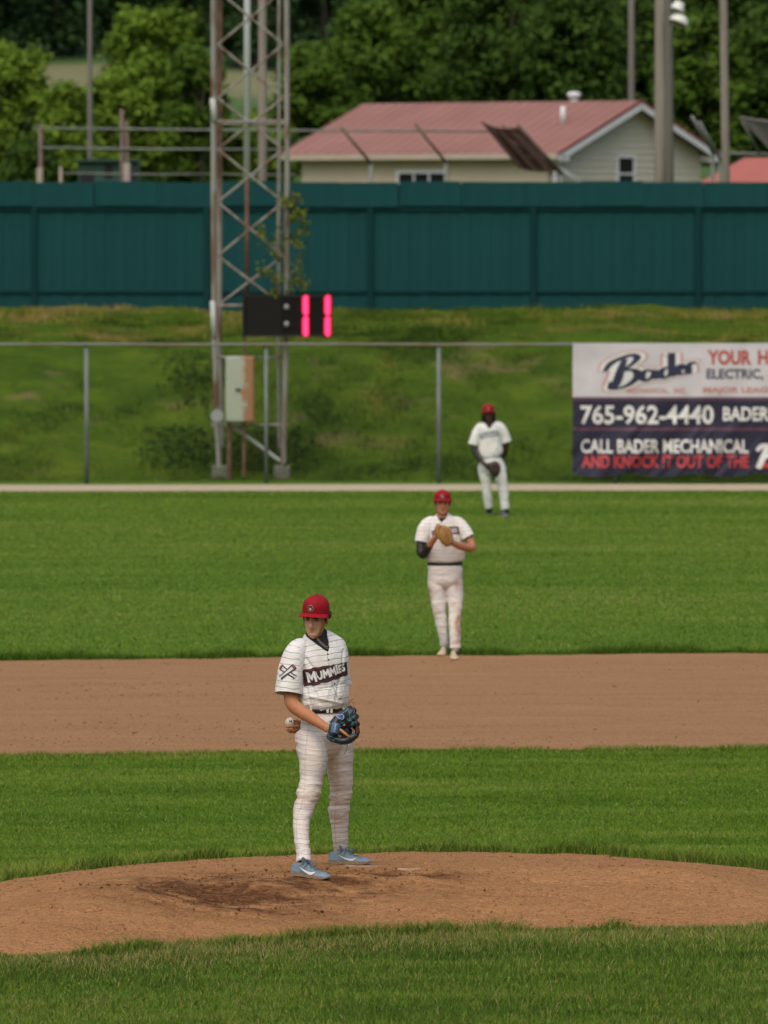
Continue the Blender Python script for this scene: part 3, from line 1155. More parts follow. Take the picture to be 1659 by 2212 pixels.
V = np.stack([P0 + o_ for o_ in offs] + [P1 + o_ for o_ in offs], 1)
f = np.array([(0, 1, 4, 3), (1, 2, 5, 4), (2, 0, 3, 5)])
F = (f[None] + (np.arange(len(P0)) * 6)[:, None, None]).reshape(-1, 4)
link('wire_mesh', mesh_np(V.reshape(-1, 3), F), flat('fence wire', (0.075, 0.09, 0.07), 0.7, 0.1), fence, smooth=False, kind='stuff')

# ================================================================== BANNER
BY = FY - 0.10
ban = empty('banner', (at(1450, 900, BY).x, BY, 0.4), 'big vinyl advertising banner, white above navy, tied on the chain link fence', 'banner')
bu0, bu1, bv0, bv1 = 1237.0, 1800.0, 741.0, 1029.0
nu, nv = 150, 80
us = np.linspace(bu0, bu1, nu); vs_ = np.linspace(bv0, bv1, nv)


def ban_off(u, v):
    """folds and sag of the vinyl, towards the viewer, in metres"""
    s1 = np.sin((u - 1237) * 0.034 + (v - 880) * 0.030 + 0.6)
    low = np.clip((v - 850) / 140, 0, 1)
    q = np.c_[(u + v * 0.8) / 28.0, v / 120.0, u * 0]
    f_ = 0.035 * low * fbm(q, 3, 141) * 1.6 + 0.016 * s1 * (0.3 + low)
    q2 = np.c_[u / 45.0, v / 60.0, u * 0]
    return f_ + 0.014 * fbm(q2, 2, 151)


def ban_pts(u, v):
    u = np.asarray(u, float); v = np.asarray(v, float)
    k = FPX / BY
    x = (u - CU) / k
    z = at(0, 741, BY).z - (v - 741) / k
    return np.c_[x, BY - 0.02 - ban_off(u, v), z]


U, Vv = np.meshgrid(us, vs_)
U, Vv = U.ravel(), Vv.ravel()
# hems: scalloped bottom and top edge
v_adj = Vv + (Vv > 1020) * (4.0 * np.sin(U * 0.045) - 2.0)
me = mesh_np(ban_pts(U, v_adj), np.array([(j * nu + i, j * nu + i + 1, (j + 1) * nu + i + 1, (j + 1) * nu + i) for j in range(nv - 1) for i in range(nu - 1)]))
M_bw = noisy('white vinyl', [(0.3, (0.49, 0.475, 0.51)), (0.7, (0.58, 0.565, 0.60))], 1.5, rough=0.45)
M_bn = noisy('navy vinyl', [(0.3, (0.017, 0.018, 0.038)), (0.7, (0.028, 0.029, 0.055))], 1.5, rough=0.55, spec=0.25)
M_bm = flat('maroon print', (0.085, 0.035, 0.065), 0.5)
for x in (M_bw, M_bn, M_bm):
    me.materials.append(x)
rowmat = []
for j in range(nv - 1):
    v = (vs_[j] + vs_[j + 1]) / 2
    mi = 0 if v < 860 else 1
    if 858 < v < 864 or 925 < v < 931:
        mi = 2
    rowmat += [mi] * (nu - 1)
me.polygons.foreach_set('material_index', np.array(rowmat, np.int32))
link('sheet', me, None, ban)


def print_on_banner(name, me, u0, v0, u1, v1, m, lift=0.006, rot=0.0, ref=None):
    """lettering: a flat mesh fitted in the photograph's box, following the folds"""
    fit(me, u1 - u0, v1 - v0, ref)
    densify(me, 14)
    co = get_co(me)
    c, s_ = math.cos(rot), math.sin(rot)
    u = (u0 + u1) / 2 + co[:, 0] * c - co[:, 1] * s_
    v = (v0 + v1) / 2 - (co[:, 0] * s_ + co[:, 1] * c)
    p_ = ban_pts(u, v)
    p_[:, 1] -= lift
    set_co(me, p_)
    return link(name, me, m, ban, smooth=False)


M_white = flat('white print', (0.66, 0.67, 0.66), 0.5)
M_red = flat('red print', (0.50, 0.045, 0.05), 0.5)
M_rust = flat('brick red print', (0.40, 0.075, 0.055), 0.5)
M_navy = flat('navy print', (0.020, 0.024, 0.060), 0.5)
M_slate = flat('slate print', (0.055, 0.06, 0.10), 0.5)
M_pink = flat('pale red print', (0.52, 0.30, 0.28), 0.5)
M_palered = flat('faded red print', (0.47, 0.20, 0.17), 0.5)
print_on_banner('lettering', text_mesh('YOUR', 0.04), 1528, 756, 1623, 788, M_rust)
print_on_banner('lettering', text_mesh('H', 0.04), 1637, 756.5, 1660, 787.5, M_rust)
print_on_banner('lettering', text_mesh('ELECTRIC,', 0.03), 1526, 797, 1649, 822, M_slate)
print_on_banner('lettering', text_mesh('MAJOR LEAGU', 0.03), 1519, 836, 1676, 852, M_palered)
print_on_banner('lettering', text_mesh('MECHANICAL,', 0.02, space=1.1), 1354, 838, 1446, 851, M_palered)
print_on_banner('lettering', text_mesh('INC.', 0.02, space=1.1), 1456, 838, 1484, 850, M_palered)
print_on_banner('lettering', text_mesh('765-962-4440', 0.024), 1254, 875, 1542, 917, M_white)
print_on_banner('lettering', text_mesh('BADERM', 0.024), 1562, 879, 1683, 909, M_white)
print_on_banner('lettering', text_mesh('CALL BADER MECHANICAL', 0.024), 1255, 949, 1617, 979, M_white)
print_on_banner('lettering', text_mesh('AND KNOCK IT OUT OF THE', 0.024), 1257, 983, 1618, 1011, M_red)
# script word
S = [
    [(0.02, 0.62, 0.8), (0.12, 0.86, 1.3), (0.34, 0.99, 1.3), (0.40, 0.86, 1.2), (0.30, 0.66, 0.9), (0.20, 0.56, 0.7)],
    [(0.26, 0.90, 0.9), (0.20, 0.60, 1.4), (0.12, 0.18, 1.5), (0.06, 0.06, 1.0)],
    [(0.20, 0.56, 0.7), (0.35, 0.52, 1.2), (0.37, 0.30, 1.4), (0.24, 0.08, 1.2), (0.06, 0.06, 1.0), (0.07, 0.28, 0.7)],
    [(0.55, 0.42, 0.9), (0.46, 0.44, 1.1), (0.42, 0.24, 1.2), (0.47, 0.13, 1.0), (0.54, 0.26, 0.8), (0.57, 0.42, 1.1), (0.56, 0.18, 1.1), (0.62, 0.18, 0.6)],
    [(0.75, 0.42, 0.9), (0.67, 0.42, 1.1), (0.63, 0.24, 1.2), (0.67, 0.13, 1.0), (0.74, 0.26, 0.8), (0.79, 0.86, 1.2), (0.76, 0.30, 1.2), (0.77, 0.16, 1.0), (0.82, 0.22, 0.6)],
    [(0.83, 0.28, 0.7), (0.90, 0.34, 0.8), (0.88, 0.46, 0.9), (0.83, 0.36, 1.2), (0.84, 0.18, 1.1), (0.91, 0.18, 0.6)],
    [(0.93, 0.44, 0.8), (0.95, 0.36, 1.2), (0.94, 0.14, 1.2)],
    [(0.95, 0.36, 0.6), (0.99, 0.47, 1.0), (1.03, 0.42, 1.0)],
]
base_me = stroke_mesh(S, 0.062)
lo_hi = (get_co(base_me).min(0), get_co(base_me).max(0))
for wid, m_, lift in ((0.21, M_pink, 0.005), (0.16, M_white, 0.008), (0.072, M_navy, 0.011)):
    me = stroke_mesh(S, wid)
    print_on_banner('script_lettering', me, 1302, 758, 1506, 830, m_, lift, math.radians(9), ref=lo_hi)
Pst = [[(0.1, 0.75, 0.8), (0.3, 0.95, 1.2), (0.7, 0.9, 1.2), (0.75, 0.6, 1.2), (0.4, 0.5, 0.8)], [(0.5, 0.9, 1.2), (0.35, 0.5, 1.3), (0.15, 0.0, 1.2)]]
print_on_banner('script_lettering', stroke_mesh(Pst, 0.18), 1632, 958, 1680, 1014, M_white, 0.012)
print_on_banner('lettering', text_mesh('-', 0.05), 1637, 1000, 1700, 1011, M_red, 0.006)

# ================================================================== LATTICE TOWER
m, n, b = new_mat('peeling painted steel')
f1 = noise_node(n, coords(n, (6, 6, 0.9)), 1.0, 5.0, 0.6, 0.3)
f2 = noise_node(n, coords(n, (3, 3, 0.35)), 1.2, 3.0, 0.5)
c = ramp(n, f1, [(0.44, (0.255, 0.265, 0.24)), (0.54, (0.20, 0.168, 0.14)), (0.62, (0.125, 0.066, 0.036))])
c = mix(n, ramp(n, f2, [(0.45, 0.0), (0.65, 0.5)]), c, (0.24, 0.20, 0.175))
n.links.new(c, b.inputs['Base Color'])
b.inputs['Roughness'].default_value = 0.7
M_tower = m
M_rusty = noisy('rusty steel', [(0.35, (0.10, 0.055, 0.035)), (0.7, (0.20, 0.12, 0.08))], 5.0, rough=0.85)
M_pale = noisy('pale conduit', [(0.3, (0.37, 0.41, 0.39)), (0.7, (0.46, 0.50, 0.475))], 3.0, rough=0.5)
T0, T1 = 126.9, 127.9
tw = empty('lattice_tower', (at(540, 1030, T0).x, (T0 + T1) / 2, 0), 'rusty white lattice light tower rising behind the chain link fence', 'tower')
TOPV = -330


def tpt(u, v, y):
    return at(u, v, y)


for us_, y, r in (((461, 461, 463, 474), T0, 0.052), ((473, 474, 473, 479), T1, 0.055), ((619, 620, 618, 611), T0, 0.050), ((604, 602, 601, 604), T1, 0.036)):
    vs2 = (TOPV, 400, 740, 1036)
    link('leg', tube_mesh([tpt(u_, v_, y) for u_, v_ in zip(us_, vs2)], r, 6), M_tower, tw, smooth=False)
cu = 541
nodes = [-130, -20, 96, 212, 322, 437, 553, 660]
for a, c_ in zip(nodes, nodes[1:]):
    for k, (p_, q_) in enumerate((((470, a), (612, c_)), ((470, c_), (612, a)))):
        P = [tpt(p_[0], p_[1], T0 + 0.05 + 0.03 * k), tpt(q_[0], q_[1], T0 + 0.05 + 0.03 * k)]
        link('brace', tube_mesh(P, 0.024, 5), M_tower, tw, smooth=False)
for v, y in ((262, T0 - 0.02), (268, T1), (660, T0), (918, T0 + 0.06), (772, T0 + 0.06)):
    link('cross_bar', tube_mesh([tpt(456, v, y), tpt(624, v, y)], 0.026, 6), M_tower, tw, smooth=False)
link('brace', tube_mesh([tpt(502, 920, T0 + 0.1), tpt(608, 998, T0 + 0.1)], 0.034, 6), M_pale, tw, smooth=False)
link('brace', tube_mesh([tpt(474, 1000, T0 + 0.02), tpt(462, 900, T0 + 0.02)], 0.03, 6), M_tower, tw, smooth=False)
link('conduit', tube_mesh([tpt(535, TOPV, T0 + 0.5), tpt(533, 388, T0 + 0.5)], 0.062, 10), noisy('white conduit', [(0.3, (0.50, 0.55, 0.53)), (0.7, (0.58, 0.63, 0.60))], 3.0, rough=0.5), tw)
link('conduit_stub', tube_mesh([tpt(533, 380, T0 + 0.5), tpt(534, 640, T0 + 0.5)], 0.038, 8), M_rusty, tw)
link('guard_strip', box_mesh(tpt(474, 180, T0 + 0.3), 0.10, 0.05, 3.4), M_rusty, tw, smooth=False)
link('sleeve', tube_mesh([tpt(459, 212, T0 - 0.04), tpt(464, 262, T0 - 0.04)], 0.055, 8), M_pale, tw)
link('sleeve', tube_mesh([tpt(459, 650, T0 - 0.05), tpt(463, 728, T0 - 0.05)], 0.05, 8), M_pale, tw)
for u in (476, 610):
    q = tpt(u, 1034, T0 + 0.4)
    link('footing', box_mesh((q.x, T0 + 0.45, 0.02), 0.30, 1.2, 0.5, bev=0.03), noisy('footing concrete', [(0.3, (0.10, 0.11, 0.08)), (0.7, (0.17, 0.18, 0.14))], 6.0, rough=0.9), tw, smooth=False)

# vine on the right legs
def leaf_cloud(n_, centres, spread, size, seed, tone=0.5):
    r = np.random.default_rng(seed)
    c = np.array(centres)[r.integers(0, len(centres), n_)] + r.normal(size=(n_, 3)) * spread
    nr = r.normal(size=(n_, 3)) + [0, -0.6, 0.5]
    nr /= np.linalg.norm(nr, axis=1)[:, None]
    a = np.cross(nr, r.normal(size=(n_, 3)))
    a /= np.linalg.norm(a, axis=1)[:, None]
    b_ = np.cross(nr, a)
    s_ = size * r.uniform(0.6, 1.3, n_)[:, None]
    V = np.stack([c - a * s_, c - b_ * s_ * 0.6, c + a * s_, c + b_ * s_ * 0.6], 1)
    me = mesh_np(V.reshape(-1, 3), np.arange(n_ * 4).reshape(-1, 4))
    add_attr(me, 'tone', np.repeat(np.clip(tone + 0.2 * r.normal(size=n_), 0, 1), 4))
    return me


M_vine = leaf_mat('vine leaves', (0.09, 0.13, 0.012), (0.18, 0.22, 0.02), (0.26, 0.30, 0.035))
M_ivy = leaf_mat('weed leaves', (0.036, 0.080, 0.010), (0.066, 0.128, 0.014), (0.10, 0.17, 0.02))
vine = empty('vine', at(612, 640, T0 - 0.1), 'yellow green vine climbing the right legs of the lattice tower', 'plant')
cen = []
for seq in ([(600, 640), (600, 540), (605, 480), (612, 430)], [(620, 630), (645, 600), (655, 620)], [(625, 600), (648, 560), (640, 520)], [(628, 520), (652, 500), (660, 490)], [(625, 470), (645, 470), (655, 455)], [(600, 560), (575, 520), (560, 490)], [(598, 600), (570, 580), (560, 600)], [(615, 430), (635, 440), (640, 425)], [(600, 620), (585, 640)]):
    a = catmull([list(at(u, v, T0 - 0.12)) for u, v in seq], 6)
    cen += [tuple(x) for x in a]
    link('stem', tube_mesh(a, 0.008, 5), M_rusty, vine)
link('leaves', leaf_cloud(560, cen, (0.055, 0.10, 0.055), 0.047, 161), M_vine, vine, smooth=False, kind='stuff')
# weeds at the tower's foot and on the bank beside it
cen = [(x, y, float(bank_h(x, y)) + 0.08) for x, y in r_.uniform((-4.0, 127.2), (-1.4, 128.8), (90, 2))]
cen += [(x, y, float(bank_h(x, y)) + 0.02) for x, y in r_.normal((-3.35, 130.9), (0.28, 0.6), (36, 2))]
link('weeds', leaf_cloud(4200, cen, (0.26, 0.3, 0.06), 0.05, 171), M_ivy, kind='stuff', smooth=False)

# ---- pitch clock
CY = 126.55
c0, c1 = at(523, 637, CY), at(718, 727, CY)
clock = empty('pitch_clock', ((c0.x + c1.x) / 2, CY, c1.z), 'black pitch clock with glowing pink digits on the lattice tower', 'scoreboard')
M_blk = flat('black housing', (0.006, 0.0055, 0.0045), 0.6, spec=0.15)
cx, cz, cw, ch = (c0.x + c1.x) / 2, (c0.z + c1.z) / 2, c1.x - c0.x, c0.z - c1.z
link('housing', box_mesh((cx, CY + 0.10, cz), cw, 0.18, ch, bev=0.012), M_blk, clock, smooth=False)
fr = bmesh.new()
for p_, a_, b_ in (((cx, CY + 0.005, c0.z - 0.02), cw, 0.04), ((cx, CY + 0.005, c1.z + 0.02), cw, 0.04)):
    add_box(fr, p_, a_, 0.03, b_)
for x in (c0.x + 0.02, c1.x - 0.02):
    add_box(fr, (x, CY + 0.005, cz), 0.04, 0.03, ch - 0.082)
link('bezel', bm_mesh(fr), flat('bezel black', (0.006, 0.006, 0.005), 0.4), clock, smooth=False)
link('digit_panel', box_mesh((at(570, 0, CY).x, CY + 0.004, cz), 0.62, 0.012, ch - 0.09), flat('panel black', (0.010, 0.0095, 0.008), 0.6, spec=0.15), clock, smooth=False)
M_led = flat('pink light', (0.4, 0.02, 0.08), 0.4, emit=(1.0, 0.060, 0.250), strength=1.15)


M_rim = flat('red light', (0.3, 0.0, 0.02), 0.4, emit=(0.95, 0.004, 0.045), strength=1.0)


def segment(u, v0, v1, w_, front):
    """one lit stroke of a digit: a bar with pointed rounded ends"""
    bm = bmesh.new()
    P = [(-w_ / 2, v0 + 7), (-w_ / 2 + 2.5, v0 + 2), (0, v0), (w_ / 2 - 3, v0 + 0.6), (w_ / 2, v0 + 4), (w_ / 2, v1 - 4), (w_ / 2 - 3, v1 - 0.6), (0, v1), (-w_ / 2 + 2.5, v1 - 2), (-w_ / 2, v1 - 7)]
    lo = [bm.verts.new(at(u + a, b_, CY - front)) for a, b_ in P]
    hi = [bm.verts.new(at(u + a, b_, CY + 0.01)) for a, b_ in P]
    bm.faces.new(lo)
    for i_ in range(len(P)):
        j = (i_ + 1) % len(P)
        bm.faces.new((lo[i_], lo[j], hi[j], hi[i_]))
    return bm_mesh(bm)


for u in (660, 707.5):
    for v0, v1 in ((637.0, 682.3), (682.3, 727.0)):
        sg_ = link('digit_segment', segment(u, v0, v1, 15, 0.025), M_rim, clock, smooth=False)
        link('light_core', segment(u, v0 + 1, v1 - 1, 9.5, 0.032), M_led, sg_, smooth=False)
for v in (663, 700):
    bm = bmesh.new()
    add_ball(bm, at(619, v, CY), 0.05, 0.03, 0.05, seg=14)
    link('colon_dot', bm_mesh(bm), flat('unlit lens', (0.22, 0.25, 0.25), 0.5), clock)
link('bracket', tube_mesh([at(527, 727, CY + 0.12), at(527, 1030, CY + 0.12)], 0.03, 6), M_rusty, clock, smooth=False)

# ---- cabinet and junction box
KY = 126.5
k0, k1 = at(487, 770, KY), at(549, 912, KY)
cab = empty('electrical_cabinet', ((k0.x + k1.x) / 2, KY, 0), 'pale green steel cabinet with a rusty right edge at the tower foot', 'cabinet')
m, n, b = new_mat('rusting enamel')
tc = N(n, 'ShaderNodeTexCoord'); sx = N(n, 'ShaderNodeSeparateXYZ')
n.links.new(tc.outputs['Object'], sx.inputs[0])
f = noise_node(n, coords(n, (2.0, 1, 1.0)), 5.5, 6.0, 0.65, 0.4)
xr = math_node(n, 'MULTIPLY_ADD', sx.outputs[0], 4.6, 0.10)
g = ramp(n, math_node(n, 'ADD', xr, math_node(n, 'MULTIPLY_ADD', f, 2.4, -1.2)), [(0.28, 0.0), (0.55, 1.0)])
c = mix(n, g, mix(n, f, (0.32, 0.37, 0.29), (0.40, 0.45, 0.36)), mix(n, f, (0.26, 0.11, 0.035), (0.34, 0.20, 0.10)))
n.links.new(c, b.inputs['Base Color'])
b.inputs['Roughness'].default_value = 0.6
M_cab = m
cx, cz, cw, ch = (k0.x + k1.x) / 2, (k0.z + k1.z) / 2, k1.x - k0.x, k0.z - k1.z
link('body', box_mesh((cx, KY + 0.15, cz), cw, 0.28, ch, bev=0.015), M_cab, cab, smooth=False)
link('door', box_mesh((cx, KY, cz), cw - 0.03, 0.025, ch - 0.04, bev=0.008), M_cab, cab, smooth=False)
link('handle', box_mesh(at(514, 842, KY - 0.03), 0.09, 0.03, 0.05, bev=0.01), flat('dark handle', (0.04, 0.05, 0.05), 0.5), cab, smooth=False)
link('leg', tube_mesh([at(495, 912, KY + 0.15), at(495, 1034, KY + 0.15)], 0.042, 6), M_rusty, cab, smooth=False)
jb = at(469, 899, KY - 0.02)
M_grey = noisy('grey box paint', [(0.3, (0.24, 0.27, 0.26)), (0.7, (0.30, 0.335, 0.32))], 3.0, rough=0.6)
jbx = empty('junction_box', jb, 'small pale eight sided box on the left tower leg', 'box')
bm = bmesh.new()
add_tube(bm, [jb + Vector((0, 0.07, 0)), jb + Vector((0, -0.05, 0))], 0.125, 8)
bmesh.ops.rotate(bm, verts=bm.verts, cent=jb, matrix=Matrix.Rotation(math.radians(22.5), 3, 'Y'))
link('body', bm_mesh(bm), M_grey, jbx, smooth=False)
bm = bmesh.new()
add_tube(bm, [jb + Vector((0, -0.05, 0)), jb + Vector((0, -0.065, 0))], 0.105, 8)
bmesh.ops.rotate(bm, verts=bm.verts, cent=jb, matrix=Matrix.Rotation(math.radians(22.5), 3, 'Y'))
link('lid', bm_mesh(bm), M_grey, jbx, smooth=False)

# ================================================================== HOUSES
M_roof = noisy('faded red roof metal', [(0.3, (0.25, 0.118, 0.092)), (0.7, (0.31, 0.155, 0.125))], 0.6, rough=0.5, spec=0.4)
M_roof2 = noisy('orange red roof metal', [(0.3, (0.37, 0.105, 0.075)), (0.7, (0.42, 0.13, 0.092))], 0.6, rough=0.5)
M_side = noisy('beige siding', [(0.3, (0.50, 0.475, 0.385)), (0.7, (0.55, 0.525, 0.43))], 0.8, rough=0.7)
M_tan = noisy('tan wall', [(0.3, (0.47, 0.41, 0.30)), (0.7, (0.53, 0.465, 0.345))], 0.8, rough=0.8)
M_trim = noisy('white trim', [(0.3, (0.62, 0.64, 0.66)), (0.7, (0.70, 0.72, 0.74))], 2.0, rough=0.5)
M_fascia = noisy('tan fascia', [(0.3, (0.40, 0.34, 0.27)), (0.7, (0.46, 0.40, 0.33))], 2.0, rough=0.7)
M_glass = flat('dark window glass', (0.012, 0.014, 0.017), 0.08, spec=0.6)
M_ridge = flat('dark red trim', (0.20, 0.035, 0.03), 0.5)


def gable_house(name, label, corner, ang, L, Wd, z0, ze, zr, oh, roofm, wallm, sidem, full=True):
    """house: near corner, long side going left and back, gable going right and back"""
    A = Vector((-math.cos(ang), math.sin(ang), 0)); B = Vector((math.sin(ang), math.cos(ang), 0)); Z = Vector((0, 0, 1))
    O = Vector((corner.x, corner.y, 0))
    h = empty(name, (corner.x, corner.y, z0), label, 'house')
    bm = bmesh.new()
    pr = []
    for a in (0, L):
        ring = [O + A * a + Z * z0, O + A * a + B * Wd + Z * z0, O + A * a + B * Wd + Z * ze, O + A * a + B * (Wd / 2) + Z * (zr - 0.12), O + A * a + Z * ze]
        pr.append([bm.verts.new(p_) for p_ in ring])
    bm.faces.new(pr[0]); bm.faces.new(pr[1][::-1])
    for i_ in range(5):
        j = (i_ + 1) % 5
        bm.faces.new((pr[0][i_], pr[1][i_], pr[1][j], pr[0][j]))
    link('wall', bm_mesh(bm), wallm, h, smooth=False)
    pitch_ = (zr - ze) / (Wd / 2)
    sl_ = Vector((0, 0, 1))
    for side in (0, 1):
        # roof slab
        e = -oh if side == 0 else Wd + oh
        ridge_b = Wd / 2
        zz0 = ze - oh * pitch_ + 0.10
        zz1 = zr + 0.10
        bm = bmesh.new()
        q = [O + A * -oh + B * e + Z * zz0, O + A * (L + oh) + B * e + Z * zz0, O + A * (L + oh) + B * ridge_b + Z * zz1, O + A * -oh + B * ridge_b + Z * zz1]
        top = [bm.verts.new(p_) for p_ in q]
        bot = [bm.verts.new(p_ - Z * 0.06) for p_ in q]
        bm.faces.new(top); bm.faces.new(bot[::-1])
        for i_ in range(4):
            j = (i_ + 1) % 4
            bm.faces.new((top[i_], bot[i_], bot[j], top[j]))
        rf = link('roof', bm_mesh(bm), roofm, h, smooth=False)
        if side == 0 and full:
            nrib = int((L + 2 * oh) / 0.42)
            up = (q[3] - q[0])
            rib = None
            for k in range(nrib + 1):
                st = q[0] + A * (k * (L + 2 * oh) / nrib)
                if rib is None:
                    bm = bmesh.new()
                    n_ = A.cross(up).normalized()
                    add_box(bm, (0, 0, 0), 0.045, up.length - 0.02, 0.03, ax=A, ay=up.normalized(), az=n_)
                    rib = bm_mesh(bm)
                    rib.materials.append(roofm)
                o = bpy.data.objects.new('rib', rib)
                COL.objects.link(o)
                o.parent = rf
                o.location = st + up * 0.5 - Vector(h.location)
        # rake trim on the gable end
        bm = bmesh.new()
        p0 = O + A * (-oh - 0.02) + B * e + Z * (zz0 - 0.16)
        p1 = O + A * (-oh - 0.02) + B * ridge_b + Z * (zz1 - 0.16)
        d = (p1 - p0)
        add_box(bm, (p0 + p1) / 2, 0.04, d.length + 0.05, 0.17, ax=A, ay=d.normalized(), az=A.cross(d.normalized()))
        link('rake_board', bm_mesh(bm), M_trim, h, smooth=False)
        bm = bmesh.new()
        add_box(bm, (p0 + p1) / 2 + Z * 0.145, 0.06, d.length + 0.12, 0.07, ax=A, ay=d.normalized(), az=A.cross(d.normalized()))
        link('roof_edge', bm_mesh(bm), M_ridge, h, smooth=False)
        bm = bmesh.new()
        add_box(bm, O + A * (L / 2) + B * (e + (0.02 if side else -0.02)) + Z * (zz0 - 0.11), L + 2 * oh - 0.06, 0.04, 0.16, ax=A, ay=B)
        link('fascia', bm_mesh(bm), M_fascia, h, smooth=False)
        # boxed soffit return at the eave
        bm = bmesh.new()
        add_box(bm, O + A * (-oh / 2 - 0.01) + B * (e + (oh * 0.5 + 0.03) * (1 if side == 0 else -1)) + Z * (zz0 - 0.15), oh + 0.06, oh * 0.9, 0.20, ax=A, ay=B, bev=0.02)
        link('soffit_return', bm_mesh(bm), M_trim, h, smooth=False)
    # lap siding on the gable: every board its own piece
    if full:
        z = z0 + 0.02
        while z < zr - 0.25:
            z2 = z + 0.19
            def span(zq):
                return 0.0 if zq <= ze else (zq - ze) / pitch_
            bm = bmesh.new()
            w0, w1 = span(z), span(min(z2, zr - 0.2))
            f0 = [O + B * (w0 + .003) + Z * z, O + B * (Wd - w0 - .003) + Z * z, O + B * (Wd - w1 - .003) + Z * z2, O + B * (w1 + .003) + Z * z2]
            fr_ = [bm.verts.new(p_ - A * (0.035 if i_ < 2 else 0.012)) for i_, p_ in enumerate(f0)]
            bk_ = [bm.verts.new(p_ - A * 0.004) for p_ in f0]
            bm.faces.new(fr_); bm.faces.new(bk_[::-1])
            for i_ in range(4):
                j = (i_ + 1) % 4
                bm.faces.new((fr_[i_], bk_[i_], bk_[j], fr_[j]))
            link('siding_board', bm_mesh(bm), sidem, h, smooth=False)
            z += 0.186
    return h, O, A, B


def window(h, O, A, B, along, off, z0, z1, w_, mull=True, panes=1):
    """window with frame, sash bar and glass on the wall plane (along = direction, off = offset along it)"""
    nrm = Vector(along).cross(Vector((0, 0, 1))).normalized()
    if nrm.y > 0:
        nrm = -nrm
    along = Vector(along)
    c = O + along * off + Vector((0, 0, (z0 + z1) / 2)) + nrm * 0.05
    bm = bmesh.new()
    t = 0.09
    hgt = z1 - z0
    add_box(bm, c + Vector((0, 0, hgt / 2)), w_ + 2 * t, 0.05, t, ax=along, ay=nrm)
    add_box(bm, c - Vector((0, 0, hgt / 2)), w_ + 2 * t, 0.05, t, ax=along, ay=nrm)
    add_box(bm, c + along * (w_ / 2 + t / 2), t, 0.045, hgt - t, ax=along, ay=nrm)
    add_box(bm, c - along * (w_ / 2 + t / 2), t, 0.045, hgt - t, ax=along, ay=nrm)
    wdw = link('window', bm_mesh(bm), M_trim, h, smooth=False)
    for k in range(panes):
        bm = bmesh.new()
        add_box(bm, c - nrm * 0.02 + along * ((k + 0.5) / panes - 0.5) * w_, w_ / panes - 0.02, 0.015, hgt - t, ax=along, ay=nrm)
        link('pane', bm_mesh(bm), M_glass, wdw, smooth=False)
    for k in range(1, panes):
        bm = bmesh.new()
        add_box(bm, c + along * (k / panes - 0.5) * w_, 0.05, 0.04, hgt - t, ax=along, ay=nrm)
        link('sash', bm_mesh(bm), M_trim, wdw, smooth=False)
    if mull:
        bm = bmesh.new()
        add_box(bm, c - Vector((0, 0, 0.04 * hgt)), w_, 0.03, 0.06, ax=along, ay=nrm)
        link('sash', bm_mesh(bm), M_trim, wdw, smooth=False)


HY = 200.0
ang = math.radians(40)
corner = at(1203, 330, HY)
h1, O1, A1, B1 = gable_house('house', 'beige house with faded red metal roof behind the teal wall', corner, ang, 9.45, 6.6, 2.95, 6.42, 7.74, 0.42, M_roof, M_tan, M_side)
window(h1, O1, A1, B1, B1, 6.6 * (1356 - 1203) / (1530 - 1203), at(0, 408, 203).z, at(0, 338, 203).z, 0.62 / math.sin(ang) * 0.72)
window(h1, O1, A1, B1, A1, 9.45 * (1205 - 918) / (1205 - 652), at(0, 420, 203).z, at(0, 371, 203).z, 1.7, mull=False, panes=3)
# roof vent and pipe
zr_ = 7.74 + 0.1
v0 = at(1240, 200, 205)
bm = bmesh.new()
add_tube(bm, [(v0.x, v0.y, zr_ - 0.15), (v0.x, v0.y, zr_ + 0.18)], 0.13, 10)
vt = link('roof_vent', bm_mesh(bm), M_trim, h1)
bm = bmesh.new()
add_tube(bm, [(v0.x, v0.y, zr_ + 0.13), (v0.x, v0.y, zr_ + 0.25)], 0.20, 12)
add_tube(bm, [(v0.x, v0.y, zr_ + 0.25), (v0.x, v0.y, zr_ + 0.29)], 0.20, 12, r1=0.10)
link('vent_hood', bm_mesh(bm), M_trim, vt)
v1 = at(1216, 250, 202.0)
link('vent_pipe', tube_mesh([v1 - Vector((0, 0, 0.25)), v1 + Vector((0, 0, 0.27))], 0.075, 10), M_trim, h1)
link('downspout', tube_mesh([O1 + Vector((0.05, -0.06, 5.95)), O1 + Vector((0.3, -0.12, 5.75)), O1 + Vector((0.62, 0.35, 5.55)), O1 + Vector((0.62, 0.35, 3.0))], 0.05, 8), M_trim, h1)
link('corner_board', box_mesh(O1 + Vector((0, -0.03, 4.6)), 0.16, 0.10, 3.4), M_trim, h1, smooth=False)
h2, O2, A2, B2 = gable_house('house', 'smaller house with orange red roof at the right end', at(1830, 380, 192.0), math.radians(33), 4.3, 5.0, 2.95, 5.38, 6.08, 0.35, M_roof2, M_tan, M_side, full=False)
window(h2, O2, A2, B2, A2, 2.4, 3.9, 4.9, 0.9)

# ================================================================== POLES
M_wood = noisy('weathered pole wood', [(0.3, (0.20, 0.175, 0.145)), (0.7, (0.31, 0.275, 0.235))], 3.0, (3, 3, 0.25), detail=6, rough=0.9, bmp=0.4)
M_wood2 = noisy('grey pole wood', [(0.3, (0.135, 0.13, 0.12)), (0.7, (0.20, 0.185, 0.165))], 3.0, (3, 3, 0.25), detail=6, rough=0.9)


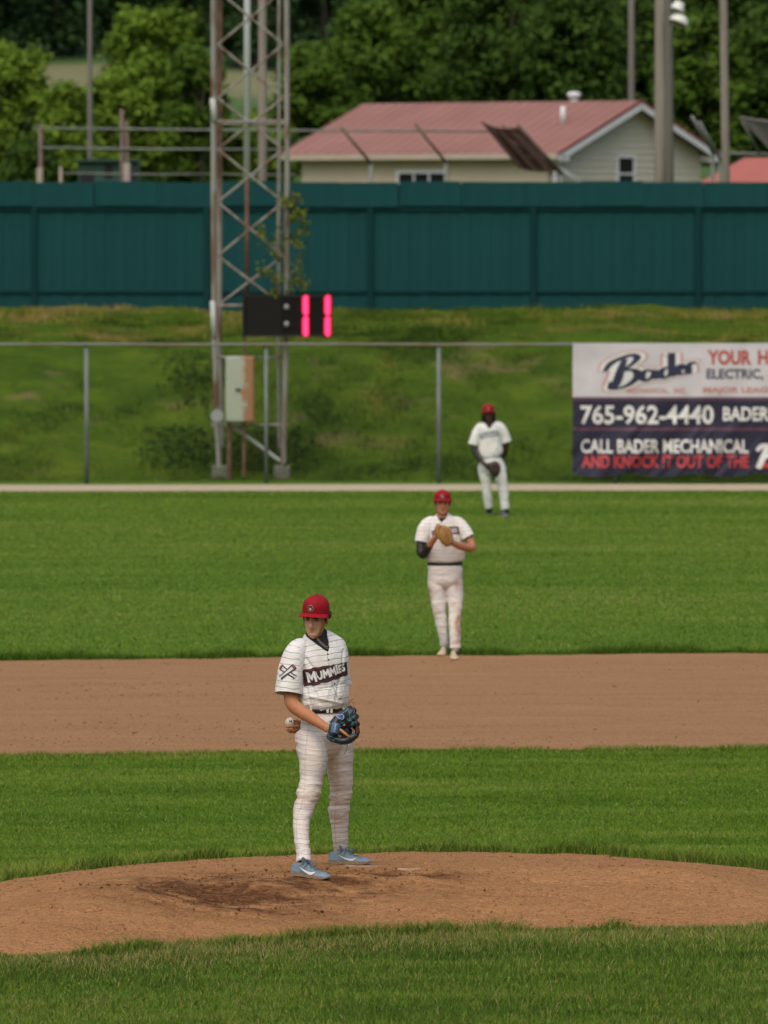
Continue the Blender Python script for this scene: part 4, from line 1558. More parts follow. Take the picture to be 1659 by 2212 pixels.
def pole(u, y, wpx, label, m, vb=600, lean=0, name='light_pole', top=15.0):
    x = at(u, 300, y).x
    o = empty(name, (x, y, 2.95), label, 'pole', 'wooden poles above the teal wall')
    r = wpx / px(y) / 2
    x2 = at(u + lean, 0, y).x
    link('shaft', tube_mesh([(x, y, 2.5), ((x + x2) / 2, y, 6.5), (x2, y, 10.0), (x2 + (x2 - x) * 0.5, y, top)], r * 1.03, 12, r1=r * 0.93), m, o)
    link('strap', tube_mesh([(x2, y, 12.2), (x2, y, 12.5)], r * 1.15, 12), M_galv, o)
    return o


pole(194, 172, 11, 'thin grey wooden pole standing left behind the small green hut', M_wood2)
pole(567, 150, 19, 'pinkish wooden pole seen through the lattice tower', M_wood)
pole(1364, 212, 14, 'slim brown pole behind the right end of the ridge', M_wood2)
pl = pole(1426, 160, 24, 'left and thicker of two wooden poles standing close together', M_wood, lean=0)
pole(1449, 161.2, 19, 'right of two close wooden poles, half hidden by the other', M_wood2, lean=-6)
pole(1572, 165, 18, 'grey wooden pole at the right corner of the house', M_wood, lean=-10)
# flood lamps
M_lampw = noisy('lamp enamel', [(0.3, (0.60, 0.62, 0.56)), (0.7, (0.70, 0.72, 0.66))], 3.0, rough=0.4)
for u, v, sc, lab in ((1464, 17, 1.0, 'upper round floodlight on the double pole'), (1467, 46, 1.15, 'lower round floodlight on the double pole')):
    c = at(u, v, 159.5)
    fl = empty('flood_lamp', c, lab, 'lamp', 'flood lamps on the double pole')
    bm = bmesh.new()
    prof = [(0.05, 0.150), (0.115, 0.142), (0.165, 0.115), (0.205, 0.06), (0.228, -0.01), (0.235, -0.065)] if v > 30 else [(0.09, 0.16), (0.13, 0.15), (0.15, 0.09), (0.17, 0.02), (0.19, -0.06), (0.195, -0.08)]
    rr = []
    tiltm = Matrix.Rotation(math.radians(24), 3, 'Y') @ Matrix.Rotation(math.radians(-14), 3, 'X')
    for r, z in prof:
        rr.append([bm.verts.new(c + tiltm @ Vector((math.cos(t_) * r * sc * 0.85, math.sin(t_) * r * sc * 0.85, z * sc * 0.85))) for t_ in np.linspace(0, 2 * math.pi, 20, endpoint=False)])
    for A_, B_ in zip(rr, rr[1:]):
        for k in range(20):
            bm.faces.new((A_[k], A_[(k + 1) % 20], B_[(k + 1) % 20], B_[k]))
    bm.faces.new(rr[0])
    link('shade', bm_mesh(bm), M_lampw, fl)
    bm = bmesh.new()
    add_ball(bm, c + tiltm @ Vector((0, 0, -0.045 * sc)), 0.14 * sc, 0.14 * sc, 0.04 * sc, tiltm, 14)
    link('lens', bm_mesh(bm), flat('lamp lens', (0.30, 0.22, 0.17), 0.3), fl)
    link('bracket', tube_mesh([c + tiltm @ Vector((0, 0, 0.15)), at(1447, v + 5, 159.8)], 0.03, 6), M_galv, fl)

# ================================================================== BACKSTOP RAILS AND NETS
BKY = 166.0
bk = empty('backstop', (at(300, 400, BKY).x, BKY, 2.95), 'long pipe rail backstop of a second field, its arms leaning left', 'fence')
M_pipe = noisy('old pipe', [(0.3, (0.13, 0.15, 0.13)), (0.7, (0.21, 0.23, 0.205))], 3.0, rough=0.6)
M_brown = noisy('brown pipe', [(0.3, (0.10, 0.07, 0.06)), (0.7, (0.17, 0.12, 0.10))], 3.0, rough=0.7)
for (u0, v0), (u1, v1), r in (((92, 277), (1060, 284), 0.026), ((92, 319), (620, 323), 0.026), ((140, 374), (480, 376), 0.018), ((480, 376), (640, 377), 0.018)):
    link('rail', tube_mesh([at(u0, v0, BKY), at((u0 + u1) / 2, (v0 + v1) / 2 + 1.5, BKY), at(u1, v1, BKY)], r, 7), M_pipe, bk)
for u, vt_, w_, m_ in ((87, 268, 9, M_brown), (263, 236, 9, M_brown), (274, 262, 8, M_brown), (131, 360, 8, M_wood)):
    link('post', tube_mesh([(at(u, 300, BKY).x, BKY + 0.06, 2.6), (at(u, 300, BKY).x, BKY + 0.06, at(u, vt_, BKY).z)], w_ / px(BKY) / 2, 8), m_, bk)
for u, vt_, w_ in ((86, 362, 14), (274, 352, 15)):
    link('post_sleeve', tube_mesh([(at(u, 300, BKY).x, BKY - 0.02, 2.6), (at(u, 300, BKY).x, BKY - 0.02, at(u, vt_, BKY).z)], w_ / px(BKY) / 2, 10), M_wood, bk)
for u, vt_, au, av in ((801, 352, 737, 276), (963, 350, 897, 268), (1206, 368, 1041, 264), (1188, 368, 1085, 270), (1213, 375, 1118, 268), (1540, 330, 1494, 250), (1556, 345, 1510, 262)):
    p0 = at(u, vt_, BKY)
    link('post', tube_mesh([(p0.x, BKY + 0.05, 2.6), (p0.x, BKY + 0.05, p0.z)], 0.045, 8), M_pipe, bk)
    link('arm', tube_mesh([p0, at(au, av, BKY - 0.4)], 0.036, 8), M_brown if u < 1300 else M_pipe, bk)


def net(name, label, corners, m, folds, seed):
    """a hanging netting sheet: a grid of cords between four corners, sagging"""
    c = [at(*q) for q in corners]
    o = empty(name, sum(c, Vector()) / 4, label, 'net')
    nu_, nv_ = 34, 26
    V = []
    for j in range(nv_ + 1):
        for i_ in range(nu_ + 1):
            a, b_ = i_ / nu_, j / nv_
            p_ = (c[0] * (1 - a) + c[1] * a) * (1 - b_) + (c[3] * (1 - a) + c[2] * a) * b_
            p_ = p_ + Vector((0, -0.10 * math.sin(a * folds * 6.28 + seed) * (0.2 + b_), -0.07 * math.sin(math.pi * a)))
            V.append(p_)
    bm = bmesh.new()
    w_ = 0.011
    for j in range(nv_ + 1):
        for i_ in range(nu_ + 1):
            p_ = V[j * (nu_ + 1) + i_]
            for q in ((i_ + 1, j), (i_, j + 1)):
                if q[0] <= nu_ and q[1] <= nv_:
                    p2 = V[q[1] * (nu_ + 1) + q[0]]
                    add_tube(bm, [p_, p2], w_, 3, cap=False)
    link('netting', bm_mesh(bm), m, o, smooth=False, kind='stuff')
    link('edge_cord', tube_mesh([V[i_] for i_ in range(nu_ + 1)], 0.03, 6), m, o)
    return o


M_net = flat('rusty brown net', (0.100, 0.056, 0.045), 0.9)
M_net2 = flat('grey net', (0.20, 0.19, 0.18), 0.9)
net('net', 'bunched dark brown netting on leaning arms before the red roof', [(1044, 268, BKY - .4), (1120, 276, BKY - .4), (1212, 366, BKY), (1120, 362, BKY)], M_net, 3.0, 0.4)
net('net', 'grey netting stretched over the orange roof at the right end', [(1598, 253, BKY - .4), (1720, 258, BKY - .4), (1740, 372, BKY), (1672, 332, BKY)], M_net2, 1.5, 1.4)
link('rail', tube_mesh([at(1540, 331, BKY), at(1760, 334, BKY)], 0.035, 7), M_pipe, bk)
link('arm', tube_mesh([at(1600, 254, BKY - .4), at(1640, 332, BKY)], 0.035, 7), M_pipe, bk)
link('arm', tube_mesh([at(1600, 254, BKY - .4), at(1675, 335, BKY)], 0.035, 7), M_pipe, bk)

# ---- small green hut
UY = 170.0
g0, g1 = at(168, 348, UY), at(299, 410, UY)
hut = empty('hut', ((g0.x + g1.x) / 2, UY, 2.95), 'small dark green hut with black openings behind the rails', 'hut')
M_hut = noisy('hut green', [(0.3, (0.018, 0.062, 0.048)), (0.7, (0.026, 0.080, 0.060))], 2.0, rough=0.6)
M_open = flat('dark opening', (0.008, 0.009, 0.014), 0.8)
link('body', box_mesh(((g0.x + g1.x) / 2, UY + 0.5, (g0.z + 2.9) / 2), g1.x - g0.x, 1.0, g0.z - 2.9, bev=0.02), M_hut, hut, smooth=False)
link('roof', box_mesh(((g0.x + g1.x) / 2, UY + 0.45, g0.z + 0.02), g1.x - g0.x + 0.12, 1.25, 0.05), M_hut, hut, smooth=False)
for u0, u1, v0, v1 in ((172, 203, 372, 405), (226, 243, 356, 384), (282, 296, 368, 405)):
    a, b_ = at(u0, v0, UY), at(u1, v1, UY)
    link('opening', box_mesh(((a.x + b_.x) / 2, UY - 0.01, (a.z + b_.z) / 2), b_.x - a.x, 0.03, a.z - b_.z), M_open, hut, smooth=False)

# ================================================================== PEOPLE
def proj(co):
    """photograph coordinates of world points (n,3)"""
    d = np.asarray(co, float) - np.array(CAM)
    z = d @ np.array(CF)
    return np.c_[CU + FPX * d[:, 0] / z, CV - FPX * (d @ np.array(CUP)) / z]


def on(u, v, tree, lift=0.003, far=200.0):
    """the point of a surface seen at (u, v), lifted off it"""
    d = (at(u, v, 10.0) - CAM).normalized()
    hit, nrm, _, _ = tree.ray_cast(CAM, d, far)
    if hit is None:
        return None
    if nrm.dot(d) > 0:
        nrm = -nrm
    return hit + nrm * lift


def trees_of(*mes):
    V, F, o = [], [], 0
    for me in mes:
        me.calc_loop_triangles()
        t = np.empty(len(me.loop_triangles) * 3, np.int32)
        me.loop_triangles.foreach_get('vertices', t)
        c = get_co(me)
        V.append(c); F.append(t.reshape(-1, 3) + o)
        o += len(c)
    return BVHTree.FromPolygons([tuple(x) for x in np.vstack(V)], np.vstack(F).tolist())


def skin_mat(name, col, lip, sub=0.12, pale=None):
    pale = pale or col
    m, n, b = new_mat(name)
    f = noise_node(n, coords(n), 22.0, 5.0, 0.6)
    f2 = noise_node(n, coords(n), 5.0, 3.0, 0.6)
    c = mix(n, ramp(n, f, [(0.35, 0.0), (0.7, 1.0)]), tuple(x * 0.90 for x in col), col)
    c = mix(n, ramp(n, f2, [(0.45, 0.0), (0.75, 0.4)]), c, (min(1, col[0] * 1.05), col[1] * 0.82, col[2] * 0.75))
    c = mix(n, attr(n, 'face'), c, pale)
    c = mix(n, attr(n, 'lip'), c, lip)
    n.links.new(c, b.inputs['Base Color'])
    bump(n, b, noise_node(n, coords(n), 90.0, 3.0), 0.25, 0.004)
    b.inputs['Roughness'].default_value = 0.58
    b.inputs['Specular IOR Level'].default_value = 0.3
    b.inputs['Subsurface Weight'].default_value = sub
    b.inputs['Subsurface Radius'].default_value = (0.012, 0.005, 0.003)
    return m


def cloth_mat(name, col, line=None, spacing=0.04, width=0.0022, soil=(0.40, 0.30, 0.19), rough=0.85, fold=0.35):
    """cloth with thin uneven printed lines (attribute stripe, metres) and soil (attribute soil)"""
    m, n, b = new_mat(name)
    v = coords(n)
    big = noise_node(n, v, 6.0, 4.0, 0.6)
    c = mix(n, ramp(n, big, [(0.42, 0.0), (0.75, 0.55)]), col, tuple(x * y for x, y in zip(col, (0.97, 0.90, 0.74))))
    if line:
        wob = noise_node(n, coords(n, (1, 1, 1)), 5.0, 2.0, 0.5)
        s_ = math_node(n, 'MULTIPLY_ADD', wob, 0.040, attr(n, 'stripe'))
        q = math_node(n, 'DIVIDE', s_, spacing)
        idx = math_node(n, 'FLOOR', q)
        fr = math_node(n, 'ABSOLUTE', math_node(n, 'SUBTRACT', math_node(n, 'FRACT', q), 0.5))
        ln = math_node(n, 'LESS_THAN', fr, width / spacing)
        gap = noise_node(n, coords(n, (1, 1, 3)), 5.0, 2.0)
        k = math_node(n, 'MULTIPLY', ln, ramp(n, gap, [(0.32, 0.1), (0.48, 1.0)]))
        c = mix(n, k, c, line)
    sn = noise_node(n, v, 16.0, 5.0, 0.7)
    sf = math_node(n, 'MULTIPLY', attr(n, 'soil'), ramp(n, sn, [(0.30, 0.25), (0.62, 1.0)]), clamp=True)
    c = mix(n, sf, c, soil)
    n.links.new(c, b.inputs['Base Color'])
    b.inputs['Roughness'].default_value = rough
    b.inputs['Specular IOR Level'].default_value = 0.25
    if fold:
        f = noise_node(n, coords(n, (1, 1, 2.2)), 16.0, 3.0, 0.5, 0.8)
        bump(n, b, f, fold, 0.018)
    return m


def head_volumes(bm, M, skinny=1.0):
    R = M.to_3x3()

    def P(x, y, z):
        return M @ Vector((x, y, z))
    add_ball(bm, P(0, .014, .036), .075, .096, .090, R, 24)
    X = R @ Vector((1, 0, 0))
    add_loft(bm, [(P(0, -.004, .06), .073, .088), (P(0, -.006, .02), .0755, .087), (P(0, -.009, -.015), .0755, .084), (P(0, -.013, -.045), .072, .078), (P(0, -.021, -.075), .064 * skinny, .068), (P(0, -.033, -.098), .052 * skinny, .053), (P(0, -.046, -.118), .034, .037)], axis=X, sub=3, n=28)
    add_loft(bm, [(P(0, -.086, .016), .0075, .010), (P(0, -.094, -.006), .009, .012), (P(0, -.101, -.027), .0115, .014), (P(0, -.1035, -.040), .0135, .012), (P(0, -.094, -.048), .011, .010)], axis=X, sub=3, n=14)
    for s in (-1, 1):
        add_ball(bm, P(s * .0115, -.090, -.043), .0075, .010, .0075, R, 12)
        e = R @ Matrix.Rotation(s * 0.35, 3, 'Z')
        add_ball(bm, P(s * .079, .014, -.012), .009, .019, .032, e, 14)


def face_detail(co, M):
    """push the features into the remeshed head; returns new positions and the lip mask"""
    Mi = np.array(M.inverted())
    L = co @ Mi[:3, :3].T + Mi[:3, 3]
    x, y, z = L[:, 0], L[:, 1], L[:, 2]
    front = smooth01((-y - 0.045) / 0.02) * (np.abs(z) < 0.16) * (np.abs(x) < 0.1)
    g = lambda cx, sx, cz, sz: np.exp(-((x - cx) / sx) ** 2 - ((z - cz) / sz) ** 2)
    dy = 0.0
    for s in (-1, 1):
        dy = dy + 0.0135 * g(s * .032, .016, .001, .0105)
        dy = dy - 0.0040 * g(s * .030, .020, .021, .007)
        dy = dy - 0.0035 * g(s * .046, .018, -.026, .014)
        dy = dy + 0.0030 * g(s * .040, .012, -.062, .018)
        dy = dy + 0.0030 * g(s * .024, .006, -.050, .012)
    dy = dy - 0.0040 * g(0, .021, -.0655, .0045) - 0.0048 * g(0, .018, -.0785, .0055) + 0.0040 * g(0, .025, -.0718, .0026)
    dy = dy + 0.0025 * g(0, .016, -.089, .005) - 0.0040 * g(0, .018, -.107, .010)
    dy = dy + 0.0030 * np.exp(-((np.abs(x) - .0105) / .004) ** 2 - ((z + .050) / .003) ** 2)
    L2 = L.copy()
    L2[:, 1] += dy * front
    Mf = np.array(M)
    out = L2 @ Mf[:3, :3].T + Mf[:3, 3]
    lip = np.clip(g(0, .021, -.0665, .0048) + g(0, .018, -.0775, .0050), 0, 1) * front
    face = front * smooth01((0.16 - np.abs(z)) / 0.05) * (0.75 + 0.25 * fbm(L * 60, 2, 5))
    return out, np.clip(lip * 1.1, 0, 1), np.clip(face, 0, 1)


def head_matrix(c, yaw, pitch, roll=0.0, sc=1.0):
    return Matrix.Translation(c) @ Matrix.Rotation(math.radians(yaw), 4, 'Z') @ Matrix.Rotation(math.radians(pitch), 4, 'X') @ Matrix.Rotation(math.radians(roll), 4, 'Y') @ Matrix.Scale(sc, 4)


def sub_of(o):
    return o


def make_eyes(root, M, iris=(0.03, 0.022, 0.015)):
    R = M.to_3x3()
    mw = flat('eye white', (0.26, 0.22, 0.19), 0.4)
    mi = flat('iris', iris, 0.2)
    for s in (-1, 1):
        bm = bmesh.new()
        c = M @ Vector((s * .032, -.0735, .000))
        add_ball(bm, c, .0125, .0125, .0068, R, 14)
        e = link('eye', bm_mesh(bm), mw, root)
        bm = bmesh.new()
        add_ball(bm, M @ Vector((s * .032 - .0015, -.0835, .000)), .0056, .0032, .0052, R, 10)
        link('iris', bm_mesh(bm), mi, e)


def make_brows(root, M, col):
    m = flat('brow hair', col, 0.8)
    X = M.to_3x3() @ Vector((0, 0, 1))
    for s in (-1, 1):
        bm = bmesh.new()
        add_loft(bm, [(M @ Vector((s * .013, -.0930, .0115)), .0036, .003), (M @ Vector((s * .030, -.0920, .0165)), .0042, .003), (M @ Vector((s * .047, -.0805, .0135)), .0020, .002)], axis=X, n=8)
        link('eyebrow', bm_mesh(bm), m, root)


def make_hair(root, M, col, long=0.0, seed=1):
    """hair below the cap: the back and sides of the skull, locks over the ears"""
    bm = bmesh.new()
    R = M.to_3x3()
    add_ball(bm, M @ Vector((0, .026, .012)), .082, .096, .088, R, 24)
    if long:
        for s in (-1, 1):
            add_loft(bm, [(M @ Vector((s * .070, .01, .02)), .022, .05), (M @ Vector((s * .085, .012, -.05)), .028, .055), (M @ Vector((s * .083, .01, -.05 - long)), .022, .045)], axis=R @ Vector((1, 0, 0)))
        add_loft(bm, [(M @ Vector((0, .09, .0)), .07, .03), (M @ Vector((0, .10, -.08)), .075, .03), (M @ Vector((0, .10, -.06 - long)), .06, .02)], axis=R @ Vector((1, 0, 0)))
    else:
        for s in (-1, 1):
            add_loft(bm, [(M @ Vector((s * .078, -.012, .030)), .008, .014), (M @ Vector((s * .0785, -.014, .002)), .0055, .010), (M @ Vector((s * .0765, -.016, -.020)), .003, .005)], axis=R @ Vector((1, 0, 0)))
            for k in range(5):
                q = .018 + .014 * k
                add_ball(bm, M @ Vector((s * (.091 - .003 * k), q, .026 - .010 * (k % 2))), .0125, .014, .019, R, 10)
    me = remesh(bm, 0.0045, 2)
    co = get_co(me)
    Mi = np.array(M.inverted())
    L = co @ Mi[:3, :3].T + Mi[:3, 3]
    no = get_no(me)
    co = co + no * (0.003 * fbm(L * [40, 40, 90], 3, seed))[:, None]
    set_co(me, co)
    bm = bmesh.new()
    bm.from_mesh(me)
    bad = [v for v, l in zip(bm.verts, L) if (l[1] < -0.026 and not long) or (l[2] > 0.075)]
    bmesh.ops.delete(bm, geom=bad, context='VERTS')
    bm.to_mesh(me)
    bm.free()
    return link('hair', me, noisy('hair', [(0.3, col), (0.7, tuple(min(1, c * 2.1) for c in col))], 40.0, (1, 1, 0.4), rough=0.7), root)


def make_cap(root, M, detail=True, hk=0.93):
    """red cap: crown of six panels, button, eyelets, stiff brim, round badge"""
    m_red, n, b = new_mat('red cap cloth')
    f = noise_node(n, coords(n), 60.0, 4.0, 0.6)
    c = mix(n, f, (0.23, 0.005, 0.012), (0.32, 0.009, 0.019))
    n.links.new(c, b.inputs['Base Color'])
    b.inputs['Roughness'].default_value = 0.75
    b.inputs['Specular IOR Level'].default_value = 0.2
    m_blk = flat('black thread', (0.012, 0.010, 0.010), 0.7)
    prof = [(.036, 1.00, 0.0), (.060, 1.0, 0.0), (.086, 0.978, -.001), (.110, .912, -.002), (.131, .79, -.002), (.148, .60, -.001), (.159, .37, .001), (.163, .15, .003)]
    hz = lambda z: .040 + (z - .036) * hk
    prof = [(hz(a), b, c) for a, b, c in prof]
    prof = catmull(prof, 3)
    rx, ry = .091, .1055
    n_ = 48
    bm = bmesh.new()
    rings = []
    for z, s, sh in prof:
        ring = []
        for k in range(n_):
            a = 2 * math.pi * k / n_
            pan = 1.0 + 0.010 * (abs(math.cos(3 * a)) - 0.6) * (0.3 + 0.7 * (z > .05))     # panels swell between the seams
            x, y = math.sin(a) * rx * s * pan, -math.cos(a) * ry * s * pan
            front = max(0.0, math.cos(a))
            yy = y + .012 + sh - 0.010 * front * max(0, (z - .03)) / .1 * (1 - max(0, z - .1) / .055)
            ring.append(bm.verts.new(M @ Vector((x, yy, z + 0.004 * math.cos(2 * a)))))
        rings.append(ring)
    for A, B in zip(rings, rings[1:]):
        for k in range(n_):
            bm.faces.new((A[k], A[(k + 1) % n_], B[(k + 1) % n_], B[k]))
    bm.faces.new(rings[-1])
    me = bm_mesh(bm)
    tree = bvh(me)
    cap = link('cap', me, m_red, root)
    # brim
    bm = bmesh.new()
    na, nt_ = 25, 7
    grid = []
    for i in range(na):
        a = math.radians(-80 + 160 * i / (na - 1))
        row = []
        for j in range(nt_):
            t = j / (nt_ - 1)
            bx, by = math.sin(a) * rx * .995, -math.cos(a) * ry * .995 + .012
            ox = math.copysign(abs(math.sin(a)) ** 0.82, a) * .107
            oy = by - .074 * max(0, math.cos(a)) ** 0.62 - .002
            x = bx + (ox - bx) * t
            y = by + (oy - by) * t
            z = .047 + .003 * math.cos(2 * a) - .010 * t - .0150 * (x / .1) ** 2 * (0.4 + 0.6 * t)
            row.append(bm.verts.new(M @ Vector((x, y, z))))
        grid.append(row)
    for i in range(na - 1):
        for j in range(nt_ - 1):
            bm.faces.new((grid[i][j], grid[i + 1][j], grid[i + 1][j + 1], grid[i][j + 1]))
    bmesh.ops.recalc_face_normals(bm, faces=bm.faces)
    bmesh.ops.solidify(bm, geom=bm.faces[:], thickness=0.0035)
    link('brim', bm_mesh(bm), m_red, cap)
    R = M.to_3x3()
    bm = bmesh.new()
    add_ball(bm, M @ Vector((0, .014, hz(.165))), .0085, .0085, .005, R, 12)
    link('button', bm_mesh(bm), m_blk, cap)
    Xa, Ya = R @ Vector((1, 0, 0)), R @ Vector((0, 0, 1))

    def badge(name, pts, m, lift, ox=0.0, oz=0.0):
        bm = bmesh.new()
        vs = [bm.verts.new((p[0] + ox, p[1] + oz, 0)) for p in pts]
        bm.faces.new(vs)
        me_ = bpy.data.meshes.new('b')
        bm.to_mesh(me_)
        bm.free()
        densify(me_, 0.006)
        k = M.to_scale().x
        set_co(me_, get_co(me_) * k)
        drape(me_, M @ Vector((0, -.05, 0)), Xa.normalized(), Ya.normalized(), tree, lift)
        return link(name, me_, m, cap, smooth=False)

    def oval(a, b_, n2=24):
        return [(a * math.cos(t), b_ * math.sin(t)) for t in np.linspace(0, 2 * math.pi, n2, endpoint=False)]
    # plain round badge: pale rim, dark field, cream centre
    badge('badge', oval(.0205, .0235), flat('badge rim', (0.42, 0.33, 0.24), 0.7), 0.0016, -.006, hz(.082))
    badge('badge', oval(.0180, .0210), flat('badge field', (0.045, 0.020, 0.014), 0.7), 0.0024, -.006, hz(.082))
    badge('badge', oval(.0080, .0100), flat('badge centre', (0.45, 0.42, 0.36), 0.7), 0.0032, -.006, hz(.078))
    if detail:
        for a in (-0.40, 0.40, 1.25, -1.25):
            z = hz(.120)
            bm = bmesh.new()
            p = M @ Vector((math.sin(a) * .3, -math.cos(a) * .3, z))
            d = (M @ Vector((0, 0.012, z)) - p).normalized()
            hit, nr, _, _ = tree.ray_cast(p, d, 1.0)
            if hit:
                add_ball(bm, hit + nr * (0.0004 if nr.dot(d) < 0 else -0.0004), .0042, .0042, .0042, R, 10)
                link('eyelet', bm_mesh(bm), m_blk, cap)
        for k in range(6):
            a = math.pi / 6 * (2 * k)
            pts = []
            for z, s, sh in prof[2:]:
                p = M @ Vector((math.sin(a) * .3, -math.cos(a) * .3 + .012, z))
                d = (M @ Vector((0, .012, z)) - p).normalized()
                hit, nr, _, _ = tree.ray_cast(p, d, 1.0)
                if hit:
                    pts.append(hit - d * 0.0002)
            if len(pts) > 3:
                link('seam', tube_mesh(pts, 0.0011, 5), flat('seam thread', (0.19, 0.004, 0.010), 0.8), cap)
    return cap


def add_hand(bm, wrist, d, nrm, curl=0.6, spread=0.16, scale=1.0, thumb=1, thumb_curl=0.5):
    """palm, four bent fingers and a thumb; d along the hand, nrm out of the palm, thumb side +1/-1 along d x nrm"""
    d = Vector(d).normalized()
    nrm = Vector(nrm)
    nrm = (nrm - d * nrm.dot(d)).normalized()
    s = d.cross(nrm).normalized() * thumb
    k = scale
    W = Vector(wrist)
    add_loft(bm, [(W - d * .03 * k, .029 * k, .023 * k), (W + d * .015 * k, .032 * k, .020 * k), (W + d * .055 * k, .041 * k, .017 * k), (W + d * .092 * k, .040 * k, .014 * k)], axis=s, n=18)
    for i, (off, ln) in enumerate(((.029, .074), (.0095, .083), (-.0105, .077), (-.029, .060))):
        base = W + d * (.084 - .006 * abs(i - 1)) * k + s * off * k
        dr = (d + s * spread * (1.2 - i * 0.8)).normalized()
        pts = [(base - dr * .02 * k, .0098 * k, .0092 * k)]
        p, ang = base, curl * (0.35 + 0.06 * i)
        for seg, f, rr in ((0, .45, .0092), (1, .30, .0085), (2, .25, .0072)):
            ax = dr.cross(nrm).normalized()
            dd = (Matrix.Rotation(ang, 3, ax) @ dr)
            p2 = p + dd * ln * f * k
            pts += [(p + dd * ln * f * 0.5 * k, rr * k, rr * k * .95), (p2, rr * .97 * k, rr * .92 * k)]
            p = p2
            ang += curl * (0.75 + 0.05 * i)
        add_loft(bm, pts, axis=s, sub=2, n=12)
    tb = W + d * .022 * k + s * .027 * k
    td = (d * 0.72 + s * 0.62 + nrm * 0.28).normalized()
    t2 = (d * 0.92 + s * 0.15 + nrm * (0.25 + thumb_curl)).normalized()
    q = tb + td * .042 * k
    add_loft(bm, [(tb - td * .015 * k, .014 * k, .013 * k), (tb + td * .02 * k, .0125 * k, .012 * k), (q, .0108 * k, .010 * k), (q + t2 * .018 * k, .0105 * k, .0095 * k), (q + t2 * .034 * k, .0078 * k, .0070 * k)], axis=s, sub=2, n=12)


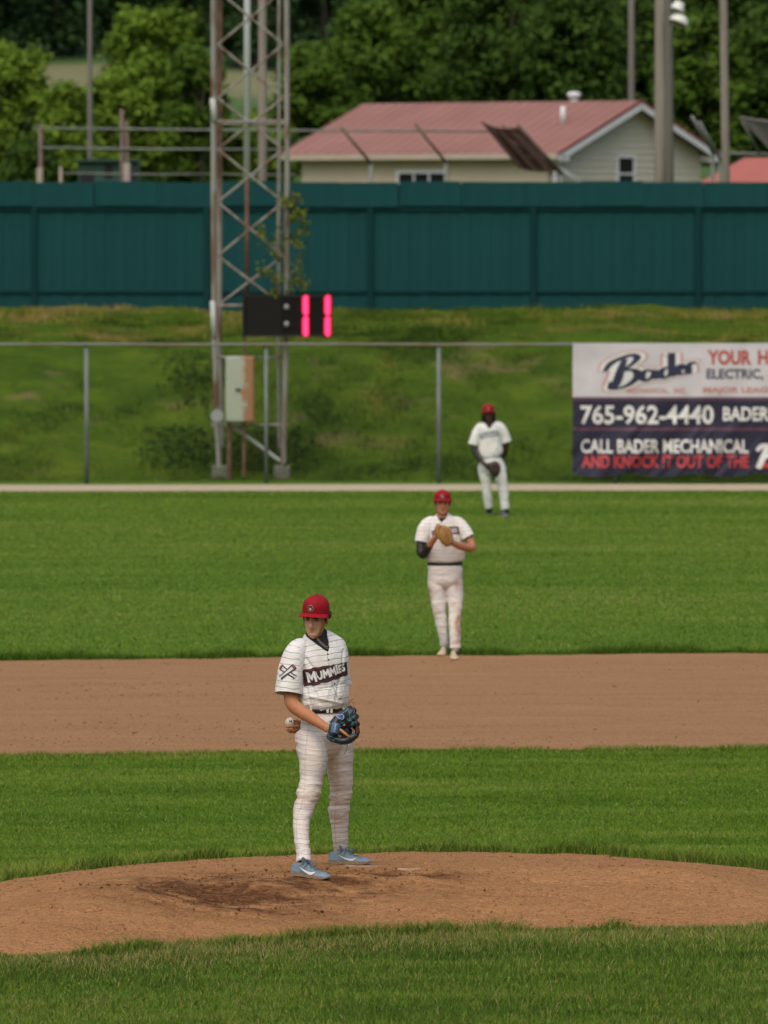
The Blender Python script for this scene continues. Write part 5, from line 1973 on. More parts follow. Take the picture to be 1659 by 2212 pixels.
def make_shoe(root, heel, toe, up=(0, 0, 1), col=(0.10, 0.20, 0.32), grey=(0.12, 0.17, 0.19), sole=(0.33, 0.24, 0.15), size=1.0, side=-1, swoosh=None, laces=True, width=1.0, lift=0.0):
    """a baseball shoe: heel and toe points on the ground, side = the flank (+1 left, -1 right) that carries the mark"""
    heel, toe = Vector(heel), Vector(toe)
    X = (toe - heel).normalized()
    Z = Vector(up)
    Z = (Z - X * Z.dot(X)).normalized()
    Y = Z.cross(X)
    Lg = .315 * size
    M = Matrix((X, Y, Z)).transposed().to_4x4()
    M.translation = heel + Z * lift

    def P(x, y, z):
        return M @ Vector((x, y, z))
    k = Lg / .315
    sec = [(0.000, .019, .064, 0), (0.006, .028, .082, 0), (.030, .036, .090, 0), (.070, .0385, .094, 0), (.105, .0395, .098, 0), (.135, .041, .090, 0), (.165, .0435, .076, .001), (.200, .047, .062, .002), (.235, .0485, .052, .003), (.265, .046, .046, .003), (.290, .038, .038, .003), (.306, .024, .031, .003), (.313, .010, .026, .002)]
    sec = catmull(sec, 3)
    bm = bmesh.new()
    rings = []
    nn = 28
    for x, hw, zt, ys in sec:
        ring = []
        for i in range(nn):
            q = 2 * math.pi * i / nn
            cy, cz = math.cos(q), math.sin(q)
            yy = math.copysign(abs(cy) ** 0.62, cy) * hw * width
            zz = .014
            if cz >= 0:
                zz = .014 + (zt - .014) * abs(cz) ** 0.80
                yy *= (1 - 0.36 * (abs(cz) ** 1.5) * min(1.0, max(0.0, (zt - .04) / .04)))
            ring.append(bm.verts.new(P(x * k, (yy + ys) * k, zz * k)))
        rings.append(ring)
    for A, B in zip(rings, rings[1:]):
        for i in range(nn):
            bm.faces.new((A[i], A[(i + 1) % nn], B[(i + 1) % nn], B[i]))
    bm.faces.new(rings[0]); bm.faces.new(rings[-1])
    me = bm_mesh(bm)
    m, n, b = new_mat('shoe upper')
    f = noise_node(n, coords(n), 28.0, 4.0, 0.6)
    f2 = noise_node(n, coords(n), 260.0, 2.0, 0.5)
    c = mix(n, attr(n, 'knit'), mix(n, f, tuple(x * 0.85 for x in col), tuple(x * 1.15 for x in col)), mix(n, f, tuple(x * 0.8 for x in grey), tuple(x * 1.2 for x in grey)))
    c = mix(n, math_node(n, 'MULTIPLY', attr(n, 'mud'), ramp(n, f, [(0.35, 0.0), (0.65, 1.0)])), c, sole)
    n.links.new(c, b.inputs['Base Color'])
    b.inputs['Roughness'].default_value = 0.6
    bump(n, b, f2, 0.15, 0.002)
    Mi = np.array(M.inverted())
    Lc = (get_co(me) @ Mi[:3, :3].T + Mi[:3, 3]) / k
    x_, y_, z_ = Lc.T
    wave = .040 + .010 * np.sin(x_ * 42 + 0.6)
    knit = smooth01((z_ - wave) / .006) * smooth01((.262 - x_) / .015)
    add_attr(me, 'knit', np.clip(knit, 0, 1))
    add_attr(me, 'mud', np.clip(smooth01((.034 - z_) / .016) * 0.9, 0, 1))
    tree = bvh(me)
    shoe = link('shoe', me, m, root)
    # sole: shaped outline, thicker at the heel
    out = []
    for x, hw, zt, ys in sec:
        out.append((x, hw * width * 1.05 + .001, ys))
    bm = bmesh.new()
    lo, hi = [], []
    ring = [(x - .003, h + ys) for x, h, ys in out] + [(x + .002, -h + ys) for x, h, ys in out[::-1]]
    for x, y in ring:
        t = max(0.0, min(1.0, x / .315))
        th = .030 - .012 * smooth01(np.array((t - .15) / .25)) + .006 * float(smooth01(np.array((t - .72) / .25)))
        wv = .004 * math.sin(x * 60)
        tc_ = .006 * max(0, (t - .8) / .2) ** 2 * 3
        lo.append(bm.verts.new(P(x * k, y * k * .97, tc_ * k)))
        hi.append(bm.verts.new(P(x * k, y * k, (th + wv) * k)))
    q = len(ring)
    for i in range(q):
        j = (i + 1) % q
        bm.faces.new((lo[i], lo[j], hi[j], hi[i]))
    bm.faces.new(lo[::-1])
    bm.faces.new(hi)
    me = bm_mesh(bm)
    link('sole', me, noisy('muddy sole', [(0.35, tuple(x * 0.6 for x in sole)), (0.65, sole)], 45.0, rough=0.9, bmp=0.4), shoe, smooth=False)
    if swoosh:
        S_ = catmull([(.075, .070, 0.10), (.105, .054, 0.5), (.140, .041, 1.0), (.170, .034, 1.35), (.192, .036, 1.2), (.214, .050, 0.1)], 6)
        w0 = swoosh
        def flank(pts, lift_, name, mt):
            bm = bmesh.new()
            L_, R_ = [], []
            for i in range(len(pts)):
                t = pts[min(i + 1, len(pts) - 1)][:2] - pts[max(i - 1, 0)][:2]
                t = t / np.linalg.norm(t)
                nv = np.array([-t[1], t[0]])
                h = w0 * 0.5 * pts[i][2]
                for sgn, store in ((1, L_), (-1, R_)):
                    a = pts[i][:2] + nv * h * sgn
                    o = P(a[0] * k, side * .2, a[1] * k)
                    hit, nr, _, _ = tree.ray_cast(o, (Y * -side), 0.4)
                    if hit is None:
                        hit, nr = tree.find_nearest(P(a[0] * k, side * .045 * k, a[1] * k))[:2]
                    store.append(bm.verts.new(hit + Y * side * lift_))
            for i in range(len(pts) - 1):
                bm.faces.new((R_[i], R_[i + 1], L_[i + 1], L_[i]))
            link(name, bm_mesh(bm), mt, shoe, smooth=False)
        big = S_.copy(); big[:, 2] = big[:, 2] * 1.18 + 0.22
        flank(big, .0022, 'mark_outline', flat('dark outline', (0.03, 0.05, 0.09), 0.6))
        flank(S_, .0034, 'mark', flat('white mark', (0.66, 0.64, 0.58), 0.5))
    if laces:
        ml = flat('lace', tuple(min(1, x * 0.62) for x in col), 0.8)
        for i in range(6):
            x = .122 + i * .0165
            pts = []
            for yy in np.linspace(-.026, .026, 7):
                o = P((x + .010 * (yy / .026) * (1 if i % 2 else -1)) * k, yy * k, .2)
                hit, nr, _, _ = tree.ray_cast(o, -Z, 0.4)
                if hit:
                    pts.append(hit + Z * .003)
            if len(pts) > 2:
                link('lace', tube_mesh(pts, .0024 * k, 6), ml, shoe)
        knot = P(.118 * k, 0, .103 * k)
        for pts in ([(0, 0, 0), (.018, -.02, .018), (.045, -.030, .022), (.066, -.030, .006), (.060, -.026, -.010), (.035, -.020, .002), (0, 0, 0)], [(0, 0, 0), (.02, .018, .014), (.05, .03, .012), (.066, .034, -.008), (.040, .024, -.008), (0, 0, 0)], [(0, 0, 0), (.006, -.022, -.012), (-.004, -.034, -.040)], [(0, 0, 0), (-.022, -.022, -.012), (-.046, -.032, -.028)]):
            a = catmull([list(knot + X * p[0] * k + Y * p[1] * k * 1.0 + Z * p[2] * k) for p in pts], 4)
            link('lace', tube_mesh(a, .0022 * k, 5), ml, shoe)
        bm = bmesh.new()
        add_loft(bm, [(P(.10 * k, 0, .088 * k), .030 * k, .006 * k), (P(.088 * k, 0, .118 * k), .028 * k, .006 * k), (P(.080 * k, 0, .132 * k), .018 * k, .004 * k)], axis=Y, n=12)
        link('tongue', bm_mesh(bm), flat('tongue', tuple(x * 0.7 for x in grey), 0.8), shoe)
    return shoe


def delete_where(me, mask):
    bm = bmesh.new()
    bm.from_mesh(me)
    bm.verts.ensure_lookup_table()
    bmesh.ops.delete(bm, geom=[bm.verts[i] for i in np.nonzero(mask)[0]], context='VERTS')
    bm.to_mesh(me)
    bm.free()


def rows_at(rows, y):
    """(u, v, ra, rb, yaw degrees, dy) -> loft rows at distance y + dy"""
    return [(at(r[0], r[1], y + (r[5] if len(r) > 5 else 0)), r[2], r[3], math.radians(r[4] if len(r) > 4 else 0)) for r in rows]


def limb_rows(rows, y):
    """(u, v, radius m[, dy[, rb factor]])"""
    return [(at(r[0], r[1], y + (r[3] if len(r) > 3 else 0)), r[2], r[2] * (r[4] if len(r) > 4 else 1.0)) for r in rows]


def wrinkle(me, amp, freq, seed, env=None, extra=None):
    co, no = get_co(me), get_no(me)
    w_ = fbm(co * freq, 3, seed)
    ridge = (1 - np.abs(fbm(co * np.array(freq) * 0.8, 2, seed + 20)) * 1.6)
    d = amp * (0.45 * w_ + 0.55 * (ridge - 0.45))
    if env is not None:
        d = d * env(co)
    if extra is not None:
        d = d + extra(co)
    set_co(me, co + no * d[:, None])


def smooth_rim(me, iters=8):
    """even out the cut edge of a garment"""
    bm = bmesh.new()
    bm.from_mesh(me)
    rim = {v: [e.other_vert(v) for e in v.link_edges if e.is_boundary] for v in bm.verts if v.is_boundary}
    for _ in range(iters):
        new = {v: (v.co + sum((o.co for o in n_), Vector())) / (1 + len(n_)) for v, n_ in rim.items() if n_}
        for v, c in new.items():
            v.co = c
    bm.to_mesh(me)
    bm.free()


def cut_hem(me, c, axis, back=0.012, rad=0.16):
    """open a sleeve or cuff: drop the flat end beyond c along axis"""
    co = get_co(me)
    q = co - np.array(c)
    delete_where(me, q @ np.array(axis) > -back)
    smooth_rim(me)


def joined(*mes):
    """several meshes as one"""
    bm = bmesh.new()
    for m_ in mes:
        bm.from_mesh(m_)
    me = bpy.data.meshes.new('j')
    bm.to_mesh(me)
    bm.free()
    return me


def sleeve_mesh(rows, y, voxel, seed, amp=0.006):
    """one open sleeve, its hem cut square to the arm"""
    bm = bmesh.new()
    L = limb_rows(rows, y)
    add_loft(bm, L, sub=4, n=32, flatcap=(False, True))
    me = remesh(bm, voxel, 3, 0.5)
    wrinkle(me, amp, (13, 13, 9), seed)
    cut_hem(me, L[-1][0], (L[-1][0] - L[-2][0]).normalized(), voxel * 1.6)
    return me


PEOPLE = {}

# ------------------------------------------------------------------ the pitcher
YP = 50.08
kp = px(YP)
def foot(u, v, ang, ln):
    """heel on the mound at (u, v), toe ln further along a heading turned ang towards the viewer"""
    h = mound_hit(u, v)
    t = h + Vector((math.cos(ang), -math.sin(ang), 0)) * ln
    t.z = float(mound_h(t.x, t.y))
    return h, t


r_heel, r_toe = foot(631, 1890, math.radians(31), 0.300)      # his right (near) foot
l_heel, l_toe = foot(711, 1867, math.radians(13), 0.314)      # his left (far) foot
pit = empty('person', ((r_heel.x + l_heel.x) / 2, (r_heel.y + l_heel.y) / 2, min(r_heel.z, l_heel.z)), 'pitcher in red cap and blue shoes standing on the clay mound', 'person')
yR, yL = r_heel.y - YP, l_heel.y - YP
HM = head_matrix(at(681.5, 1335.5, YP - 0.06), -17, 6.5, 3, 1.04)
SKIN = skin_mat('fair tanned skin', (0.43, 0.195, 0.095), (0.44, 0.17, 0.125), pale=(0.74, 0.455, 0.32))
M_jersey = cloth_mat('white jersey with thin lines', (0.74, 0.735, 0.74), line=(0.20, 0.18, 0.16), spacing=0.0415, width=0.0019)
M_pants = cloth_mat('white trousers with thin lines', (0.655, 0.610, 0.595), line=(0.25, 0.21, 0.185), spacing=0.034, width=0.0014, soil=(0.42, 0.31, 0.20))
M_under = flat('black undershirt', (0.010, 0.010, 0.011), 0.8)

# body: head, neck, arms and hands, with trunk and legs inside the clothes, one surface
bm = bmesh.new()
head_volumes(bm, HM)
add_loft(bm, [(HM @ Vector((0, .018, -.03)), .055, .060), (HM @ Vector((0, .014, -.10)), .056, .060), (at(684, 1376, YP + .0), .062, .062), (at(687, 1398, YP + .01), .085, .075)], n=24)
add_loft(bm, rows_at([(701, 1588, .10, .08, 45), (699, 1528, .14, .105, 40), (698, 1450, .155, .11, 25), (693, 1400, .15, .09, 22), (687, 1378, .06, .06, 15)], YP), n=24)
SR, ER, WR = (640, 1405), (629, 1512), (706, 1570)
add_loft(bm, limb_rows([(655, 1395, .05, -.02), (640, 1408, .062, -.05), (633, 1455, .056, -.09), (628, 1500, .051, -.13), (633, 1522, .0495, -.17), (648, 1535, .0485, -.20), (668, 1548, .0445, -.25), (690, 1562, .036, -.30), (704, 1571, .031, -.335), (716, 1577, .031, -.36)], YP), n=20)
add_hand(bm, at(712, 1575, YP - .355), (0.92, -0.22, -0.25), (0.1, 0.95, -0.3), curl=0.5, scale=1.0, thumb=1)
# forefinger laid outside the back of the glove
add_loft(bm, limb_rows([(727, 1570, .011, -.425), (737, 1578, .0115, -.455), (747, 1586, .0105, -.465), (754.5, 1592, .008, -.462)], YP), n=12)
add_loft(bm, limb_rows([(724, 1584, .012, -.41), (731, 1589, .0115, -.43), (737, 1592, .009, -.43)], YP), n=12)
# far arm, bent behind the back
add_loft(bm, limb_rows([(712, 1395, .045, .08), (726, 1412, .050, .13), (730, 1455, .050, .18), (734, 1500, .048, .25), (726, 1520, .044, .30), (695, 1543, .040, .33), (668, 1560, .032, .345), (655, 1566, .030, .345)], YP), n=20)
add_loft(bm, limb_rows([(660, 1564, .031, .345), (650, 1566, .036, .335, .8), (641, 1567, .040, .325, .6), (634, 1568, .036, .318, .5)], YP), n=18)
for rows in ([(644, 1569, .012, .275), (633, 1569, .0118, .258), (623, 1569.5, .0112, .256), (617.5, 1570.5, .0085, .262)],
             [(645, 1575.5, .0118, .282), (634, 1577, .0115, .268), (624, 1577.5, .0108, .268), (619, 1577.0, .0082, .274)],
             [(640, 1561, .0112, .345), (630, 1553, .0108, .350), (622, 1551.5, .0098, .340), (617, 1554, .0080, .325)],
             [(646, 1579, .0105, .30), (637, 1581.5, .010, .295), (629, 1581.5, .0095, .295), (624, 1580.5, .0075, .298)],
             [(648, 1560, .013, .30), (639, 1556, .0115, .285), (634, 1556.5, .0085, .275)]):
    add_loft(bm, limb_rows(rows, YP), n=12)
legR = [(669, 1590, 33), (672, 1612, 33.5), (677, 1644, 30.5), (671, 1690, 25), (664, 1722, 23.5), (654, 1756, 21.0), (650.5, 1782, 18.5), (652, 1812, 16.2), (655, 1840, 15.8), (656, 1864, 16.2)]
legL = [(732, 1590, 32), (733, 1612, 32), (733.5, 1653, 28.5), (737, 1695, 25), (734, 1726, 23.5), (732.5, 1748, 22.5), (733.5, 1768, 20.5), (734.5, 1800, 17.0), (736, 1825, 16.0), (736.5, 1842, 16.4)]
LEGS = [(legR, yR + .10, -.055), (legL, yL + .08, .075)]
for rows, yy, y0_ in LEGS:
    n_ = len(rows)
    add_loft(bm, [(at(u, v, YP + y0_ + (yy - y0_) * i / (n_ - 1)), h / kp * .74, h / kp * .74) for i, (u, v, h) in enumerate(rows)], n=18)
body = remesh(bm, 0.0036, 3, 0.45)
co = get_co(body)
co, lip, face = face_detail(co, HM)
set_co(body, co)
add_attr(body, 'face', face)
add_attr(body, 'lip', lip)
link('body', body, SKIN, pit)
BODY_T = trees_of(body)
# (link moved the mesh to the root's frame: use world copies for placing things)


def world_copy(o):
    me = o.data.copy()
    me.transform(Matrix.Translation(origin_of(o)))
    return me


make_eyes(pit, HM)
make_brows(pit, HM, (0.030, 0.018, 0.011))
make_hair(pit, HM, (0.022, 0.012, 0.007), seed=3)
make_cap(pit, HM)

# jersey
bm = bmesh.new()
torso_rows = [(699, 1549, .150, .120, 48), (699, 1533, .163, .130, 46), (699, 1521, .188, .150, 43), (699, 1507, .190, .150, 40), (698, 1480, .186, .142, 33), (697, 1450, .186, .138, 26), (696, 1420, .192, .130, 23), (692, 1398, .178, .112, 21), (688, 1383, .140, .092, 19), (685, 1369, .095, .078, 15), (684, 1361, .070, .066, 12)]
add_loft(bm, rows_at(torso_rows, YP), sub=4, n=40)
slR = [(666, 1394, .055, -.01), (650, 1402, .078, -.04), (638, 1417, .088, -.065, 1.05), (630, 1445, .093, -.09, 1.1), (625.5, 1474, .097, -.11, 1.1), (622.5, 1502, .0985, -.13, 1.1)]
slL = [(706, 1388, .055, .05), (721, 1393, .072, .09), (728, 1411, .077, .13), (732, 1445, .075, .17), (737.5, 1483, .076, .21)]
jer = remesh(bm, 0.0048, 5, 0.5)


def env_j(co):
    uv = proj(co)
    return 0.55 + 0.9 * smooth01((uv[:, 1] - 1465) / 45) + 0.7 * np.exp(-((uv[:, 0] - 655) / 14) ** 2)


def folds_j(co):
    """drape lines: under the arm towards the belt, blouse over the belt, across the shoulder"""
    uv = proj(co)
    u, v = uv.T
    d = 0.0
    front = co[:, 1] < YP + 0.02
    for (u0, v0, u1, v1, wd, am) in ((656, 1440, 690, 1518, 3.2, -.008), (664, 1425, 712, 1500, 3.5, -.006), (652, 1455, 672, 1525, 2.6, -.008), (742, 1440, 724, 1512, 3.0, -.007), (655, 1415, 672, 1440, 2.5, -.008), (670, 1505, 736, 1519, 3.0, .007), (640, 1470, 652, 1500, 2.5, -.006), (606, 1455, 612, 1495, 3.0, -.006), (742, 1405, 738, 1450, 2.5, -.006), (690, 1490, 745, 1478, 3.0, -.005)):
        t = np.clip(((u - u0) * (u1 - u0) + (v - v0) * (v1 - v0)) / ((u1 - u0) ** 2 + (v1 - v0) ** 2), 0, 1)
        e = np.hypot(u - (u0 + t * (u1 - u0)), v - (v0 + t * (v1 - v0)))
        d = d + 1.3 * am * np.exp(-(e / wd) ** 2)
    return d * front


wrinkle(jer, 0.0095, (13, 13, 9), 201, env_j, folds_j)
# open collar
Vp = np.array([(650, 1345), (655, 1361), (663, 1375), (684, 1391), (708, 1408), (711, 1396), (706, 1372), (704, 1345)])
co = get_co(jer)
uv = proj(co)
fr = inside(uv, Vp) & (co[:, 1] < YP + 0.03)
delete_where(jer, fr)
smooth_rim(jer)
jer = joined(jer, sleeve_mesh(slR, YP, 0.005, 203), sleeve_mesh(slL, YP, 0.005, 204))
co = get_co(jer)
uv = proj(co)
sleeve = smooth01((656 - uv[:, 0]) / 8)
add_attr(jer, 'stripe', co[:, 2] - 0.16 * (co[:, 0]) * (1 - sleeve) + 0.12 * co[:, 0] * sleeve)
add_attr(jer, 'soil', np.clip(0.55 * np.exp(-((uv[:, 1] - 1516) / 12) ** 2) * smooth01((uv[:, 0] - 655) / 30) + 0.35 * np.exp(-((uv[:, 0] - 622) / 14) ** 2 - ((uv[:, 1] - 1425) / 16) ** 2), 0, 0.6))
jo = link('jersey', jer, M_jersey, pit)
JT = trees_of(world_copy(jo))

# undershirt with a round collar
bm = bmesh.new()
add_loft(bm, rows_at([(697, 1440, .150, .105, 26), (696, 1420, .160, .104, 23), (692, 1397, .158, .094, 21), (688, 1383, .126, .080, 19), (685.5, 1372, .083, .074, 15), (684, 1364, .068, .069, 12)], YP - .004), sub=4, n=36)
add_loft(bm, [(at(686, 1385, YP), .072, .072), (at(683.5, 1372, YP - .0), .066, .068), (at(682, 1359, YP + .012), .064, .062)], sub=3, n=28)
us_ = remesh(bm, 0.006, 3)
# keep the collar clear of the chin
uo = link('undershirt', us_, M_under, pit)
UT = trees_of(world_copy(uo), world_copy(jo))
mn = flat('pale cord necklace', (0.48, 0.45, 0.42), 0.5)
for pts in ([(681, 1373), (687, 1384), (696, 1393), (704, 1400), (708, 1402)], [(683, 1374), (692, 1386), (701, 1393.5), (707, 1398), (709.5, 1393), (710, 1384), (707, 1374)]):
    P_ = [on(u, v, UT, 0.004) for u, v in pts]
    P_ = [p for p in P_ if p is not None]
    if len(P_) > 2:
        link('necklace', tube_mesh(catmull([list(p) for p in P_], 4), 0.0014, 6), mn, pit)

# buttons and placket
mb = flat('dark button', (0.02, 0.018, 0.018), 0.4)
for u, v in ((707.8, 1413), (710, 1425), (722.5, 1477), (734, 1509)):
    p = on(u, v, JT, 0.001)
    if p:
        bm = bmesh.new()
        add_ball(bm, p, .0055, .004, .0065, None, 10)
        link('jersey_button', bm_mesh(bm), mb, jo)
P_ = [on(u, v, JT, 0.0012) for u, v in ((706.5, 1409), (707, 1420), (709, 1434), (713, 1462), (717, 1478), (724, 1494), (730, 1508), (731.5, 1520))]
link('placket', tube_mesh([p for p in P_ if p], 0.0014, 5), flat('seam shade thread', (0.30, 0.28, 0.27), 0.9), jo)

# chest lettering on its dark patch
yaw_t = math.radians(24)
tilt_t = math.radians(11.5)
Xl = Vector((math.cos(yaw_t), math.sin(yaw_t), 0))
Xt = (Xl * math.cos(tilt_t) + Vector((0, 0, 1)) * math.sin(tilt_t)).normalized()
Nn = Vector((math.sin(yaw_t), -math.cos(yaw_t), 0))
Yt = Nn.cross(Xt).normalized()
org = at(709.5, 1454.5, YP - 0.13)
GLYPH = {
    'M': [(0, 0), (.06, 1), (.27, 1.02), (.5, .62), (.74, 1.02), (.94, 1), (1, 0), (.76, -.02), (.72, .52), (.5, .16), (.28, .52), (.25, -.02)],
    'U': [(0, 1), (.03, .30), (.24, .02), (.5, -.03), (.76, .02), (.97, .30), (1, 1), (.72, 1.02), (.70, .40), (.60, .25), (.40, .25), (.30, .40), (.28, 1.02)],
    'I': [(.05, 0), (.0, .12), (.22, .2), (.18, .82), (0, .9), (.08, 1.04), (.5, 1.0), (.92, 1.04), (1, .9), (.82, .82), (.80, .2), (1, .12), (.95, 0), (.5, .05)],
    'E': [(0, 0), (.03, 1), (1, 1.02), (.96, .78), (.36, .76), (.36, .62), (.86, .62), (.84, .40), (.36, .40), (.36, .24), (1, .24), (.97, -.02)],
    'S': [(0, .06), (.05, .30), (.45, .22), (.66, .27), (.60, .38), (.28, .46), (.04, .60), (.05, .86), (.34, 1.02), (.92, .98), (.90, .74), (.55, .80), (.36, .74), (.42, .64), (.74, .56), (.98, .42), (.96, .14), (.66, -.03), (.3, -.02)],
}
MUM = [('M', .010, .200, -.52, .98), ('U', .205, .150, -.42, .80), ('M', .352, .185, -.36, .80), ('M', .522, .180, -.31, .80), ('I', .690, .080, -.26, .86), ('E', .768, .105, -.24, .76), ('S', .870, .120, -.22, .74)]


def wordmark():
    ms = []
    for ch, x0_, w_, y0_, h_ in MUM:
        bm = bmesh.new()
        bm.faces.new([bm.verts.new((x0_ - 0.5 + x * w_ * .94, y0_ + y * h_, 0)) for x, y in GLYPH[ch]])
        me_ = bpy.data.meshes.new('w')
        bm.to_mesh(me_)
        bm.free()
        ms.append(me_)
    return ms


Wt, Ht = 82 / kp / math.cos(yaw_t) * 1.0, 0.072
patch = []
for t in np.linspace(0, 1, 13):
    patch.append((-.555 + 1.11 * t, 0.62 + 0.10 * math.sin(t * 4.3 + 0.4) + 0.04 * math.sin(t * 31)))
for t in np.linspace(1, 0, 13):
    patch.append((-.555 + 1.11 * t, -0.76 + 0.14 * t + 0.05 * math.sin(t * 25)))


def chest_piece(name, pts, m, lift, grow=0.0):
    bm = bmesh.new()
    cx_ = sum(p[0] for p in pts) / len(pts); cy_ = sum(p[1] for p in pts) / len(pts)
    bm.faces.new([bm.verts.new(((cx_ + (p[0] - cx_) * (1 + grow * 0.35)) * Wt, (cy_ + (p[1] - cy_) * (1 + grow)) * Ht, 0)) for p in pts])
    me_ = bpy.data.meshes.new('c')
    bm.to_mesh(me_)
    bm.free()
    densify(me_, 0.012)
    drape(me_, org, Xt, Yt, JT, lift)
    link(name, me_, m, jo, smooth=False)


chest_piece('patch', patch, flat('dark patch edge', (0.040, 0.026, 0.034), 0.8), 0.0030, 0.14)
chest_piece('patch', patch, flat('maroon patch', (0.115, 0.018, 0.022), 0.8), 0.0042, 0.0)
chest_piece('patch', patch, flat('dark patch', (0.038, 0.010, 0.013), 0.8), 0.0054, -0.14)
ml_ = flat('white letter', (0.66, 0.65, 0.64), 0.8)
for me_ in wordmark():
    set_co(me_, get_co(me_) * [Wt, Ht * 1.05, 1])
    densify(me_, 0.012)
    drape(me_, org, Xt, Yt, JT, 0.0085)
    link('letter', me_, ml_, jo, smooth=False)

# crossed bats on the near sleeve
so = at(621, 1452, YP - 0.2)
Xs, Ys = Vector((0.97, -0.1, 0.0)).normalized(), Vector((-0.06, 0, 1)).normalized()
Xs = (Xs - Ys * Xs.dot(Ys)).normalized()
sc_ = 1 / kp


def bat(ang, grow, m, lift, part=(0, 1), name='bat_emblem'):
    """tapered bat outline about the emblem centre, in photograph units"""
    prof = [(-20, 2.6), (-18, 2.6), (-16.5, 1.5), (-6, 1.8), (4, 2.9), (14, 3.6), (18, 3.4), (20, 2.2)]
    prof = [p for p in prof if part[0] * 40 - 20 <= p[0] <= part[1] * 40 - 20]
    pts = [(x, h + grow) for x, h in prof] + [(x, -h - grow) for x, h in prof[::-1]]
    c, s_ = math.cos(ang), math.sin(ang)
    bm = bmesh.new()
    bm.faces.new([bm.verts.new(((x * c - y * s_) * sc_, (x * s_ + y * c) * sc_, 0)) for x, y in pts])
    me_ = bpy.data.meshes.new('e')
    bm.to_mesh(me_)
    bm.free()
    densify(me_, 0.01)
    drape(me_, so, Xs, Ys, JT, lift)
    link(name, me_, m, jo, smooth=False)


md_, mw_, mo_ = flat('emblem black', (0.02, 0.016, 0.016), 0.8), flat('emblem white', (0.6, 0.58, 0.56), 0.8), flat('emblem brown', (0.30, 0.075, 0.035), 0.8)
for k_, ang_ in enumerate((math.radians(143), math.radians(37))):
    bat(ang_, 2.5, md_, 0.003 + 0.003 * k_)
for k_, ang_ in enumerate((math.radians(143), math.radians(37))):
    bat(ang_, 0.0, mw_, 0.0045 + 0.003 * k_)
    bat(ang_, -0.2, mo_, 0.0054 + 0.003 * k_, (0.62, 1.0))

# trousers
bm = bmesh.new()
add_loft(bm, rows_at([(699, 1524, .155, .125, 45), (699, 1540, .168, .135, 48), (700, 1562, .186, .155, 50), (701, 1585, .190, .155, 50), (703, 1606, .160, .130, 50), (706, 1626, .105, .095, 50)], YP), sub=4, n=40)
for rows, yy, y0_ in LEGS:
    n_ = len(rows)
    add_loft(bm, [(at(u, v, YP + y0_ + (yy - y0_) * i / (n_ - 1)), h / kp, h / kp * (1.22 if i < 3 else 1.06)) for i, (u, v, h) in enumerate(rows)], sub=4, n=36, flatcap=(False, True))
pants = remesh(bm, 0.0058, 4, 0.5)


def env_p(co):
    u, v = proj(co).T
    knee = np.exp(-((v - np.where(u < 700, 1722, 1732)) / 38) ** 2)
    back = smooth01((np.where(v > 1660, np.where(u < 700, 660, 725), 650) - u) / 14)
    return 0.35 + 1.0 * knee + 0.75 * back * (v < 1720) + 0.7 * np.exp(-((v - 1838) / 14) ** 2)


def folds_p(co):
    """folds round the knees and under the seat, rings of cloth above the cuffs"""
    u, v = proj(co).T
    knee = np.exp(-((v - np.where(u < 700, 1722, 1732)) / 26) ** 2)
    q = fbm(np.c_[co[:, 0] * 4.5, co[:, 1] * 4.5, co[:, 2] * 34], 2, 231)
    q2 = fbm(np.c_[co[:, 0] * 3, co[:, 1] * 3, co[:, 2] * 26], 2, 232)
    return 0.0085 * q * (0.12 + knee) + 0.0030 * q2


wrinkle(pants, 0.0065, (10, 10, 22), 211, env_p, folds_p)
co = get_co(pants)
uv = proj(co)
add_attr(pants, 'stripe', co[:, 2] + np.where(uv[:, 0] < 703, 0.10, -0.08) * co[:, 0])
kn = np.exp(-((uv[:, 1] - np.where(uv[:, 0] < 700, 1722, 1732)) / 22) ** 2)
add_attr(pants, 'soil', np.clip(np.where(uv[:, 0] < 703, 0.60, 0.32) * kn + 0.10 * np.exp(-((uv[:, 1] - 1675) / 30) ** 2) + 0.03, 0, 0.8))
po = link('trousers', pants, M_pants, pit)
PT = trees_of(world_copy(po))
for pts in (((668, 1546), (664, 1590), (659, 1640), (659, 1690), (652, 1735), (642, 1765), (641, 1800), (645, 1850)), ((728, 1640), (729, 1690), (727, 1725), (723, 1760), (724, 1800), (726, 1828))):
    a = []
    for u, v in catmull(pts, 4):
        p = on(u, v, PT, 0.0008)
        if p:
            a.append(p)
    link('side_seam', tube_mesh(a, 0.0016, 5), flat('seam', (0.42, 0.38, 0.35), 0.9), po)

# belt with loops
bm = bmesh.new()
brows = rows_at([(699, 1523.5, .166, .136, 46), (699, 1537.5, .171, .139, 48)], YP)
add_loft(bm, brows, sub=2, n=48, flatcap=(True, True))
belt = link('belt', bm_mesh(bm), flat('black belt', (0.012, 0.011, 0.012), 0.45), pit)
BT = trees_of(world_copy(belt), world_copy(po))
for u in (672, 707.5, 715.5, 741):
    p = on(u, 1532, BT, 0.002)
    if p:
        link('belt_loop', box_mesh(p, 0.019, 0.010, 0.056, bev=0.003), M_pants, belt, smooth=False)
for u0, u1 in ((646, 690),):
    pass

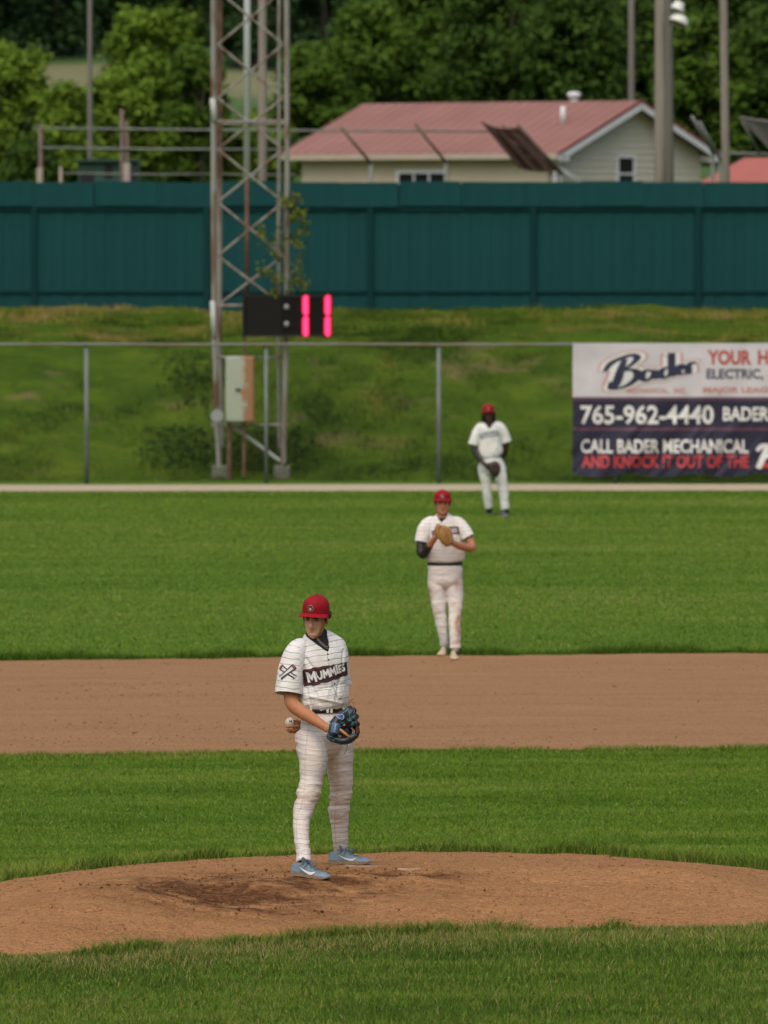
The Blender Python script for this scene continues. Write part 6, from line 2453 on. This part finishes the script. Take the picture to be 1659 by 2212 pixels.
# socks and shoes
ms_ = flat('black sock', (0.014, 0.012, 0.013), 0.9)
for rows in ([(655.5, 1856, .038, yR + .10), (655.5, 1868, .038, yR + .10), (654, 1880, .038, yR + .08)], [(736.5, 1834, .038, yL + .08), (737, 1846, .038, yL + .08), (736, 1858, .038, yL + .06)]):
    bm = bmesh.new()
    add_loft(bm, limb_rows(rows, YP), n=20)
    link('sock', bm_mesh(bm), ms_, pit)
BLUE, GREYB = (0.135, 0.255, 0.395), (0.120, 0.180, 0.200)
for hl, te, sw in ((r_heel, r_toe, 0.0155), (l_heel, l_toe, 0.010)):
    make_shoe(pit, hl, te, col=BLUE, grey=GREYB, size=0.97, side=-1, swoosh=sw, lift=0.004)

# ------------------------------------------------------------------ the pitcher's glove
GYp = YP - 0.42


def gp(x, y, dy=0.0):
    """point from the close view of the glove"""
    return at(663.6 + x * .08, 1499.7 + y * .08, GYp + dy)


glove = empty('baseball_glove', gp(1000, 900), 'black pitcher glove with teal laces on the right hand of the front player', 'glove')
sg = 0.08 / px(GYp)
bm = bmesh.new()


def gl(rows, **k):
    add_loft(bm, [(gp(r[0], r[1], r[4] if len(r) > 4 else 0), r[2] * sg, r[3] * sg) for r in rows], axis=k.pop('axis', (1, 0, 0)), sub=3, n=18, **k)


V0 = (0, 1, 0)
# wrist band and back of the hand
gl([(640, 1120, 75, 190, -.01), (720, 1010, 150, 200, -.01), (740, 860, 150, 200, -.01), (760, 760, 140, 180, 0), (900, 640, 150, 170, 0.01)], axis=(1, 0, -.35))
gl([(820, 760, 150, 130, 0.01), (930, 640, 190, 140, 0.0), (1080, 600, 200, 150, 0.0), (1190, 700, 210, 170, 0.0)], axis=(0.5, 0, 0.8))
# finger stalls
gl([(980, 640, 110, 100, -.01), (1060, 500, 108, 95, -.012), (1140, 400, 100, 90, -.005), (1185, 345, 55, 60, 0)], axis=V0)
gl([(1080, 640, 110, 100, -.01), (1170, 520, 110, 95, -.015), (1245, 450, 100, 90, -.005), (1295, 395, 50, 60, 0.005)], axis=V0)
gl([(1130, 720, 110, 100, -.005), (1240, 630, 112, 95, -.012), (1310, 610, 100, 90, -.002), (1370, 570, 45, 55, 0.01)], axis=V0)
gl([(1150, 820, 110, 100, 0.005), (1270, 780, 112, 95, -.004), (1345, 800, 85, 85, 0.004), (1405, 800, 40, 50, 0.015)], axis=V0)
# web and edge on the right, thumb and pocket below
gl([(1250, 820, 80, 130, 0.03), (1340, 930, 75, 120, 0.03), (1350, 1050, 70, 120, 0.03), (1290, 1150, 80, 120, 0.02)], axis=(1, 0, 0))
gl([(560, 1140, 70, 120, 0.0), (680, 1200, 95, 150, 0.0), (860, 1240, 105, 160, 0.0), (1040, 1250, 110, 150, -.01), (1200, 1180, 110, 120, -.02), (1310, 1090, 75, 90, -.02)], axis=(0, 0, 1))
gl([(760, 1080, 150, 120, 0.05), (950, 1050, 190, 120, 0.055), (1150, 980, 170, 120, 0.05)], axis=(0, 0, 1))
gm = remesh(bm, 0.0045, 3, 0.5)
wrinkle(gm, 0.003, (40, 40, 40), 241)
M_gl = noisy('black glove leather', [(0.3, (0.010, 0.012, 0.016)), (0.7, (0.022, 0.026, 0.033))], 18.0, rough=0.42, bmp=0.3, bscale=60, spec=0.5)
go = link('shell', gm, M_gl, glove)
GT = trees_of(world_copy(go))


def gon(x, y, lift=0.003):
    return on(663.6 + x * .08, 1499.7 + y * .08, GT, lift)


M_tl = noisy('teal lace', [(0.3, (0.030, 0.125, 0.150)), (0.7, (0.055, 0.190, 0.215))], 60.0, rough=0.6)


def glace(pts, r=0.0028, name='lace', m=M_tl, lift=0.002):
    a = []
    for x, y in catmull(pts, 4):
        p = gon(x, y, lift)
        if p is None:
            p = gp(x, y, -0.01)
        a.append(p)
    link(name, tube_mesh(a, r, 6), m, glove)


glace([(600, 715), (640, 800), (620, 900), (570, 1010), (545, 1110)], 0.0034, 'binding')
glace([(1045, 900), (1030, 800), (960, 765), (900, 800), (870, 900), (850, 1010), (820, 1090)], 0.0034, 'binding')
glace([(500, 1130), (560, 1120), (640, 1140), (720, 1180), (800, 1210), (880, 1180), (930, 1120)], 0.0034, 'binding')
glace([(1075, 290), (1090, 390), (1150, 490), (1220, 600), (1290, 660), (1330, 680)])
glace([(1075, 390), (1130, 480), (1140, 590), (1150, 680), (1190, 730), (1210, 850), (1240, 960), (1250, 1060)], 0.0036)
glace([(1110, 700), (1180, 720), (1220, 760), (1240, 830)], 0.0045)
glace([(1080, 660), (1130, 720), (1170, 700), (1200, 690)], 0.004)
glace([(1160, 590), (1230, 600), (1300, 700), (1330, 800)])
glace([(950, 520), (1010, 480), (1060, 440), (1120, 380)], 0.0022, m=flat('pale stitching', (0.20, 0.36, 0.50), 0.6))
glace([(1250, 540), (1260, 500), (1270, 460)], 0.0020, m=flat('pale stitching', (0.30, 0.38, 0.46), 0.6))
glace([(560, 1150), (600, 1200), (660, 1220), (740, 1270)])
glace([(1240, 930), (1320, 950), (1310, 1040), (1240, 1070), (1160, 1100), (1180, 1160)], 0.0018)
for pts, r, m_ in (([(1150, 330), (1120, 280), (1150, 200), (1220, 140), (1280, 110)], 0.0018, flat('dark lace', (0.045, 0.040, 0.045), 0.7)), ([(1075, 400), (1070, 330), (1075, 270)], 0.003, M_tl), ([(1075, 1330), (1080, 1420), (1050, 1530), (990, 1620)], 0.0034, M_tl), ([(870, 1340), (910, 1390), (910, 1420)], 0.0024, M_tl), ([(1010, 360), (1000, 310), (1015, 265)], 0.0018, M_tl)):
    link('loose_lace', tube_mesh(catmull([list(gp(x, y, -0.03)) for x, y in pts], 4), r, 6), m_, glove)


def gpatch(name, pts, m, lift):
    cx_, cy_ = sum(p[0] for p in pts) / len(pts), sum(p[1] for p in pts) / len(pts)
    bm = bmesh.new()
    bm.faces.new([bm.verts.new(((p[0] - cx_) * sg, -(p[1] - cy_) * sg, 0)) for p in pts])
    me_ = bpy.data.meshes.new('g')
    bm.to_mesh(me_)
    bm.free()
    densify(me_, 0.008)
    drape(me_, gp(cx_, cy_, -0.1), (1, 0, 0), (0, 0, 1), GT, lift)
    return link(name, me_, m, glove, smooth=False)


sh = catmull([(765, 600), (830, 565), (910, 555), (975, 570), (998, 620), (975, 690), (900, 690), (830, 660), (765, 600)], 3)[:-1].tolist()
c_ = np.mean(sh, 0)
gpatch('emblem', sh, flat('emblem rim', (0.50, 0.53, 0.58), 0.6), 0.0030)
gpatch('emblem', [list(c_ + (np.array(p) - c_) * 0.84) for p in sh], flat('emblem blue', (0.035, 0.105, 0.36), 0.5), 0.0042)
gpatch('label', [(680, 770), (868, 800), (810, 1070), (625, 1032)], flat('label blue', (0.075, 0.145, 0.26), 0.5), 0.0034)
tl = text_mesh('Rawlings', 0.02, shear=0.3)
fit(tl, 225 * sg, 70 * sg)
densify(tl, 0.01)
Xg = Vector((-0.20, 0, -0.98)).normalized()
Yg = Vector((0.98, 0, -0.20)).normalized()
drape(tl, gp(748, 915, -0.1), Xg, Yg, GT, 0.0050)
link('label_lettering', tl, flat('label print', (0.48, 0.53, 0.60), 0.6), glove, smooth=False)
gpatch('finger_pad', [(1390, 890), (1425, 870), (1428, 950), (1390, 1030), (1365, 1030), (1370, 940)], flat('red brown leather', (0.22, 0.055, 0.035), 0.5), 0.003)

# the ball
bc = at(627.0, 1561.0, YP + 0.305)
m, n, b = new_mat('ball leather')
f = noise_node(n, coords(n), 30.0, 4.0)
n.links.new(mix(n, f, (0.60, 0.56, 0.47), (0.70, 0.67, 0.60)), b.inputs['Base Color'])
b.inputs['Roughness'].default_value = 0.5
bm = bmesh.new()
add_ball(bm, bc, .0365, .0365, .0365, None, 32)
ball = tag(link('baseball', bm_mesh(bm), m, None, base=tuple(bc)), 'white baseball held behind the front player near his hip', 'ball')
bm = bmesh.new()
pts = []
for t in np.linspace(0, 2 * math.pi, 60):
    a = 0.44
    v_ = Vector((math.cos(t) * (1 - a) + a * math.cos(3 * t), math.sin(t) * (1 - a) - a * math.sin(3 * t), 2 * math.sqrt(a * (1 - a)) * math.sin(2 * t)))
    pts.append(bc + (Matrix.Rotation(0.6, 3, 'X') @ Matrix.Rotation(0.8, 3, 'Z') @ v_.normalized()) * 0.0366)
link('stitching', tube_mesh(pts, 0.0008, 5), flat('red thread', (0.35, 0.05, 0.04), 0.7), ball)
tm = text_mesh('M', 0.05)
fit(tm, .022, .016)
bm = bmesh.new(); add_ball(bm, bc, .0365, .0365, .0365, None, 32)
bt = bm_mesh(bm)
drape(tm, bc + Vector((.002, -0.1, .012)), Vector((1, 0, .15)).normalized(), Vector((-.15, 0, 1)).normalized(), trees_of(bt), 0.0006)
link('print', tm, flat('ink', (0.03, 0.03, 0.03), 0.6), ball, smooth=False)

# ---- pitching rubber
ra, rb = mound_hit(700, 1868), mound_hit(893, 1882)
dr = (rb - ra)
dr.z = 0
dr.normalize()
sd_ = Vector((-dr.y, dr.x, 0)).normalized()
mid = (ra + rb) / 2
rub = link('pitching_rubber', box_mesh(Vector((0, 0, 0)), 0.61, 0.15, 0.05, bev=0.006, ax=tuple(dr), ay=tuple(sd_), az=tuple(dr.cross(sd_))), noisy('dusty rubber', [(0.45, (0.32, 0.19, 0.10)), (0.70, (0.46, 0.34, 0.24))], 9.0, rough=0.8), None)
rub.location = Vector((mid.x + 0.05, mid.y - 0.01, float(mound_h(mid.x, mid.y)))) + sd_ * 0.07 + Vector((0, 0, -0.025))
tag(rub, 'dusty white pitching rubber slab sunk in the top of the mound', 'rubber')

# ------------------------------------------------------------------ the two fielders
def fielder(spec):
    Y0 = spec['y']
    k = px(Y0)
    root = empty('person', spec['foot'], spec['label'], 'person')
    HMx = head_matrix(at(spec['head'][0], spec['head'][1], Y0 + spec['head'][2]), *spec['head'][3:])
    skin = skin_mat('skin', spec['skin'], spec['lip'], pale=tuple(x * 1.65 for x in spec['skin']))
    bm = bmesh.new()
    head_volumes(bm, HMx)
    hu, hv = spec['neck']
    add_loft(bm, [(HMx @ Vector((0, .018, -.03)), .056, .060), (HMx @ Vector((0, .014, -.10)), .058, .060), (at(hu, hv, Y0), .065, .065), (at(hu, hv + 0.10 * k, Y0), .09, .075)], n=22)
    tr = spec['torso']
    add_loft(bm, rows_at([(r[0], r[1], r[2] * .8, r[3] * .8, r[4] if len(r) > 4 else 0) for r in tr[:-1]], Y0), n=22)
    for rows in spec['arms']:
        add_loft(bm, limb_rows(rows, Y0), n=18)
    for h in spec['hands']:
        add_hand(bm, at(h[0], h[1], Y0 + h[2]), h[3], h[4], curl=h[5], scale=1.0, thumb=h[6])
    for rows in spec['legs']:
        add_loft(bm, limb_rows([(u, v, r * .8, dy) for u, v, r, dy in rows], Y0), n=16)
    bd = remesh(bm, spec['vox'] * .7, 3, 0.45)
    co, lip, face = face_detail(get_co(bd), HMx)
    set_co(bd, co)
    add_attr(bd, 'face', face)
    add_attr(bd, 'lip', lip)
    bo = link('body', bd, skin, root)
    make_eyes(root, HMx)
    make_brows(root, HMx, (0.02, 0.013, 0.009))
    make_hair(root, HMx, spec['hair'], long=spec.get('long', 0.0), seed=spec['seed'])
    make_cap(root, HMx, detail=False, hk=0.76)
    bm = bmesh.new()
    add_loft(bm, rows_at(tr, Y0), sub=4, n=36)
    je = remesh(bm, spec['vox'], 4, 0.5)
    wrinkle(je, 0.010, (11, 11, 8), spec['seed'] + 40)
    co = get_co(je)
    uv = proj(co)
    delete_where(je, inside(uv, np.array(spec['vneck'])) & (co[:, 1] < Y0))
    je = joined(je, *[sleeve_mesh(rows, Y0, spec['vox'], spec['seed'] + 60 + i, 0.008) for i, rows in enumerate(spec['sleeves'])])
    co = get_co(je)
    uv = proj(co)
    add_attr(je, 'stripe', co[:, 2])
    add_attr(je, 'soil', np.clip(sum(a * np.exp(-((uv[:, 0] - u) / su) ** 2 - ((uv[:, 1] - v) / sv) ** 2) for u, v, su, sv, a in spec['soil_j']), 0, 1))
    jo_ = link('jersey', je, spec['mat_j'], root)
    jt = trees_of(world_copy(jo_))
    bm = bmesh.new()
    add_loft(bm, rows_at([(r[0], r[1], r[2] * .92, r[3] * .92, r[4] if len(r) > 4 else 0) for r in tr[-7:-2]], Y0), sub=3, n=30)
    link('undershirt', remesh(bm, spec['vox'], 2), M_under, root)
    bm = bmesh.new()
    add_loft(bm, rows_at(spec['pelvis'], Y0), sub=4, n=36)
    for rows in spec['legs']:
        add_loft(bm, limb_rows(rows, Y0), sub=4, n=30, flatcap=(False, True))
    pa = remesh(bm, spec['vox'], 4, 0.5)
    wrinkle(pa, 0.009, (8, 8, 16), spec['seed'] + 50)
    co = get_co(pa)
    uv = proj(co)
    add_attr(pa, 'stripe', co[:, 2])
    add_attr(pa, 'soil', np.clip(sum(a * np.exp(-((uv[:, 0] - u) / su) ** 2 - ((uv[:, 1] - v) / sv) ** 2) for u, v, su, sv, a in spec['soil_p']), 0, 1))
    link('trousers', pa, spec['mat_p'], root)
    bm = bmesh.new()
    add_loft(bm, rows_at(spec['belt'], Y0), sub=2, n=36, flatcap=(True, True))
    link('belt', bm_mesh(bm), flat('black belt', (0.013, 0.012, 0.012), 0.5), root)
    for (rows, m_) in spec.get('arm_sleeves', ()):
        bm = bmesh.new()
        add_loft(bm, limb_rows(rows, Y0), sub=4, n=20)
        link('arm_sleeve', bm_mesh(bm), m_, root)
    for rows in spec['socks']:
        bm = bmesh.new()
        add_loft(bm, limb_rows(rows, Y0), n=16)
        link('sock', bm_mesh(bm), spec['mat_s'], root)
    for hl, te in spec['shoes']:
        make_shoe(root, hl, te, col=spec['shoe'], grey=spec['shoe2'], sole=spec['sole'], size=1.0, laces=False)
    # chest mark
    for name, wd, hg, m_, lift in (('patch', 0.30, 0.085, spec['patch'][0], 0.004), ('patch', 0.28, 0.066, spec['patch'][1], 0.006)):
        bm = bmesh.new()
        n2 = 16
        up = [(-.5 + i / n2, .5 + .25 * math.sin(i / n2 * 3.0)) for i in range(n2 + 1)]
        dn = [(x, y - 1.0) for x, y in up[::-1]]
        bm.faces.new([bm.verts.new((x * wd, y * hg, 0)) for x, y in up + dn])
        me_ = bpy.data.meshes.new('p')
        bm.to_mesh(me_)
        bm.free()
        densify(me_, 0.02)
        u, v, tl_ = spec['mark']
        Xm = Vector((math.cos(tl_), 0, math.sin(tl_)))
        drape(me_, at(u, v, Y0 - 0.2), Xm, Vector((-Xm.z, 0, Xm.x)), jt, lift)
        link(name, me_, m_, jo_, smooth=False)
    tm_ = text_mesh('MUMMIES', 0.05)
    fit(tm_, 0.25, 0.05)
    densify(tm_, 0.02)
    drape(tm_, at(u, v + 0.012 * k * -1, Y0 - 0.2), Xm, Vector((-Xm.z, 0, Xm.x)), jt, 0.009)
    link('lettering', tm_, spec['patch'][2], jo_, smooth=False)
    return root


def simple_glove(Y0, pts, label, m, rows, lace_m, tree_lace):
    o = empty('baseball_glove', at(pts[0], pts[1], Y0), label, 'glove')
    bm = bmesh.new()
    for r in rows:
        add_loft(bm, limb_rows(r, Y0), sub=3, n=16)
    g = remesh(bm, 0.007, 3)
    wrinkle(g, 0.003, (30, 30, 30), 301)
    s_ = link('shell', g, m, o)
    t_ = trees_of(world_copy(s_))
    for l in tree_lace:
        a = [on(u, v, t_, 0.003) for u, v in catmull(l, 4)]
        a = [p for p in a if p]
        if len(a) > 2:
            link('lace', tube_mesh(a, 0.004, 5), lace_m, o)
    return o


Y2 = 78.15
f2 = [ground(952, 1418), ground(981, 1427)]
W2 = cloth_mat('white jersey', (0.74, 0.73, 0.72), line=(0.30, 0.28, 0.26), spacing=0.0415, width=0.0016, soil=(0.42, 0.31, 0.16))
W2p = cloth_mat('soiled white trousers', (0.73, 0.715, 0.70), line=(0.52, 0.49, 0.47), spacing=0.034, width=0.0014, soil=(0.36, 0.20, 0.085))
SK2 = (0.40, 0.185, 0.105)
fielder(dict(
    y=Y2, foot=(at(967, 1420, Y2).x, Y2 - .1, 0), label='infielder in muddy white trousers holding a tan glove to his chest', seed=11, vox=0.0085,
    head=(956, 1086, -.03, 2, 3, 0, 1.03), neck=(955.5, 1117), skin=SK2, lip=(0.30, 0.11, 0.08), hair=(0.018, 0.011, 0.008),
    torso=[(961, 1230, .155, .125), (961, 1217, .168, .132), (961, 1210, .215, .15), (961, 1201, .222, .155), (960, 1185, .208, .146), (959, 1165, .198, .138), (957, 1142, .200, .130), (956.5, 1129, .185, .115), (956, 1120, .145, .095), (955.7, 1113, .090, .078), (955.5, 1108, .065, .066)],
    sleeves=[[(938, 1125, .055, .0), (926, 1131, .076, -.01), (917, 1147, .082, -.03), (910, 1175, .076, -.06)], [(975, 1125, .055, .0), (988, 1130, .075, -.01), (1001, 1144, .078, -.03), (1013, 1165, .070, -.06)]],
    arms=[[(930, 1126, .05), (918, 1135, .056), (911, 1165, .05, -.05), (909, 1190, .047, -.09), (914, 1196, .046, -.12), (925, 1182, .042, -.20), (937, 1166, .034, -.29), (942, 1158, .030, -.32)], [(985, 1126, .05), (998, 1138, .055), (1012, 1163, .048, -.05), (1020, 1180, .045, -.10), (1013, 1184, .045, -.14), (996, 1180, .042, -.22), (978, 1173, .033, -.30), (970, 1168, .030, -.32)]],
    hands=[(942, 1158, -.33, (0.55, -0.25, 0.75), (0.6, 0.75, -0.25), 0.7, -1), (968, 1168, -.30, (-0.6, 0, 0.6), (0, 0.9, 0), 0.6, 1)],
    arm_sleeves=[([(913, 1160, .053, -.045), (910, 1178, .053, -.07), (909.5, 1192, .051, -.095), (915, 1197, .050, -.125), (924, 1184, .046, -.195), (928, 1178, .043, -.23)], flat('black arm sleeve', (0.012, 0.012, 0.013), 0.6))],
    legs=[[(944, 1250, .104, 0), (944.5, 1266, .105, 0), (947, 1292, .088, .0), (949, 1316, .075, -.01), (953.5, 1345, .065, 0), (958, 1370, .056, .02), (961, 1394, .050, .05)], [(979, 1250, .102, 0), (980.5, 1266, .102, 0), (983.5, 1292, .087, -.02), (983, 1316, .075, -.05), (983, 1345, .068, -.08), (983.5, 1370, .063, -.10), (983.5, 1401, .059, -.12)]],
    pelvis=[(961, 1214, .155, .122), (961, 1225, .190, .146), (961, 1242, .190, .142), (961.5, 1256, .186, .135), (962, 1265, .15, .11)],
    belt=[(961, 1213.5, .190, .148), (961, 1220, .193, .149)],
    vneck=[(944, 1100), (945, 1116), (954, 1128), (965, 1116), (967, 1100)],
    soil_j=[(917, 1145, 7, 8, .35), (957, 1190, 25, 8, .18), (920, 1205, 8, 5, .4)],
    soil_p=[(926, 1275, 8, 30, .8), (944, 1322, 9, 7, 1.0), (988, 1262, 9, 14, .8), (990, 1352, 7, 26, 1.8), (983, 1308, 9, 10, .6), (961, 1272, 4, 10, .8), (985, 1388, 8, 8, .8)],
    mat_j=W2, mat_p=W2p, mat_s=flat('pale sock', (0.45, 0.38, 0.33), 0.9),
    socks=[[(962, 1388, .046, .06), (961, 1402, .043, .05)], [(983, 1394, .046, -.12), (983, 1408, .043, -.13)]],
    shoes=[(f2[0] + Vector((0.05, .275, 0)), f2[0]), (f2[1] + Vector((-0.01, .275, 0)), f2[1])],
    shoe=(0.50, 0.38, 0.25), shoe2=(0.46, 0.36, 0.25), sole=(0.40, 0.28, 0.17),
    mark=(963, 1152, 0.16), patch=(flat('patch edge', (0.05, 0.04, 0.06), 0.8), flat('patch field', (0.16, 0.11, 0.13), 0.8), flat('patch letters', (0.5, 0.48, 0.48), 0.8))))
simple_glove(Y2, (960, 1156), 'tan leather glove held at the chest of the infielder', noisy('tan leather', [(0.3, (0.27, 0.145, 0.042)), (0.7, (0.37, 0.21, 0.065))], 20.0, rough=0.6),
             [[(958, 1137, .035, -.38), (958, 1150, .065, -.36), (962, 1165, .062, -.35), (970, 1176, .045, -.34)], [(948, 1134, .028, -.40), (946, 1146, .042, -.38), (952, 1160, .05, -.36)], [(966, 1140, .032, -.37), (969, 1155, .045, -.36), (973, 1172, .042, -.35)]],
             flat('tan lace', (0.30, 0.18, 0.07), 0.7), [[(955, 1138), (960, 1150), (966, 1164)], [(964, 1141), (966, 1152), (970, 1166)]])

Y3 = 112.9
f3 = [ground(1059, 1112.5), ground(1093, 1117.5)]
W3 = cloth_mat('plain white jersey', (0.72, 0.73, 0.73), soil=(0.48, 0.44, 0.28))
W3p = cloth_mat('plain white trousers', (0.69, 0.705, 0.72), soil=(0.40, 0.34, 0.25))
fielder(dict(
    y=Y3, foot=(at(1075, 1110, Y3).x, Y3, 0), label='outfielder with long dark hair and red cap standing in the grass near the banner', seed=23, vox=0.0105,
    head=(1055, 892, -.03, 6, 5, -3, 1.03), neck=(1057, 920), skin=(0.085, 0.036, 0.020), lip=(0.09, 0.035, 0.025), hair=(0.008, 0.006, 0.005), long=0.09,
    torso=[(1060, 993, .155, .125), (1060, 987, .175, .14), (1059, 981, .200, .15), (1058.5, 972, .200, .15), (1058, 957, .190, .140), (1058, 942, .192, .135), (1058, 928, .198, .125), (1057.5, 920, .178, .110), (1057, 915, .130, .09), (1057, 911, .085, .075), (1057, 908, .062, .062)],
    sleeves=[[(1045, 919, .055, .0), (1036, 925, .072, -.01), (1029, 939, .080, -.02), (1021, 964, .080, -.04)], [(1069, 917, .055, .0), (1080, 922, .072, .0), (1088, 936, .080, .02), (1095, 958, .082, .03)]],
    arms=[[(1040, 920, .05), (1031, 930, .055), (1024, 955, .05, -.03), (1027, 977, .046, -.07), (1034, 988, .040, -.15), (1042, 998, .032, -.23), (1046, 1002, .03, -.26)], [(1075, 918, .05), (1085, 928, .055), (1092, 955, .05, .03), (1092, 972, .046, .08), (1087, 983, .04, .14), (1078, 990, .033, .17)]],
    hands=[(1046, 1002, -.27, (0.6, -0.1, -0.75), (0.6, 0.6, 0.3), 0.5, 1), (1078, 990, .18, (-0.8, 0, -0.4), (0, -1, 0), 0.6, 1)],
    arm_sleeves=[([(1024, 952, .053, -.03), (1025, 970, .051, -.055), (1029, 980, .048, -.09), (1035, 989, .043, -.16), (1040, 995.5, .037, -.21)], flat('black arm sleeve', (0.012, 0.012, 0.013), 0.6))],
    legs=[[(1047, 1006, .108, 0), (1047, 1020, .105, 0), (1050.5, 1047, .078, -.03), (1053, 1070, .071, -.02), (1056.5, 1098, .062, .02)], [(1076, 1005, .106, 0), (1080, 1020, .102, -.02), (1085, 1047, .084, -.06), (1088.5, 1072, .076, -.08), (1091.5, 1100, .068, -.08)]],
    pelvis=[(1060, 982, .155, .125), (1060, 990, .172, .138), (1061, 1002, .196, .150), (1062, 1012, .200, .155), (1063, 1022, .165, .13)],
    belt=[(1060, 982, .172, .140), (1060, 987, .176, .143)],
    vneck=[(1045, 900), (1047, 913), (1057.5, 926), (1066, 913), (1068, 900)],
    soil_j=[(1055, 968, 10, 10, .35)], soil_p=[(1085, 990, 5, 5, .6), (1079, 1055, 4, 10, .35)],
    mat_j=W3, mat_p=W3p, mat_s=flat('black sock', (0.015, 0.015, 0.017), 0.9),
    socks=[[(1057, 1090, .05, .03), (1057, 1106, .046, .03)], [(1092, 1092, .052, -.08), (1093, 1107, .048, -.08)]],
    shoes=[(f3[0] + Vector((-0.02, .275, 0)), f3[0]), (f3[1] + Vector((-0.06, .27, 0)), f3[1])],
    shoe=(0.085, 0.10, 0.11), shoe2=(0.06, 0.07, 0.08), sole=(0.40, 0.38, 0.33),
    mark=(1058, 941, 0.18), patch=(flat('grey patch edge', (0.12, 0.12, 0.16), 0.8), flat('grey patch field', (0.20, 0.20, 0.24), 0.8), flat('grey letters', (0.48, 0.48, 0.50), 0.8))))
simple_glove(Y3, (1066, 1012), 'dark brown glove hanging in front of the outfielder', noisy('dark leather', [(0.3, (0.030, 0.018, 0.014)), (0.7, (0.060, 0.035, 0.028))], 20.0, rough=0.6),
             [[(1050, 1005, .04, -.30), (1062, 1006, .06, -.32), (1074, 1002, .06, -.31)], [(1060, 1006, .07, -.30), (1066, 1018, .065, -.31), (1068, 1030, .04, -.30)], [(1074, 1004, .05, -.32), (1075, 1016, .05, -.32), (1071, 1028, .035, -.31)]],
             flat('brown lace', (0.12, 0.07, 0.05), 0.7), [[(1056, 1004), (1066, 1004), (1076, 1003)], [(1066, 1008), (1068, 1020)]])
